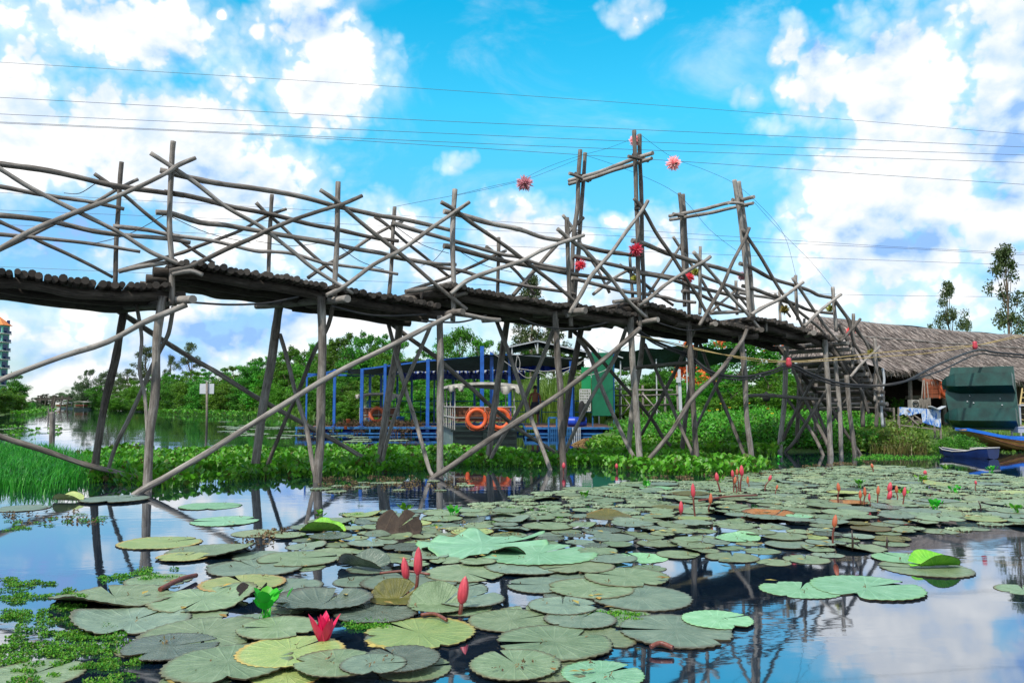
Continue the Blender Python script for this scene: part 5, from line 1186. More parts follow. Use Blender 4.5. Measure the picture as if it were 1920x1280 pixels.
obj('loose_thatch', straw, M['thatch_straw'], hut)
mb = MB()
for v in (.30,): mb.tube([slope(t, v) + Vector((0, 0, .05)) for t in [LEN * k / 60 * .98 for k in range(61)]], .035, 6)
obj('ridge_binding', mb, M['pole'], hut)
def hw(t, off, z): return RL + RDIR * t + RP * off + Vector((0, 0, z))
zf = gz(RL.x + 4, RL.y) 
for t in (.3, 1.75, 3.4, 5.2, 7.2, 9.5, 12):
    mb = MB(); mb.tube([hw(t, 2.2, zf - .5), hw(t, 2.2, 2.5)], .07, 8); obj('post', mb, M['grey_wood'], hut)
mb = MB(); a = hw(.2, -1.0, zf - .4); b = hw(LEN, -1.0, zf - .4); mb.quad(a, b, b + Vector((0, 0, 3.3)), a + Vector((0, 0, 3.3)))
a = hw(.2, -1.0, zf - .4); b = hw(.2, 1.9, zf - .4); mb.quad(a, b, b + Vector((0, 0, 2.4)), a + Vector((0, 0, 2.4))); a = hw(5.5, 2.0, zf - .4); b = hw(LEN, 2.0, zf - .4); mb.quad(a, b, b + Vector((0, 0, 2.2)), a + Vector((0, 0, 2.2)))
obj('wall', mb, M['dark_wood'], hut)
mb = MB(); c = hw(3, .3, zf + .12); mb.box(c, (8.5, 3.6, .12), rz=math.atan2(RDIR.y, RDIR.x)); obj('floor', mb, M['grey_wood'], hut)
mb = MB()
for k in range(15):
    a = at(1730, 711 + k * 2.35, 24.9); b = at(1779, 712 + k * 2.35 + rnd.uniform(-1, 1), 25.6); mb.bar(a, b, .022, .022)
for px in (1733, 1748, 1762, 1776): mb.bar(at(px, 709, 25.3), at(px, 747, 25.3), .03)
obj('slat_screen', mb, M['lattice'], hut)
mb = MB(); mb.bar(at(1700, 745, 26.3), at(1790, 742, 26.9), .12); obj('beam', mb, M['grey_wood'], hut)
mb = MB(); mb.bar(at(1650, 684, 25.4), at(1704, 681, 25.6), .08); obj('beam', mb, M['grey_wood'], hut)
e = empty('air_conditioner', at(1718, 765, 25.2), 'white outdoor air conditioner unit under the thatched eave', 'air conditioner')
mb = MB(); mb.box(at(1718, 757, 25.4), (.42, .25, .26)); obj('case', mb, M['white'], e)
mb = MB(); mb.tube([at(1717, 757, 25.24) + Vector((.09 * math.cos(a), 0, .09 * math.sin(a))) for a in [2 * PI * k / 20 for k in range(20)]], .014, 6, closed=True); mb.tube([at(1717, 757, 25.24) + Vector((.045 * math.cos(a), 0, .045 * math.sin(a))) for a in [2 * PI * k / 16 for k in range(16)]], .01, 6, closed=True); obj('fan_grille', mb, M['black'], e)
lifebuoy(at(1775, 728, 25.4), R(15), .24, .06, 'orange', 'orange lifebuoy hung on the red slat screen of the hut')
for a, b, lb in (((1727, 762), (1731, 712), 'left paddle leaning by the hut post'), ((1735, 764), (1733, 712), 'middle paddle leaning by the hut post'), ((1742, 760), (1738, 716), 'right paddle leaning by the hut post')):
    e = empty('paddle', at(*a, 24.6), lb, 'paddle', 'paddles leaning at the hut'); A = at(*a, 24.6); B = at(*b, 24.9); mb = MB(); mb.tube([A, B], .018, 6); obj('shaft', mb, M['grey_wood'], e)
    mb = MB(); mb.box(A.lerp(B, .12), (.11, .03, .3)); obj('blade', mb, M['grey_wood'], e)
e = empty('drying_rack', at(1722, 803, 22), 'wooden rack draped with a torn blue and white tarpaulin', 'rack')
mb = MB()
A, B, C_, D = at(1685, 764, 22.3), at(1762, 769, 22), at(1761, 805, 22), at(1684, 796, 22.3)
for a, b in ((A, B), (D, C_), (A, D), (B, C_), (at(1710, 766, 22.2), at(1712, 800, 22.2)), (A, at(1722, 796, 22.1)), (at(1700, 768, 22.2), at(1745, 800, 22.1))): mb.bar(a, b, .035)
for p in (A, B): mb.bar(p, Vector((p.x, p.y, gz(p.x, p.y) - .1)), .04); mb.bar(p + Vector((.1, .5, 0)), Vector((p.x + .1, p.y + .5, gz(p.x, p.y) - .1)), .04)
obj('frame', mb, M['grey_wood'], e)
mb = MB(); n, k = 26, 10
for i in range(n + 1):
    t = i / n; tp = A.lerp(B, t); bt = D.lerp(C_, t); dep = .38 + .1 * math.sin(t * 9) if t < .55 else .75 + .4 * (t - .55)
    if t < .12: dep = .5 - t
    for j in range(k + 1):
        v = j / k * dep; mb.v.append(tp.lerp(bt, v) + Vector((0, -.05 - .04 * math.sin(i * 1.4 + j * .4) * v, .02)))
for i in range(n):
    for j in range(k): a = i * (k + 1) + j; mb.face((a, a + 1, a + k + 2, a + k + 1), None, 0, True)
obj('tarpaulin', mb, M['tarp'], e)
mb = MB(); c = at(1757, 766, 21.9)
for s in (-1, 1): mb.box(c + Vector((s * .09, 0, .02)), (.22, .22, .02), rot=Matrix.Rotation(s * -.45, 3, 'Y'))
tag(obj('folded_sheet', mb, M['metal']), 'bent grey metal sheet beside the rack', 'sheet')
# ---- upturned green twin hull
PX = Vector((.78, -.626, 0)).normalized(); PU = Vector((.10, .25, .963)).normalized(); PN = PX.cross(PU).normalized()
if PN.y > 0: PN = -PN
O = at(1777, 803, 22.6); O.z = max(O.z, gz(O.x, O.y) - .02)
cat_ = empty('twin_hull', O, 'dark green twin hull boat tipped on its side on the grass', 'boat')
def pp(x, u, n): return O + PX * x + PU * u + PN * n
LH, HH = 1.74, 1.80
mb = MB(); q = [pp(.12, 0, 0), pp(LH, 0, 0), pp(LH, HH, 0), pp(.2, HH, 0), pp(0, HH * .55, 0)]
mb.v = q + [p - PN * .08 for p in q]; mb.face((0, 1, 2, 3, 4)); mb.face((9, 8, 7, 6, 5))
for i in range(5): mb.face((i, i + 5, (i + 1) % 5 + 5, (i + 1) % 5))
obj('deck_plate', mb, M['teal'], cat_)
for u0, u1 in ((.03, .52), (1.02, 1.52)):
    mb = MB(); dp = .46
    st = [(-.06, .35, .75, .02), (.10, .12, .92, .25), (.35, .0, 1.0, .42), (LH - .02, .0, 1.0, dp)]
    for x, a, b, d in st:
        h0 = u0 + (u1 - u0) * a; h1 = u0 + (u1 - u0) * b; mb.v += [pp(x, h0, 0), pp(x, h1, 0), pp(x, h1 - .03, d), pp(x, h0 + .10, d)]
    for i in range(3):
        for k in range(4): mb.face((i * 4 + k, i * 4 + (k + 1) % 4, i * 4 + 4 + (k + 1) % 4, i * 4 + 4 + k))
    mb.face((0, 1, 2, 3)); mb.face((12, 13, 14, 15)); obj('hull', mb, M['teal'], cat_)
for x, u in ((.55, .78), (.7, .74), (1.35, .86), (1.38, .68), (.62, .95)):
    mb = MB(); mb.lathe(pp(x, u, 0), [(.02, 0), (.02, .03), (0, .035)], 8, 0, Matrix((PX, PU, PN)).transposed()); obj('fitting', mb, M['metal'], cat_)
# ---- wooden boats on the right shore
def loft(stations, along, up=Vector((0, 0, 1))):
    side = up.cross(along).normalized(); mb = MB(); n = 9
    for c, hw_, zk, zg in stations:
        for k in range(n):
            a = -1 + 2 * k / (n - 1); w_ = hw_ * (abs(a) ** .26) * (1 if a > 0 else -1); z = zk + (zg - zk) * abs(a) ** 1.8
            mb.v.append(c + side * w_ + Vector((0, 0, z)))
    for i in range(len(stations) - 1):
        for k in range(n - 1): mb.face((i * n + k, i * n + k + 1, (i + 1) * n + k + 1, (i + 1) * n + k), None, 0, False)
    return mb, side, n
# ochre sampan with blue deck
AL = Vector((.955, .296, 0)); B0 = Vector((gx(1795, 20.3), 20.3, 0))
B0.z = -.07
smp = empty('sampan', B0 + AL * 2.5, 'ochre wooden sampan with a bright blue deck pulled up on the shore', 'boat')
st = [(0.0, .17, .60, .64), (.35, .26, .46, .57), (.8, .40, .28, .47), (1.3, .52, .12, .40), (2.0, .60, .03, .38), (3.2, .62, .0, .38), (4.4, .55, .03, .42), (5.2, .40, .2, .5)]
mb, side, n = loft([(B0 + AL * d, w_, zk, zg) for d, w_, zk, zg in st], AL)
mb.face(list(range(n))); obj('hull', mb, M['boat_yellow'], smp)
mb = MB()
for sgn in (-1, 1):
    for zz, k_ in ((.35, 1.03), (.7, 1.015)): mb.tube([B0 + AL * d + side * (sgn * w_ * (zz ** (.26 / 3.2)) * k_) + Vector((0, 0, zk + (zg - zk) * zz)) for d, w_, zk, zg in st], .014, 5)
obj('strake', mb, M['brown_wood'], smp)
mb = MB()
for i, (d, w_, zk, zg) in enumerate(st): mb.v += [B0 + AL * d - side * (w_ + .02) + Vector((0, 0, zg + .03)), B0 + AL * d + Vector((0, 0, zg + .015)), B0 + AL * d + side * (w_ + .02) + Vector((0, 0, zg + .03)), B0 + AL * d + side * (w_ + .02) + Vector((0, 0, zg - .045)), B0 + AL * d - side * (w_ + .02) + Vector((0, 0, zg - .045))]
for i in range(len(st) - 1):
    b = i * 5
    for k in range(5): mb.face((b + k, b + (k + 1) % 5, b + 5 + (k + 1) % 5, b + 5 + k))
mb.face((0, 1, 2, 3, 4)); obj('deck', mb, M['boat_blue'], smp)
e_ = B0 + AL * 1.75; mb = MB(); zt = .375
near = -side if side.y > 0 else side
for k in range(3): mb.box(e_ + near * .42 + AL * (.06 * k) + Vector((0, 0, zt + .012 * k)), (.34 - .1 * k, .10, .012), rz=math.atan2(AL.y, AL.x))
obj('deck_patch', mb, M['white'], smp)
# navy dinghy
S0 = Vector((gx(1853, 17.5), 17.5, 0)); S1 = Vector((gx(1755, 18.7), 18.7, 0)); AL2 = (S1 - S0).normalized(); LL = (S1 - S0).length
dg = empty('dinghy', S0, 'small navy blue dinghy with a white rim at the water edge', 'boat')
st = [(0, .20, .0, .24), (.15, .24, -.05, .22), (.35, .27, -.06, .155), (.6, .27, -.06, .13), (.85, .18, -.02, .15), (1.0, .04, .06, .19)]
mb, side, n = loft([(S0 + AL2 * (d * LL), w_, zk, zg) for d, w_, zk, zg in st], AL2); mb.face(list(range(n))); obj('hull', mb, M['navy'], dg)
mb = MB()
for sgn in (-1, 1): mb.tube([S0 + AL2 * (d * LL) + side * (sgn * w_) + Vector((0, 0, zg + .005)) for d, w_, zk, zg in st], .014, 6)
mb.tube([S0 + side * (s * .2) + Vector((0, 0, .245)) for s in (-1, -.3, .3, 1)], .016, 6); obj('gunwale', mb, M['white'], dg)
mb = MB(); mb.box(S0 + AL2 * .3 + Vector((0, 0, .19)), (.26, .34, .09), rz=math.atan2(AL2.y, AL2.x)); obj('seat', mb, M['white'], dg)
# ladder, stand and box at the right edge
e = empty('ladder', at(1910, 800, 22.2), 'bamboo ladder leaning at the right edge beside the green hull', 'ladder')
mb = MB(); a0, a1 = at(1906, 803, 22), at(1917, 728, 23); b0, b1 = at(1920, 806, 22), at(1931, 728, 23); mb.tube([a0, a1], .022, 7); mb.tube([b0, b1], .022, 7); obj('side_rail', mb, M['rope'], e)
for k in range(7): mb = MB(); t = (k + .7) / 7.5; mb.tube([a0.lerp(a1, t), b0.lerp(b1, t)], .016, 6); obj('rung', mb, M['rope'], e)
e = empty('table', at(1925, 806, 22.4), 'small white topped table cut by the right edge of the photo', 'table')
mb = MB(); c = at(1925, 759, 22.4); mb.box(c, (.72, .5, .05)); obj('table_top', mb, M['canvas'], e)
for dx in (-.33, .33):
    for dy in (-.2, .2): mb = MB(); p = c + Vector((dx, dy, -.03)); mb.bar(p, Vector((p.x, p.y, gz(p.x, p.y) - .03)), .04); obj('leg', mb, M['metal'], e)
e = empty('cool_box', at(1920, 811, 21.6), 'white cool box on the grass at the right edge', 'box')
mb = MB(); c = at(1920, 806, 21.6); mb.box(c, (.5, .3, .13), taper=1.05); obj('box', mb, M['white'], e); mb = MB(); mb.box(c + Vector((0, 0, .085)), (.56, .35, .035)); obj('lid', mb, M['white'], e)
for px, py, lb in ((1655, 748, 'white driftwood branch standing beside the stair foot'),):
    mb = MB(); mb.tube(spl([at(1655, 800, 19.8), at(1652, 745, 19.8), at(1658, 715, 19.8), at(1655, 690, 19.8)], 5), [.035] * 8 + [.03] * 8, 7); tag(obj('driftwood', mb, M['conc']), lb, 'branch')
# ---- sign, stakes
e = empty('sign', gnd(388, 806), 'pole sign with two blank pale square boards standing in the canal', 'sign')
Ys = gnd(388, 806).y
mb = MB(); mb.tube([gnd(388, 806) - Vector((0, 0, .4)), at(388, 716, Ys)], .05, 8); obj('pole', mb, M['grey_wood'], e)
for x0, x1 in ((375, 386.5), (389.5, 401)):
    mb = MB(); a = at(x0, 719, Ys + .08); b = at(x1, 738, Ys + .08); mb.box(((a.x + b.x) / 2, Ys + .08, (a.z + b.z) / 2), (b.x - a.x, .03, a.z - b.z)); obj('board', mb, M['conc'], e)
for px, by, tp, r_, lb in ((97, 838, 772, 5.0, 'thick dark stake standing in the water at the left'), (90, 784, 765, 1.4, 'thin stake in the far canal by the left bank'), (96, 783, 762, 1.0, 'thin twig stake in the far canal'), (41, 775, 752, .9, 'thin stake on the far left bank'), (1178, 770, 670, .0, '')):
    if r_ <= 0: continue
    g = gnd(px, by); mb = MB(); mb.tube(spl([g - Vector((0, 0, .3)), at(px + 1, (by + tp) / 2, g.y), at(px + 1, tp, g.y)], 5), r_ * mpp(g.y), 8); tag(obj('stake', mb, M['leg']), lb, 'stake', 'stakes in the canal')
# ---- distant footbridge and tower
e = empty('distant_footbridge', gnd(104, 764.5), 'distant low wooden footbridge across the end of the canal', 'bridge'); Yb = 190
for a, b, r_ in (((66, 748.5), (136, 747.5), .4), ((70, 742), (132, 744), .16), ((70, 745.5), (132, 746), .12)): mb = MB(); mb.bar(at(*a, Yb), at(*b, Yb), r_); obj('deck' if r_ > .3 else 'handrail', mb, M['decklog'], e)
for px in (72, 78, 88, 101, 104, 118, 130): mb = MB(); mb.bar(at(px, 741, Yb), (gx(px, Yb), Yb, -.4), .45 if px in (78, 101, 104) else .22); obj('post', mb, M['decklog'], e)
Yt = 230.0
tw = empty('apartment_tower', (gx(-30, Yt), Yt, 0), 'teal apartment tower with white balconies and an orange roof at the left edge', 'building')
M['tower'] = plain('teal render', (.16, .42, .36), .8, .1, .3); M['glass'] = plain('dark blue window glass', (.02, .04, .11), .12, .3, .4, spec=.7); M['roof_tile'] = plain('orange roof tiles', (.72, .22, .06), .7, .2, 1.5)
xr = gx(3, Yt); x0 = gx(-70, Yt); zt = at(0, 609, Yt).z
mb = MB(); mb.box(((xr + x0) / 2, Yt + 1.75, zt / 2), (xr - x0, 3.5, zt)); obj('wall', mb, M['tower'], tw)
mb = MB(); zr = at(0, 595, Yt).z
q = [(x0 - .8, Yt - .6), (xr + .5, Yt - .6), (xr + .5, Yt + 4.1), (x0 - .8, Yt + 4.1)]; mb.v = [Vector((*p, zt)) for p in q] + [Vector((x0 + 4, Yt + 1.75, zr + .6)), Vector((xr - 2.2, Yt + 1.75, zr + .6))]
for f in ((0, 1, 5, 4), (1, 2, 5), (2, 3, 4, 5), (3, 0, 4), (3, 2, 1, 0)): mb.face(f)
obj('roof', mb, M['roof_tile'], tw)
mb = MB(); mb.box((xr - .3, Yt + 3.2, zt + .7), (.6, .6, 1.9)); obj('roof_box', mb, M['navy'], tw)
for k in range(7):
    zk = zt - 2.5 * (k + 1); 
    for i in range(5):
        xx = xr - .95 - i * 2.6
        mb = MB(); mb.box((xx, Yt - .02, zk + 1.2), (1.25, .12, 1.5)); o = obj('window', mb, M['glass'], tw)
    mb = MB(); mb.box(((xr + x0) / 2, Yt - .35, zk + .05), (xr - x0 + .4, .9, .3)); mb.box((xr + .25, Yt + 1.8, zk + .05), (.5, 3.9, .3)); obj('balcony_slab', mb, M['white'], tw)
    mb = MB(); mb.box((xr + .45, Yt + 2.5, zk + .6), (.06, 2.2, .7)); mb.box((xr + .04, Yt + 1.75, zk + 1.2), (.08, 2.2, 1.6)); obj('balcony_rail', mb, M['navy'], tw)
# ---------------------------------------------------------------- water lilies
def padmat(name, cols, vein=.5, rough=.38):
    m, nt, bs = mat(name)
    oc = N(nt, 'ShaderNodeTexCoord').outputs['Object']
    oi = N(nt, 'ShaderNodeObjectInfo').outputs['Random']
    sp = N(nt, 'ShaderNodeSeparateXYZ'); nt.links.new(oc, sp.inputs[0])
    rad = mth(nt, 'SQRT', mth(nt, 'ADD', mth(nt, 'MULTIPLY', sp.outputs[0], sp.outputs[0]), mth(nt, 'MULTIPLY', sp.outputs[1], sp.outputs[1])))
    ang = mth(nt, 'ARCTAN2', sp.outputs[1], sp.outputs[0])
    off = N(nt, 'ShaderNodeVectorMath', operation='ADD'); nt.links.new(oc, off.inputs[0])
    cx = N(nt, 'ShaderNodeCombineXYZ'); nt.links.new(mth(nt, 'MULTIPLY', oi, 40), cx.inputs[2]); nt.links.new(cx.outputs[0], off.inputs[1])
    n1 = noise_tex(nt, off.outputs[0], 3.2, 5, .6); n2 = noise_tex(nt, off.outputs[0], 19, 4, .65)
    k = mth(nt, 'ADD', mth(nt, 'MULTIPLY', n1.outputs[0], .8), mth(nt, 'MULTIPLY', n2.outputs[0], .3))
    base = ramp(nt, [(.32, cols[0]), (.55, cols[1]), (.78, cols[2])], k)
    v = mth(nt, 'POWER', mth(nt, 'ABSOLUTE', mth(nt, 'SINE', mth(nt, 'MULTIPLY', mth(nt, 'ADD', ang, mth(nt, 'MULTIPLY', n1.outputs[0], .25)), 10.5))), 9)
    v = mth(nt, 'SUBTRACT', 1.0, v); v2 = mth(nt, 'POWER', mth(nt, 'ABSOLUTE', mth(nt, 'COSINE', mth(nt, 'MULTIPLY', ang, 10.5))), 22)
    c = mixc(nt, mth(nt, 'MULTIPLY', v2, .4 * vein), base.outputs[0], tuple(min(1, q * 1.7) for q in cols[2]))
    edge = N(nt, 'ShaderNodeMapRange'); edge.inputs[1].default_value = .90; edge.inputs[2].default_value = 1.0; edge.inputs[4].default_value = .7; nt.links.new(rad, edge.inputs[0])
    c = mixc(nt, edge.outputs[0], c, cols[3])
    spots = ramp(nt, [(.70, (0, 0, 0)), (.74, (1, 1, 1))], noise_tex(nt, off.outputs[0], 9, 3, .6).outputs[0])
    c = mixc(nt, mth(nt, 'MULTIPLY', spots.outputs[0], .75), c, (.05, .035, .012))
    hs = N(nt, 'ShaderNodeHueSaturation'); nt.links.new(c, hs.inputs['Color'])
    nt.links.new(mth(nt, 'ADD', mth(nt, 'MULTIPLY', oi, .4), .8), hs.inputs['Value'])
    nt.links.new(mth(nt, 'ADD', mth(nt, 'MULTIPLY', mth(nt, 'FRACT', mth(nt, 'MULTIPLY', oi, 7.3)), .04), .48), hs.inputs['Hue'])
    nt.links.new(hs.outputs[0], bs.inputs['Base Color'])
    bs.inputs['Roughness'].default_value = rough; bs.inputs['Specular IOR Level'].default_value = .45
    hh = mth(nt, 'ADD', mth(nt, 'MULTIPLY', v2, .35), mth(nt, 'MULTIPLY', n2.outputs[0], .6))
    bump(nt, hh, .5, .02, bs)
    return m
M['pad_green'] = padmat('lily pad grey green', [(.10, .155, .075), (.165, .23, .12), (.245, .31, .185), (.12, .08, .035)])
M['pad_blue'] = padmat('lily pad blue grey', [(.09, .14, .10), (.15, .215, .15), (.23, .295, .21), (.09, .06, .035)], .35)
M['pad_light'] = padmat('lotus leaf mint', [(.13, .31, .15), (.19, .40, .22), (.27, .48, .30), (.22, .42, .18)], .6, .5)
M['pad_lime'] = padmat('lotus leaf lime', [(.07, .27, .015), (.13, .38, .02), (.22, .46, .04), (.33, .42, .03)], .5, .45)
M['pad_yellow'] = padmat('lily pad yellow green', [(.17, .25, .07), (.25, .33, .11), (.34, .38, .13), (.5, .27, .06)])
M['pad_brown'] = padmat('lily pad underside brown', [(.16, .08, .02), (.26, .12, .025), (.33, .18, .04), (.14, .06, .02)])
M['pad_olive'] = padmat('olive brown leaf back', [(.06, .065, .012), (.105, .10, .018), (.17, .14, .03), (.3, .16, .04)])
M['pad_dark'] = padmat('dead lily leaf', [(.018, .012, .008), (.035, .022, .014), (.06, .04, .025), (.02, .012, .008)], .8, .7)
M['pad_wet'] = padmat('wet dark lily pad', [(.06, .09, .065), (.10, .135, .105), (.16, .20, .15), (.06, .04, .025)], .4, .18)
M['pad_rim'] = plain('lily pad rim', (.055, .04, .018), .6, .3, 9)
def pad_mesh(style, seed, notch=True):
    """unit lily pad, serrated edge; style flat, wavy, cup, fold"""
    q = random.Random(seed); NA, rings = 66, [0, .12, .3, .5, .7, .86, .96, 1.0]
    v = []; f = []; mi = []; na = q.uniform(.05, .13) if notch else .0
    def zf(r, a):
        z = .012 * math.sin(3 * a + seed) * r * r + .02 * math.sin(5 * a + seed * 2) * r ** 3
        z += noise.noise(Vector((math.cos(a) * r * 2.2, math.sin(a) * r * 2.2, seed))) * .03 * r
        if style == 'wavy': z += .10 * r ** 2 * math.sin(4 * a + seed) + .05 + .07 * r ** 3 * math.sin(9 * a)
        if style == 'cup': z += .22 * max(0, r - .55) ** 1.2 * 2.2
        if style == 'lift': z += max(0, math.cos(a - 2.2)) ** 2 * max(0, r - .3) ** 1.5 * .42
        if style == 'curl':
            y_ = math.sin(a - .4) * r; z += .62 * abs(y_) ** 1.6 + .05 * math.sin(5 * a) * r * r
        if style == 'stand':
            x = math.cos(a - .9) * r; z += max(0, x + .35) * 1.0
        if style == 'fold':
            x = math.cos(a - .9) * r; z += max(0, x - .15) * 1.05
        return z * (.45 if style == 'flat' else .8) + .018
    sr = [1 + (.018 if k % 2 else -.022) + q.uniform(-.008, .008) + .03 * math.sin(2 * 2 * PI * k / NA + seed) for k in range(NA + 1)]
    for _ in range(q.choice((0, 1, 1, 2, 2, 4))):        # bites and tears in the edge
        k0 = q.randrange(NA); wd_ = q.choice((1, 2, 2, 3, 5)); dp = q.uniform(.08, .34) if wd_ < 4 else q.uniform(.06, .16)
        for k in range(-wd_, wd_ + 1):
            if 0 <= k0 + k <= NA: sr[k0 + k] *= 1 - dp * (1 - abs(k) / (wd_ + .6)) * q.uniform(.8, 1)
    el_ = q.uniform(-.05, .05); sr = [s_ * (1 + el_ * math.cos(4 * PI * k / NA)) for k, s_ in enumerate(sr)]
    for r in rings:
        for k in range(NA + 1):
            a = na * (.35 + .65 * r) + (2 * PI - 2 * na * (.35 + .65 * r)) * k / NA
            rr = r * (sr[k] if r > .9 else 1 + (sr[k] - 1) * (.3 if r < .6 else .75) * r)
            x, y = math.cos(a) * rr, math.sin(a) * rr
            z = zf(r, a)
            if style == 'curl':
                t = -x * math.sin(.4) + y * math.cos(.4); q_ = t * .38; x += math.sin(.4) * q_; y -= math.cos(.4) * q_
            if style == 'stand':
                t = x * math.cos(.9) + y * math.sin(.9); s_ = -x * math.sin(.9) + y * math.cos(.9)
                if t > -.35: x -= math.cos(.9) * (t + .35) * .8; y -= math.sin(.9) * (t + .35) * .8; z -= max(0, .28 - abs(s_)) * 1.3 * max(0, t); x += math.cos(.9) * abs(s_) * .3; y += math.sin(.9) * abs(s_) * .3
            if style == 'fold':
                t = x * math.cos(.9) + y * math.sin(.9)
                if t > .15: x -= math.cos(.9) * (t - .15) * .62; y -= math.sin(.9) * (t - .15) * .62
            v.append((x, y, max(z, .012 + .006 * r)))
    n = NA + 1; b = len(v)
    for k in range(NA + 1):                              # rim turned down into the water
        x, y, z = v[(len(rings) - 1) * n + k]; v.append((x * .985, y * .985, z - (.028 if style in ('flat', 'lift') else .018)))
    for i in range(len(rings)):
        for k in range(NA):
            f.append((i * n + k, i * n + k + 1, (i + 1) * n + k + 1, (i + 1) * n + k) if False else (i * n + k, (i + 1) * n + k, (i + 1) * n + k + 1, i * n + k + 1)); mi.append(1 if i == len(rings) - 1 else 0)
    me = bpy.data.meshes.new('lily_pad'); me.from_pydata(v, [], f)
    me.polygons.foreach_set('use_smooth', [m_ == 0 for m_ in mi]); me.polygons.foreach_set('material_index', mi)
    return me
PADM = {}
def pad_variant(style, mname, seed):
    key = (style, mname, seed)
    if key not in PADM:
        base = PADM.get((style, seed))
        if base is None: base = pad_mesh(style, seed); PADM[(style, seed)] = base
        me = base.copy(); me.materials.append(M[mname]); me.materials.append(M['pad_rim']); PADM[key] = me
    return PADM[key]
PLACED = []
LEVEL = [0]
def lay_pad(px, py, wpx, mname, style='flat', seed=None, label=None, cat='lily pad', group=None, rz=None, tilt=0, name='lily_pad', lift=0.0, squash=1.0):
    p = gnd(px, py); R_ = wpx * .5 * mpp(p.y)
    o = bpy.data.objects.new(name, pad_variant(style, mname, rnd.randint(1, 11) if seed is None else seed)); COL.objects.link(o)
    # overlapping pads lie on each other: a few mm apart
    z = lift
    for q, r_, zz in PLACED:
        if (q - p.xy).length < (r_ + R_) * .97: z = max(z, min(zz + .0055, .042))
    PLACED.append((p.xy, R_, z))
    o.location = (p.x, p.y, z); o.scale = (R_, R_ * squash, R_)
    o.rotation_euler = (R(tilt), R(rnd.uniform(-.8, .8)), rnd.uniform(0, 6.28) if rz is None else rz)
    tag(o, label, cat, group); return o
GF = 'lily pads in the foreground'
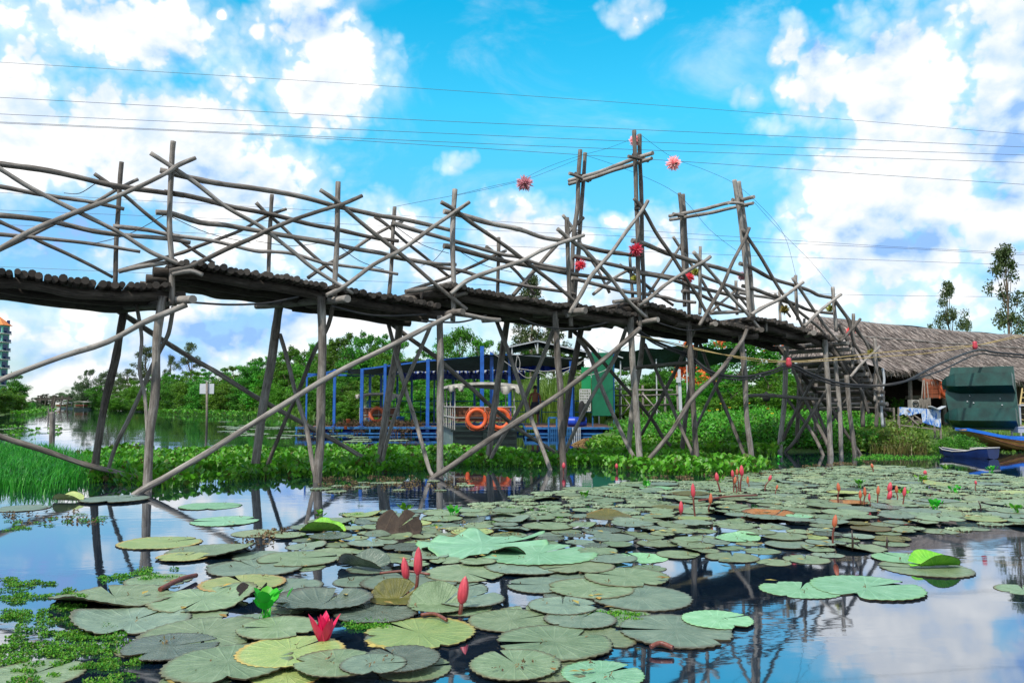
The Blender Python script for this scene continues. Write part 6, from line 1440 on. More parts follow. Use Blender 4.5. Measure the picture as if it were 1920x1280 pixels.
FG = [(215,1122,214,'pad_green','lift',1,2.2,'broad green pad at the left with a brown fallen petal on it'), (248,1166,200,'pad_blue','lift',2,1.2,'large pad with a turned up rim under the broad left pad'), (380,1128,185,'pad_green','lift',3,4.6,'green pad with a yellow withered edge left of the hyacinth sprout'),
 (385,1192,228,'pad_green','flat',4,5.0,'large pale veined pad left of the open red flower'), (320,1218,170,'pad_wet','flat',2,.5,'dark wet pad half hidden below the large pale veined pad'), (428,1252,225,'pad_green','flat',1,.3,'pale green pad at the bottom edge left of centre'),
 (545,1232,190,'pad_yellow','flat',3,1.0,'yellow green pad directly before the open red flower'), (632,1256,160,'pad_green','flat',5,.7,'pale green pad at the bottom below the open red flower'), (58,1266,180,'pad_green','flat',2,1.2,'green pad in the bottom left corner with a white notch'),
 (787,1189,208,'pad_yellow','flat',4,2.4,'yellow green pad with orange rim and a dark rotten spot'), (750,1250,150,'pad_wet','flat',3,2.2,'dark pad sunk below the yellow green pad'), (700,1262,120,'pad_blue','flat',1,.1,'small grey pad at the bottom edge below centre left'),
 (605,1136,180,'pad_wet','cup',5,1.4,'dark pad with raised brown rim right of the hyacinth sprout'), (705,1152,150,'pad_wet','flat',1,2.4,'dark wet pad behind the open red flower'), (520,1188,150,'pad_green','flat',5,3.2,'green pad beneath the hyacinth sprout'),
 (682,1066,112,'pad_wet','curl',2,2.2,'dark folded leaf standing left of the twin red buds'), (742,1128,96,'pad_olive','fold',3,.75,'brown backed leaf curled up under the twin red buds'), (820,1142,110,'pad_green','fold',4,.7,'upturned green leaf left of the leaning red bud'),
 (770,1092,180,'pad_blue','flat',2,1.9,'blue grey pad around the stems of the twin red buds'), (880,1130,130,'pad_blue','flat',5,.9,'grey pad right of the leaning red bud'), (958,1165,158,'pad_green','flat',1,.5,'green pad with a dark insect right of the leaning red bud'),
 (1040,1208,214,'pad_green','flat',2,3.3,'large round pad at the bottom centre with deep notch'), (966,1252,170,'pad_green','flat',3,2.0,'green pad at the bottom edge left of the large round one'), (1088,1166,130,'pad_blue','flat',4,1.0,'small pad above the large round centre pad'),
 (1266,1184,212,'pad_blue','flat',5,3.1,'largest blue grey pad right of centre with pale midrib'), (1345,1165,130,'pad_light','flat',1,.4,'mint green pad peeking behind the largest blue grey pad'), (1015,1098,130,'pad_blue','flat',2,3.0,'grey pad in the centre with faint vein'),
 (1202,1122,190,'pad_blue','flat',3,2.4,'large grey pad with a torn leaf scrap in its middle'), (1055,1142,130,'pad_blue','flat',1,1.5,'grey pad between the central pads with a dark edge'), (1108,1106,160,'pad_green','flat',4,.2,'green pad overlapping the torn grey pad'), (1175,1086,160,'pad_green','flat',5,2.7,'green pad with a pointed corner and an orange scrap'),
 (872,1077,150,'pad_green','flat',3,5.4,'clean green pad right of the twin red buds'), (1130,1266,150,'pad_light','flat',2,.6,'mint pad at the bottom edge right of centre'), (985,1066,150,'pad_blue','flat',1,2.2,'grey pad below the rippled bright green leaf'), (1080,1066,140,'pad_green','flat',4,3.7,'green pad below the end of the rippled leaf'),
 (905,1030,240,'pad_light','wavy',1,.2,'big rippled bright green lotus leaf in the middle'), (1010,1046,210,'pad_light','flat',3,.8,'flat mint lotus leaf beside the rippled one'), (1200,1046,100,'pad_light','flat',5,2.0,'mint pad right of the two lotus leaves'),
 (1500,1106,140,'pad_light','flat',4,1.1,'blue green floating lotus leaf on open water at the right'), (1625,1103,195,'pad_light','flat',2,.3,'mint green floating lotus leaf with torn right edge'), (1735,1066,160,'pad_green','flat',3,2.8,'round pad carrying a curled bright leaf'), (1695,1048,110,'pad_light','flat',1,1.9,'mint leaf left of the curled bright leaf'),
 (1918,1106,90,'pad_green','flat',5,1.1,'pad cut by the right edge of the photo'), (395,949,108,'pad_light','flat',1,.2,'mint pad alone on the water beside the first front leg'), (422,977,124,'pad_light','flat',2,3.2,'mint pad with a dark lump on open water at the left'), (300,1018,145,'pad_yellow','flat',3,.8,'yellowish pad over the reflection of the first front leg'),
 (395,1036,160,'pad_green','lift',4,3.9,'green pad with a dark lifted rim behind the fallen stem'), (345,1046,95,'pad_yellow','flat',5,1.4,'small yellow pad rim under the lifted pad'), (480,1066,170,'pad_blue','flat',1,2.3,'grey pad behind the brown curled stem'), (560,1050,150,'pad_green','flat',2,.4,'green pad left of the dark folded leaf'), (455,1098,150,'pad_yellow','flat',5,2.2,'yellow withered pad behind the hyacinth sprout'),
 (128,940,58,'pad_yellow','curl',5,2.6,'curled yellow green leaf by the grass at the left'), (40,953,100,'pad_blue','flat',4,.1,'blue grey pad at the left edge under the grass'), (215,938,120,'pad_blue','flat',2,1.1,'blue grey pad before the first back leg'), (605,998,84,'pad_lime','curl',1,2.74,'bright lime curled leaf left of the dead brown leaf'),
 (748,1000,84,'pad_dark','stand',3,.7,'dead black brown leaf standing upright'), (1752,1064,100,'pad_lime','curl',2,2.9,'curled lime green leaf lying on a pad at the right'), (1440,967,92,'pad_brown','cup',4,.6,'brown backed leaf with upturned rim among the right pads'), (1590,946,70,'pad_brown','cup',2,2.6,'flat brown leaf below the cluster of red buds'), (472,1122,78,'pad_dark','curl',4,1.1,'brown rolled leaf edge just left of the hyacinth sprout'), (480,1000,90,'pad_green','flat',3,.1,'green pad near the second back leg reflection')]
def back_px(p):
    c_ = Vector((p.x, p.y, 0)) - CAM; yy = c_.y * CP + c_.z * SP
    return 960 + c_.x / yy * F_PX, 640 - (-c_.y * SP + c_.z * CP) / yy * F_PX
def pick_mat():
    t = rnd.random(); return 'pad_green' if t < .55 else ('pad_blue' if t < .86 else ('pad_yellow' if t < .92 else ('pad_wet' if t < .96 else ('pad_olive' if t < .985 else 'pad_light'))))
cnt = 0
for p in scatter(poly_px([(210, 1110), (420, 1040), (640, 1020), (960, 1010), (1180, 1075), (1340, 1100), (1330, 1165), (1190, 1215), (1130, 1275), (280, 1280), (180, 1190)]), 2200):
    r_ = rnd.uniform(.15, .25)
    if any((q - p).length < (rr + r_) * .98 for q, rr, _ in PLACED): continue
    px, py = back_px(p); lay_pad(px, py, 2 * r_ / mpp(p.y), pick_mat(), 'flat', None, 'medium pad wedged between the named large pads in the foreground', 'lily pad', 'pads wedged in the foreground'); cnt += 1
    if cnt >= 34: break
for px, py, wd, mn, st, sd_, rz, lb in FG:
    lay_pad(px, py, wd, mn, st, sd_, lb, 'lily leaf' if st in ('fold', 'wavy', 'cup', 'curl', 'stand') else 'lily pad', GF, rz, name='lily_leaf' if st in ('fold', 'wavy', 'cup', 'curl', 'stand') else 'lily_pad', lift=.012 if st in ('fold', 'wavy', 'curl') else 0)
# the crowded pads behind: real pads, spaced so that they lie edge over edge
ZONES = [('pads around the dead brown leaf', 'grey green pad in the crowded patch around the dead brown leaf', [(520,1010),(640,968),(860,950),(960,940),(960,1020),(880,1075),(640,1050)], 66, (.10, .22)),
         ('pads in front of the fourth and fifth legs', 'grey green pad crowded in the water before the fourth and fifth bridge legs', [(960,935),(1060,918),(1240,900),(1330,905),(1330,1040),(1180,1075),(960,1060)], 130, (.11, .26)),
         ('pads before the right bank', 'grey green serrated pad in the wide raft before the right bank', [(1330,902),(1440,882),(1640,872),(1740,878),(1930,896),(1930,985),(1700,1002),(1660,1030),(1440,1058),(1330,1045)], 330, (.11, .27)),
         ('pads behind the second front leg', 'thin floating pad scrap before the second front leg', [(600,905),(760,900),(860,900),(900,920),(760,930),(600,925)], 12, (.08, .16)),
         ('pads far left', 'far small pad on the canal at the left', [(0,800),(110,790),(120,812),(40,835),(0,838)], 14, (.25, .4)),
         ('pads by the dock', 'small dark pad floating before the blue dock', [(420,790),(560,800),(760,822),(800,834),(560,832),(420,810)], 34, (.3, .5))]
CAND = []
for gname, lb, poly, n, (r0, r1) in ZONES:
    P_ = poly_px(poly); cnt = 0
    for p in scatter(P_, n * 40):
        r_ = rnd.uniform(r0, r1)
        if any((q - p).length < (rr + r_) * .74 for q, rr, _ in PLACED): continue
        PLACED.append((p, r_, 0)); CAND.append((r_ / p.y ** 1.5, p, r_, gname, lb)); cnt += 1
        if cnt >= n: break
CAND.sort(key=lambda t: -t[0])
have = sum(1 for o in COL.objects if o.name.startswith('lily_pad'))
keep = sorted(CAND[:298 - have], key=lambda t: t[1].y); REST = CAND[298 - have:]
drop = {id(t[1]) for t in CAND}; PLACED[:] = [t for t in PLACED if id(t[0]) not in drop]
def lay_c(t):
    _, p, r_, gname, lb = t; px, py = back_px(p); mn = pick_mat()
    return lay_pad(px, py, 2 * r_ / mpp(p.y), mn, 'lift' if rnd.random() < .16 else 'flat', None, lb, 'lily pad', gname)
for t in keep: lay_c(t)
# the far small remainder of the raft reads as one mass
M['raft'] = leafmat('far lily pads', [(.11, .16, .085), (.16, .225, .12), (.13, .19, .12), (.20, .27, .16), (.15, .21, .13), (.22, .27, .14)], 0, .4, .45)
rest = bpy.data.meshes.new('far_lily_raft'); V_, F_2, MI = [], [], []; slots = ['raft', 'pad_rim']
for t in REST:
    _, p, r_, gname, lb = t; src = PADM.get(('flat', rnd.randint(1, 9))) or pad_mesh('flat', 1); a = rnd.uniform(0, 6.28); b0 = len(V_); ca, sa = math.cos(a) * r_, math.sin(a) * r_; mi_ = rnd.choice((0, 0, 0, 0, 0, 1, 1, 1, 1, 1, 2))
    for v in src.vertices: V_.append((p.x + v.co.x * ca - v.co.y * sa, p.y + v.co.x * sa + v.co.y * ca, v.co.z * r_ + .003 * (len(V_) % 5)))
    for f in src.polygons: F_2.append([k + b0 for k in f.vertices]); MI.append(1 if f.material_index else 0)
V_ = V_
rest.from_pydata(V_, [], F_2)
for s_ in slots: rest.materials.append(M[s_])
rest.polygons.foreach_set('material_index', MI); ro = bpy.data.objects.new('far_lily_raft', rest); COL.objects.link(ro); tag(ro, 'far small lily pads massed on the water before the bank and the dock', 'lily pads', None, 'stuff')
# --- buds and flowers
def petalmat(name, cols):
    m, nt, bs = mat(name); oc = N(nt, 'ShaderNodeTexCoord').outputs['Object']
    n = noise_tex(nt, mapping(nt, oc, (60, 60, 8)), 1.0, 4, .6); r = ramp(nt, [(.3, cols[0]), (.7, cols[1])], n.outputs[0])
    nt.links.new(r.outputs[0], bs.inputs['Base Color']); bs.inputs['Roughness'].default_value = .42; bs.inputs['Subsurface Weight'].default_value = .08; bs.inputs['Subsurface Radius'].default_value = (.02, .005, .005)
    return m
M['bud_red'] = petalmat('lily bud red', ((.38, .03, .05), (.62, .07, .10)))
M['bud_orange'] = petalmat('lily bud brown orange', ((.34, .07, .03), (.52, .14, .06)))
M['flower_pink'] = petalmat('open lily petals', ((.55, .005, .06), (.75, .02, .12)))
M['stem'] = petalmat('lily stem', ((.09, .02, .015), (.20, .06, .04)))
M['stem_dark'] = petalmat('dark dry stem', ((.02, .012, .01), (.06, .03, .02)))
def bud(px, base_py, tip, neck, rpx, label, m='bud_red', group='red lily buds'):
    """base on the water at (px, base_py); neck = (px,py) where bud starts, tip = (px,py) of its point"""
    g = gnd(px, base_py); Y = g.y
    e = empty('lily_bud', g, label, 'lily bud', group)
    nk = at(neck[0], neck[1], Y); tp = at(tip[0], tip[1], Y)
    mb = MB(); mid = (g + nk) / 2 + Vector((rnd.uniform(-.02, .02), rnd.uniform(-.02, .02), 0)); rs = rpx * mpp(Y) * .34
    mb.tube(spl([g - Vector((0, 0, .05)), mid, nk], 5), [rs * 1.1] * 11, 8); obj('stem', mb, M['stem'], e)
    rr = rpx * .86 * mpp(Y); L = (tp - nk).length; z = (tp - nk).normalized(); x = z.orthogonal().normalized(); y = z.cross(x)
    mb = MB(); b0 = 0; n = 24
    prof = [(0, .3), (.06, .62), (.2, .92), (.38, 1.0), (.6, .9), (.78, .68), (.92, .36), (1.0, .05)]
    for t, k in prof:
        for i in range(n):
            a = 2 * PI * i / n; rib = 1 + .10 * math.cos(4 * a + t * .5) * min(1, t * 4)
            mb.v.append(nk + z * (L * t) + (x * math.cos(a) + y * math.sin(a)) * rr * k * rib)
    for j in range(len(prof) - 1):
        for i in range(n): mb.face((j * n + i, j * n + (i + 1) % n, (j + 1) * n + (i + 1) % n, (j + 1) * n + i), None, 0, True)
    obj('bud', mb, M[m], e)
    mb = MB()                                            # sepals hugging the bud
    for i in range(4):
        a = 2 * PI * (i + .5) / 4; d = x * math.cos(a) + y * math.sin(a); s = z.cross(d); pv = None
        for t, k in prof[1:7]:
            wd = rr * .5 * math.sin(min(1, t + .12) * PI) ; c = nk + z * (L * t) + d * (rr * k * 1.09)
            b = len(mb.v); mb.v += [c - s * wd - d * rr * .14, c + d * rr * .03, c + s * wd - d * rr * .14]
            if pv is not None:
                mb.face((pv, pv + 1, b + 1, b), None, 0, True); mb.face((pv + 1, pv + 2, b + 2, b + 1), None, 0, True)
            pv = b
    obj('sepals', mb, M['bud_orange'] if m == 'bud_orange' else M['bud_red'], e)
for a in [
 (768, 1112, (757,1044), (762,1086), 8.0, 'red lily bud, the shorter left one of the foreground pair'), (773, 1118, (785,1024), (783,1078), 8.6, 'red lily bud, the taller right one of the foreground pair'), (860, 1152, (873,1079), (865,1132), 10.5, 'fat red lily bud leaning right in the foreground'),
 (1278, 966, (1277,938), (1277,962), 4.6, 'short red bud low on the water left of the tall one'), (1304, 968, (1299,905), (1300,932), 4.6, 'tall thin red bud on a long dark stem left of centre right pads'), (1331, 962, (1333,924), (1332,944), 3.8, 'brownish bud right of the tall thin red one'),
 (1353, 924, (1343,885), (1345,902), 4.2, 'red bud leaning left before the hyacinth mat'), (1375, 924, (1373,880), (1374,894), 3.2, 'pinkish bud left in the tight bunch'), (1380, 925, (1379,892), (1378,906), 3.0, 'low orange bud in the tight bunch'), (1388, 922, (1390,871), (1391,892), 4.6, 'tallest red bud in the tight bunch'), (1383, 922, (1382,878), (1382,890), 3.0, 'small orange bud behind the tallest in the bunch'), (1401, 912, (1402,892), (1402,906), 2.8, 'small orange bud right of the tight bunch'), (1433, 918, (1446,890), (1442,901), 3.2, 'pink bud leaning far to the right'), (1454, 926, (1458,908), (1456,917), 2.4, 'thin orange bud leaning right'),
 (1562, 1022, (1567,964), (1564,988), 5.2, 'orange red bud standing alone over the pad edge at the right'), (1573, 945, (1571,904), (1573,921), 3.8, 'orange bud left of the right cluster'), (1612, 948, (1613,918), (1613,934), 3.2, 'brown orange bud first in the right cluster'), (1623, 948, (1621,912), (1622,930), 3.2, 'orange bud second in the right cluster'), (1630, 948, (1630,924), (1630,938), 2.6, 'lowest small bud in the right cluster'), (1644, 950, (1647,910), (1646,927), 3.4, 'orange bud on a straight dark stem in the right cluster'), (1662, 940, (1670,903), (1667,922), 4.8, 'pink red bud upper one of the leaning pair'), (1664, 942, (1671,919), (1666,936), 4.6, 'pink bud lower one of the leaning pair'), (1678, 942, (1681,909), (1681,924), 3.2, 'salmon bud right of the leaning pair'), (1690, 952, (1697,912), (1695,930), 3.6, 'red bud at the right end of the cluster'), (1637, 885, (1634,868), (1636,877), 3.0, 'small brown bud near the far shore'), (1832, 922, (1829,900), (1830,908), 2.4, 'thin lone bud before the boats'), (1734, 890, (1735,881), (1734,889), 3.6, 'small dark red bud on the water before the bank'),
 (1155, 885, (1156,868), (1156,878), 3.2, 'small red bud near the fifth front leg'), (1058, 888, (1057,866), (1057,878), 3.6, 'small red bud against the fourth front leg')]:
    bud(*a, m='bud_orange' if 'orange' in a[5] or 'brown' in a[5] or 'salmon' in a[5] else 'bud_red')
# open red lily
g = gnd(606, 1212); e = empty('water_lily', g, 'open crimson water lily with pointed petals, low on the water', 'flower')
def petal(mb, c, az_, L, W, up, out):
    d = Vector((math.cos(az_), math.sin(az_), 0)); s = Vector((-d.y, d.x, 0)); pv = None
    for i in range(7):
        t = i / 6; wd = W * math.sin(min(1, .12 + t * .88) * PI) ** .8 * (1 if t < .95 else .3); p = c + d * out * L * (t ** .8) + Vector((0, 0, up * L * t)); inn = -d * up + Vector((0, 0, out)); b = len(mb.v)
        mb.v += [p - s * wd + inn * wd * .35, p, p + s * wd + inn * wd * .35]
        if pv is not None: mb.face((pv, pv + 1, b + 1, b), None, 0, True); mb.face((pv + 1, pv + 2, b + 2, b + 1), None, 0, True)
        pv = b
for i in range(5):
    mb = MB(); petal(mb, g, 2 * PI * i / 5 + .4, .17, .030, .92, .50); obj('petal', mb, M['flower_pink'], e)
for i in range(5):
    mb = MB(); petal(mb, g, 2 * PI * i / 5 + 1.1, .155, .026, 1.0, .2); obj('petal', mb, M['flower_pink'], e)
# stray dark stems
for px, b, t, lb in ((1598, 1030, (1597, 993), 'bare dark stem beside the lone orange bud'), (1661, 1026, (1663, 1005), 'short bare stem at the pad edge'), (1840, 955, (1834, 938), 'thin bare stem before the boats')):
    g = gnd(px, b); mb = MB(); q = at(t[0], t[1], g.y); mb.tube([g - Vector((0, 0, .05)), (g + q) / 2 + Vector((.006, 0, 0)), q], [.01, .009, .004], 7); tag(obj('dry_twig', mb, M['stem_dark']), lb, 'stem', 'bare lily stems')
for (a, b), r_, lb in ((((300, 1104), (368, 1078)), .016, 'fallen brown stem floating beside the left pads'), (((712, 1074), (806, 1076)), .009, 'thin red stem lying behind the twin buds'), (((790, 1152), (838, 1162)), .010, 'short red stem curving on the yellow green pad'), (((1310, 938), (1420, 928)), .012, 'long brown stem lying across the right pads'), (((1220, 1212), (1262, 1214)), .012, 'pinkish stem under the largest blue grey pad')):
    A = gnd(*a, .03); B = gnd(*b, .03); mb = MB(); mb.tube(spl([A, (A + B) / 2 + Vector((0, .03, .012)), B], 6), r_, 7); tag(obj('fallen_stem', mb, M['stem']), lb, 'stem', 'floating stems')
# a sprout of water hyacinth in the foreground, smaller ones behind
def sprout(px, py, n, h, s, label):
    g = gnd(px, py); mb = MB()
    for i in range(n): hy_leaf(mb, g + Vector((rnd.gauss(0, .02), rnd.gauss(0, .02), -.01)), rnd.uniform(.4, 1) * h, 2 * PI * i / n + rnd.uniform(-.3, .3), s * rnd.uniform(.7, 1.1), rnd.uniform(.3, .9))
    o = obj('hyacinth_plant', mb, M['hyacinth']); tag(o, label, 'plant', 'single hyacinth plants')
sprout(500, 1160, 13, .14, .085, 'small bright hyacinth sprout between the foreground pads')
for px, py, n, lb in ((1752, 955, 14, 'hyacinth sprout among the right pads near the bare stem'), (1908, 962, 12, 'hyacinth sprout at the right edge among pads'), (1612, 912, 10, 'hyacinth sprout behind the right bud cluster'), (1696, 932, 12, 'hyacinth sprout right of the bud cluster'), (1728, 905, 12, 'hyacinth sprout left of the brown curled leaf'), (1772, 882, 14, 'hyacinth sprout floating before the navy boat'), (1860, 885, 14, 'hyacinth sprout right below the navy boat'), (1788, 925, 8, 'tiny hyacinth sprout before the boats'), (1460, 862, 9, 'round leaved sprout behind the raft of pads'), (1350, 905, 10, 'hyacinth sprout before the mat under the seventh legs'), (1212, 915, 10, 'hyacinth sprout before the fifth front leg'), (1095, 935, 9, 'hyacinth sprout before the fourth front leg'), (760, 962, 12, 'hyacinth sprout behind the dead leaf'), (850, 968, 10, 'hyacinth sprout right of the dead leaf'), (600, 972, 9, 'hyacinth sprout behind the lime curled leaf'), (100, 808, 14, 'hyacinth clump on the canal beside the stake')):
    sprout(px, py, n, .085, .062, lb)
# --- duckweed and water fern carpets
M['weed'] = leafmat('floating water fern', [(.02, .09, .006), (.045, .18, .01), (.09, .28, .015), (.17, .36, .025), (.11, .13, .03)], .2, .6)
M['litter'] = leafmat('floating dead scraps', [(.08, .05, .025), (.16, .11, .05), (.26, .20, .09), (.10, .12, .035)], .1, .7)
def weed(polys, nclump, per, rad, name, label, mname='weed', hh=.010, ls=.014):
    mb = MB()
    for poly in polys:
        for p in scatter(poly_px(poly), nclump):
            rx, ry = rad * rnd.uniform(.4, 1.3), rad * rnd.uniform(.3, .8)
            for _ in range(int(per * rx / rad)):
                a = rnd.uniform(0, 6.28); k = math.sqrt(rnd.random()); q = Vector((p.x + math.cos(a) * k * rx, p.y + math.sin(a) * k * ry, .002 + hh * (1 - k * k) * rnd.random()))
                leaf(mb, q, rdir(.5), Vector((0, 0, 1)) + rdir() * .6, ls * rnd.uniform(.6, 1.4), ls * .7)
    obj(name, mb, M[mname], kind='stuff', label=label, cat='plants', recentre=False)
weed([[(0, 1085), (120, 1090), (210, 1180), (330, 1262), (300, 1285), (0, 1285)]], 150, 95, .058, 'water_fern', 'green floating water fern in the lower left corner')
weed([[(180, 1070), (330, 1065), (320, 1085), (180, 1090)], [(0, 975), (180, 960), (210, 975), (0, 1000)], [(480, 985), (640, 960), (900, 955), (1060, 945), (1060, 990), (640, 1000)], [(660, 1165), (720, 1165), (720, 1180), (660, 1180)], [(800, 1120), (840, 1115), (840, 1130)], [(1090, 1150), (1200, 1150), (1200, 1165), (1090, 1160)]], 22, 70, .06, 'duckweed', 'small floating weed between the pads')
weed([[(600, 895), (760, 890), (900, 895), (900, 920), (600, 915)], [(1200, 895), (1450, 878), (1640, 862), (1640, 870), (1330, 905)]], 70, 22, .08, 'floating_scraps', 'thin dead leaf scraps floating before the bridge legs', 'litter', .004, .03)
weed([[(0, 960), (130, 950), (210, 985), (60, 990)], [(430, 1005), (560, 985), (560, 1020), (430, 1030)], [(640, 985), (1300, 950), (1300, 1040), (900, 1060)]], 22, 12, .09, 'dead_leaf_scraps', 'brown dead scraps floating between the pads', 'litter', .01, .03)
weed([[(1600, 862), (1745, 860), (1760, 856), (1640, 852)]], 70, 34, .14, 'algae', 'yellow green algae film along the right shore', 'weed', .003, .03)

# bits of debris and mud lying on the pads
mb = MB()
for q, r_, z in PLACED[:230]:
    for _ in range(rnd.choice((0, 1, 1, 2, 3))):
        a = rnd.uniform(0, 6.28); k = r_ * rnd.uniform(.1, .85); c = Vector((q.x + math.cos(a) * k, q.y + math.sin(a) * k, z + .055 * r_ + .004))
        for _ in range(rnd.randint(1, 6)):
            leaf(mb, c + Vector((rnd.gauss(0, .008), rnd.gauss(0, .008), rnd.random() * .008)), rdir(.1), Vector((0, 0, 1)) + rdir() * .5, rnd.uniform(.008, .03), .010)
obj('pad_debris', mb, M['litter'], kind='stuff', label='scraps of dead leaf and mud lying on the lily pads', cat='debris', recentre=False)

M['scrap'] = leafmat('yellow leaf scraps', [(.45, .25, .05), (.35, .30, .08), (.20, .10, .03), (.5, .40, .12), (.10, .06, .025)], .15, .6)
mb = MB()
for q, r_, z in PLACED[::2]:
    if rnd.random() < .45: continue
    a = rnd.uniform(0, 6.28); c = Vector((q.x + math.cos(a) * r_ * rnd.uniform(.3, 1.05), q.y + math.sin(a) * r_ * .8, z + .05 * r_ + .006))
    for _ in range(rnd.randint(1, 3)): leaf(mb, c + Vector((rnd.gauss(0, .02), rnd.gauss(0, .02), rnd.random() * .006)), Vector((rnd.uniform(-1, 1), rnd.uniform(-1, 1), .04)), Vector((0, 0, 1)) + rdir() * .2, rnd.uniform(.03, .10), rnd.uniform(.02, .045), .12)
obj('leaf_scraps', mb, M['scrap'], kind='stuff', label='yellow and brown scraps of withered leaf strewn over the pads', cat='debris', recentre=False)
M['cable_grey'] = plain('weathered power cable', (.10, .12, .13), .5, .2, 2)
# ---------------------------------------------------------------- power lines, ropes, paper flowers
def line(name, pts, r, m, label, cat, group=None, sub=8, n=5):
    mb = MB(); mb.tube(spl([Vector(p) for p in pts], sub), r, n); return tag(obj(name, mb, M[m]), label, cat, group)
GC = 'power cables across the sky'
for pts, r, lb in [([(0,117),(700,160),(1400,210),(1920,252)], .016, 'topmost thin power cable across the sky'), ([(0,183),(480,209),(800,226),(1280,247),(1920,276)], .019, 'second power cable from the top'), ([(0,214),(800,249),(1280,269),(1920,291)], .019, 'third power cable from the top'), ([(0,229),(800,265),(1280,284),(1920,305)], .019, 'fourth power cable from the top, just above the lowest of the upper set'), ([(0,231),(500,254),(800,272),(1280,303),(1600,325),(1920,346)], .019, 'lowest cable of the upper set, passing the tall gate'),
    ([(0,361),(480,388),(800,407),(1150,429),(1630,460),(1920,475)], .015, 'upper cable of the lower set behind the railing'), ([(0,394),(480,413),(850,429),(1150,442),(1630,463),(1920,478)], .015, 'second cable of the lower set behind the railing'), ([(0,421),(480,442),(800,455),(1150,470),(1630,487),(1920,497)], .015, 'third cable of the lower set behind the railing'), ([(0,500),(480,520),(1150,541),(1630,553),(1920,557)], .014, 'lowest power cable just above the bridge deck')]:
    d0 = (pts[1][0] - pts[0][0]); d1 = pts[-1][0] - pts[-2][0]
    pre = (-700, pts[0][1] - (pts[1][1] - pts[0][1]) / d0 * 700); post = (2620, pts[-1][1] + (pts[-1][1] - pts[-2][1]) / d1 * 700)
    P_ = [at(x, y, 62 + (x - 960) * .004) for x, y in [pre] + pts + [post]]
    line('power_cable', P_, r, 'cable_grey', lb, 'cable', GC)
def fp(px, py, c=-.2): return onp(px, py, c)
for pts, lb in [([(362,567),(430,571),(500,568),(560,556)], 'black cable hanging under the deck right of the first legs'), ([(622,573),(680,588),(730,592),(800,589)], 'black cable sagging under the deck by the second leg'), ([(790,601),(860,604),(912,591)], 'black cable under the deck at the third legs'), ([(975,597),(1020,612),(1080,616),(1140,604)], 'black cable sagging before the fourth legs'), ([(1222,600),(1250,610),(1290,619),(1340,612)], 'black cable under the deck right of the gate')]:
    line('hanging_cable', [fp(x, y, -.05) for x, y in pts], .016, 'cable', lb, 'cable', 'cables under the deck', 6, 6)
for dz, r, lb in ((0, .028, 'thick black hose sagging between the bridge legs and the hut roof'), (5, .02, 'thinner black hose just below the thick one')):
    line('black_hose', [fp(1188, 612 + dz, .4), fp(1230, 640 + dz, .3), fp(1290, 665 + dz, .2), fp(1335, 697 + dz, -.1), fp(1390, 706 + dz, -.2), fp(1440, 697 + dz, -.2), fp(1482, 684 + dz, -.2), fp(1520, 700 + dz, -.3), fp(1565, 716 + dz, -.4), fp(1620, 722 + dz * .6, -.4), at(1690, 717 - dz * .3, 18.6), at(1760, 683 + dz * 2.6, 20), at(1830, 657 + dz * 1.6, 22), at(1870, 661 + dz, 22.5), at(1960, 669 + dz, 23)], r, 'cable', lb, 'hose', 'black hoses', 7, 8)
line('rope', [fp(1210, 632, .3), fp(1285, 651, .1), fp(1380, 668, -.3), fp(1480, 677, -.4), fp(1560, 671, -.5), fp(1640, 662, -.5), at(1720, 655, 19), at(1828, 647, 20), at(1890, 636, 20.5), at(1980, 617, 21)], .010, 'rope', 'straw coloured rope stretched past the stairs toward the right', 'rope', 'straw ropes', 6, 6)
line('rope', [fp(1190, 628, .3), fp(1285, 648, .1), fp(1400, 674, -.3), fp(1480, 679, -.4), fp(1570, 675, -.5), fp(1660, 668, -.5), at(1740, 662, 19), at(1828, 648, 20), at(1890, 633, 20.5), at(1980, 611, 21)], .009, 'rope', 'second straw rope twisting below the first', 'rope', 'straw ropes', 6, 6)
for px, py, Y, lb in ((1479, 680, None, 'small red insulator knot on the ropes by the stairs'), (1828, 648, 19.95, 'small red insulator knot on the ropes over the thatch')):
    p = fp(px, py, -.45) if Y is None else at(px, py, Y); mb = MB(); mb.lathe(p - Vector((0, 0, .10)), [(0, 0), (.05, .02), (.07, .09), (.05, .15), (.06, .18), (.03, .21), (0, .215)], 10); tag(obj('insulator', mb, M['bud_red']), lb, 'insulator', 'red insulators')
for pts, lb in [([(738,388),(800,376),(853,366),(920,350),(975,337),(1030,312),(1088,292),(1140,278),(1192,258)], 'thin string from the third post up to the tall gate'), ([(853,367),(930,351),(1000,332),(1088,297)], 'second thin string holding the leftmost paper flower'), ([(1200,252),(1262,296),(1320,318),(1378,345),(1425,385),(1470,440),(1492,516)], 'thin string from the tall gate over to the second gate'), ([(1097,291),(1180,320),(1270,364),(1330,430),(1381,470)], 'thin string between the gate back posts'), ([(1413,378),(1460,430),(1520,490),(1561,540)], 'thin string from the second gate down the stairs')]:
    line('string', [fp(x, y, .9) for x, y in pts], .0035, 'cable', lb, 'string', 'strings of the paper flowers', 5, 4)
for a, b in (((310, 402), (175, 457)), ((178, 345), (120, 362)), ((312, 402), (470, 455)), ((480, 452), (620, 452)), ((628, 455), (720, 505)), ((742, 425), (842, 475)), ((836, 462), (790, 498)), ((852, 465), (960, 510))):
    m_ = ((a[0] + b[0]) / 2, (a[1] + b[1]) / 2 + 9); line('wire', [fp(*a, .2), fp(*m_, .4), fp(*b, .5)], .006, 'cable', 'thin wire slung loosely along the bridge railing', 'wire', 'loose wires on the railing', 5, 4)
M['pom_pink'] = leafmat('pink tinsel', [(.97, .55, .60), (.98, .70, .72), (.96, .45, .54), (.98, .78, .76)], .5, .5)
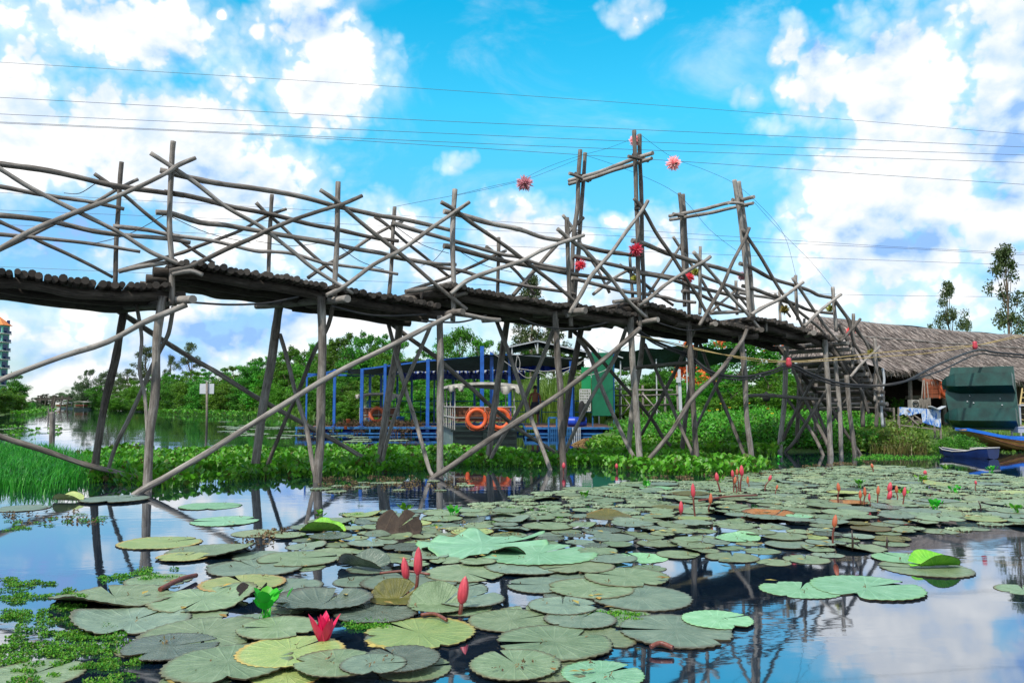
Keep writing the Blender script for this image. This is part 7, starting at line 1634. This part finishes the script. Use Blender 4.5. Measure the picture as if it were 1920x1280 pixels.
M['pom_red'] = leafmat('red tinsel', [(.92, .12, .20), (.95, .25, .30), (.9, .08, .2), (.95, .4, .42)], .5, .5)
M['pom_yellow'] = leafmat('yellow green tinsel', [(.34, .30, .05), (.45, .40, .09), (.30, .33, .06), (.5, .44, .12)], .3, .5)
def pom(px, py, c, rpx, m, label, group='tinsel flowers on the bridge'):
    p = onp(px, py, c); r_ = rpx * 1.15 * mpp(p.y); e = empty('tinsel_flower', p, label, 'ornament', group); mb = MB()
    for _ in range(120):
        d = rdir(); s = d.orthogonal().normalized(); u = d.cross(s); w_ = r_ * .11; L = r_ * rnd.uniform(.75, 1.05); b = len(mb.v); q0 = p + d * r_ * .1
        mb.v += [q0 + s * w_ * .5, q0 - s * w_ * .5, q0 + u * w_ * .5, p + d * L * .55 + s * w_, p + d * L * .55 - s * w_, p + d * L * .55 + u * w_, p + d * L]
        for f in ((0, 1, 4, 3), (1, 2, 5, 4), (2, 0, 3, 5), (3, 4, 6), (4, 5, 6), (5, 3, 6)): mb.face([b + k for k in f])
    obj('petals', mb, M[m], e)
    mb = MB(); mb.lathe(p - Vector((0, 0, r_ * .22)), [(0, 0), (r_ * .2, r_ * .1), (r_ * .24, r_ * .22), (r_ * .2, r_ * .34), (0, r_ * .44)], 10); obj('core', mb, M[m], e)
for a in [(984, 344, .9, 17, 'pom_pink', 'pink tinsel flower hanging alone against the sky left of the tall gate'), (1263, 306, .5, 15, 'pom_pink', 'pink tinsel flower on the string right of the tall gate top'), (1191, 264, .2, 12, 'pom_pink', 'pink tinsel flower at the very top of the tall gate'), (1192, 468, -.1, 14, 'pom_red', 'red tinsel flower on the front post of the tall gate'), (1089, 497, 1.7, 12, 'pom_red', 'red tinsel flower on the back post of the tall gate'), (1292, 521, 1.65, 11, 'pom_red', 'red tinsel flower on the back post of the second gate'), (1391, 518, .1, 9, 'pom_pink', 'small pink tinsel flower behind the second gate front post'), (1595, 621, .3, 9, 'pom_red', 'red tinsel flower above the stairs before the thatch'),
          (1190, 523, 1.7, 8, 'pom_yellow', 'yellow tinsel tuft low behind the tall gate front post'), (1304, 509, 1.6, 9, 'pom_yellow', 'yellow tinsel tuft beside the red one at the second gate'), (1471, 580, .4, 10, 'pom_yellow', 'yellow green tinsel tuft on the railing right of the second gate'), (1557, 577, .2, 9, 'pom_yellow', 'yellow tinsel tuft at the top of the stairs'), (1632, 660, -.1, 7, 'pom_yellow', 'yellow tinsel tuft on the lower stair rail')]:
    pom(*a)
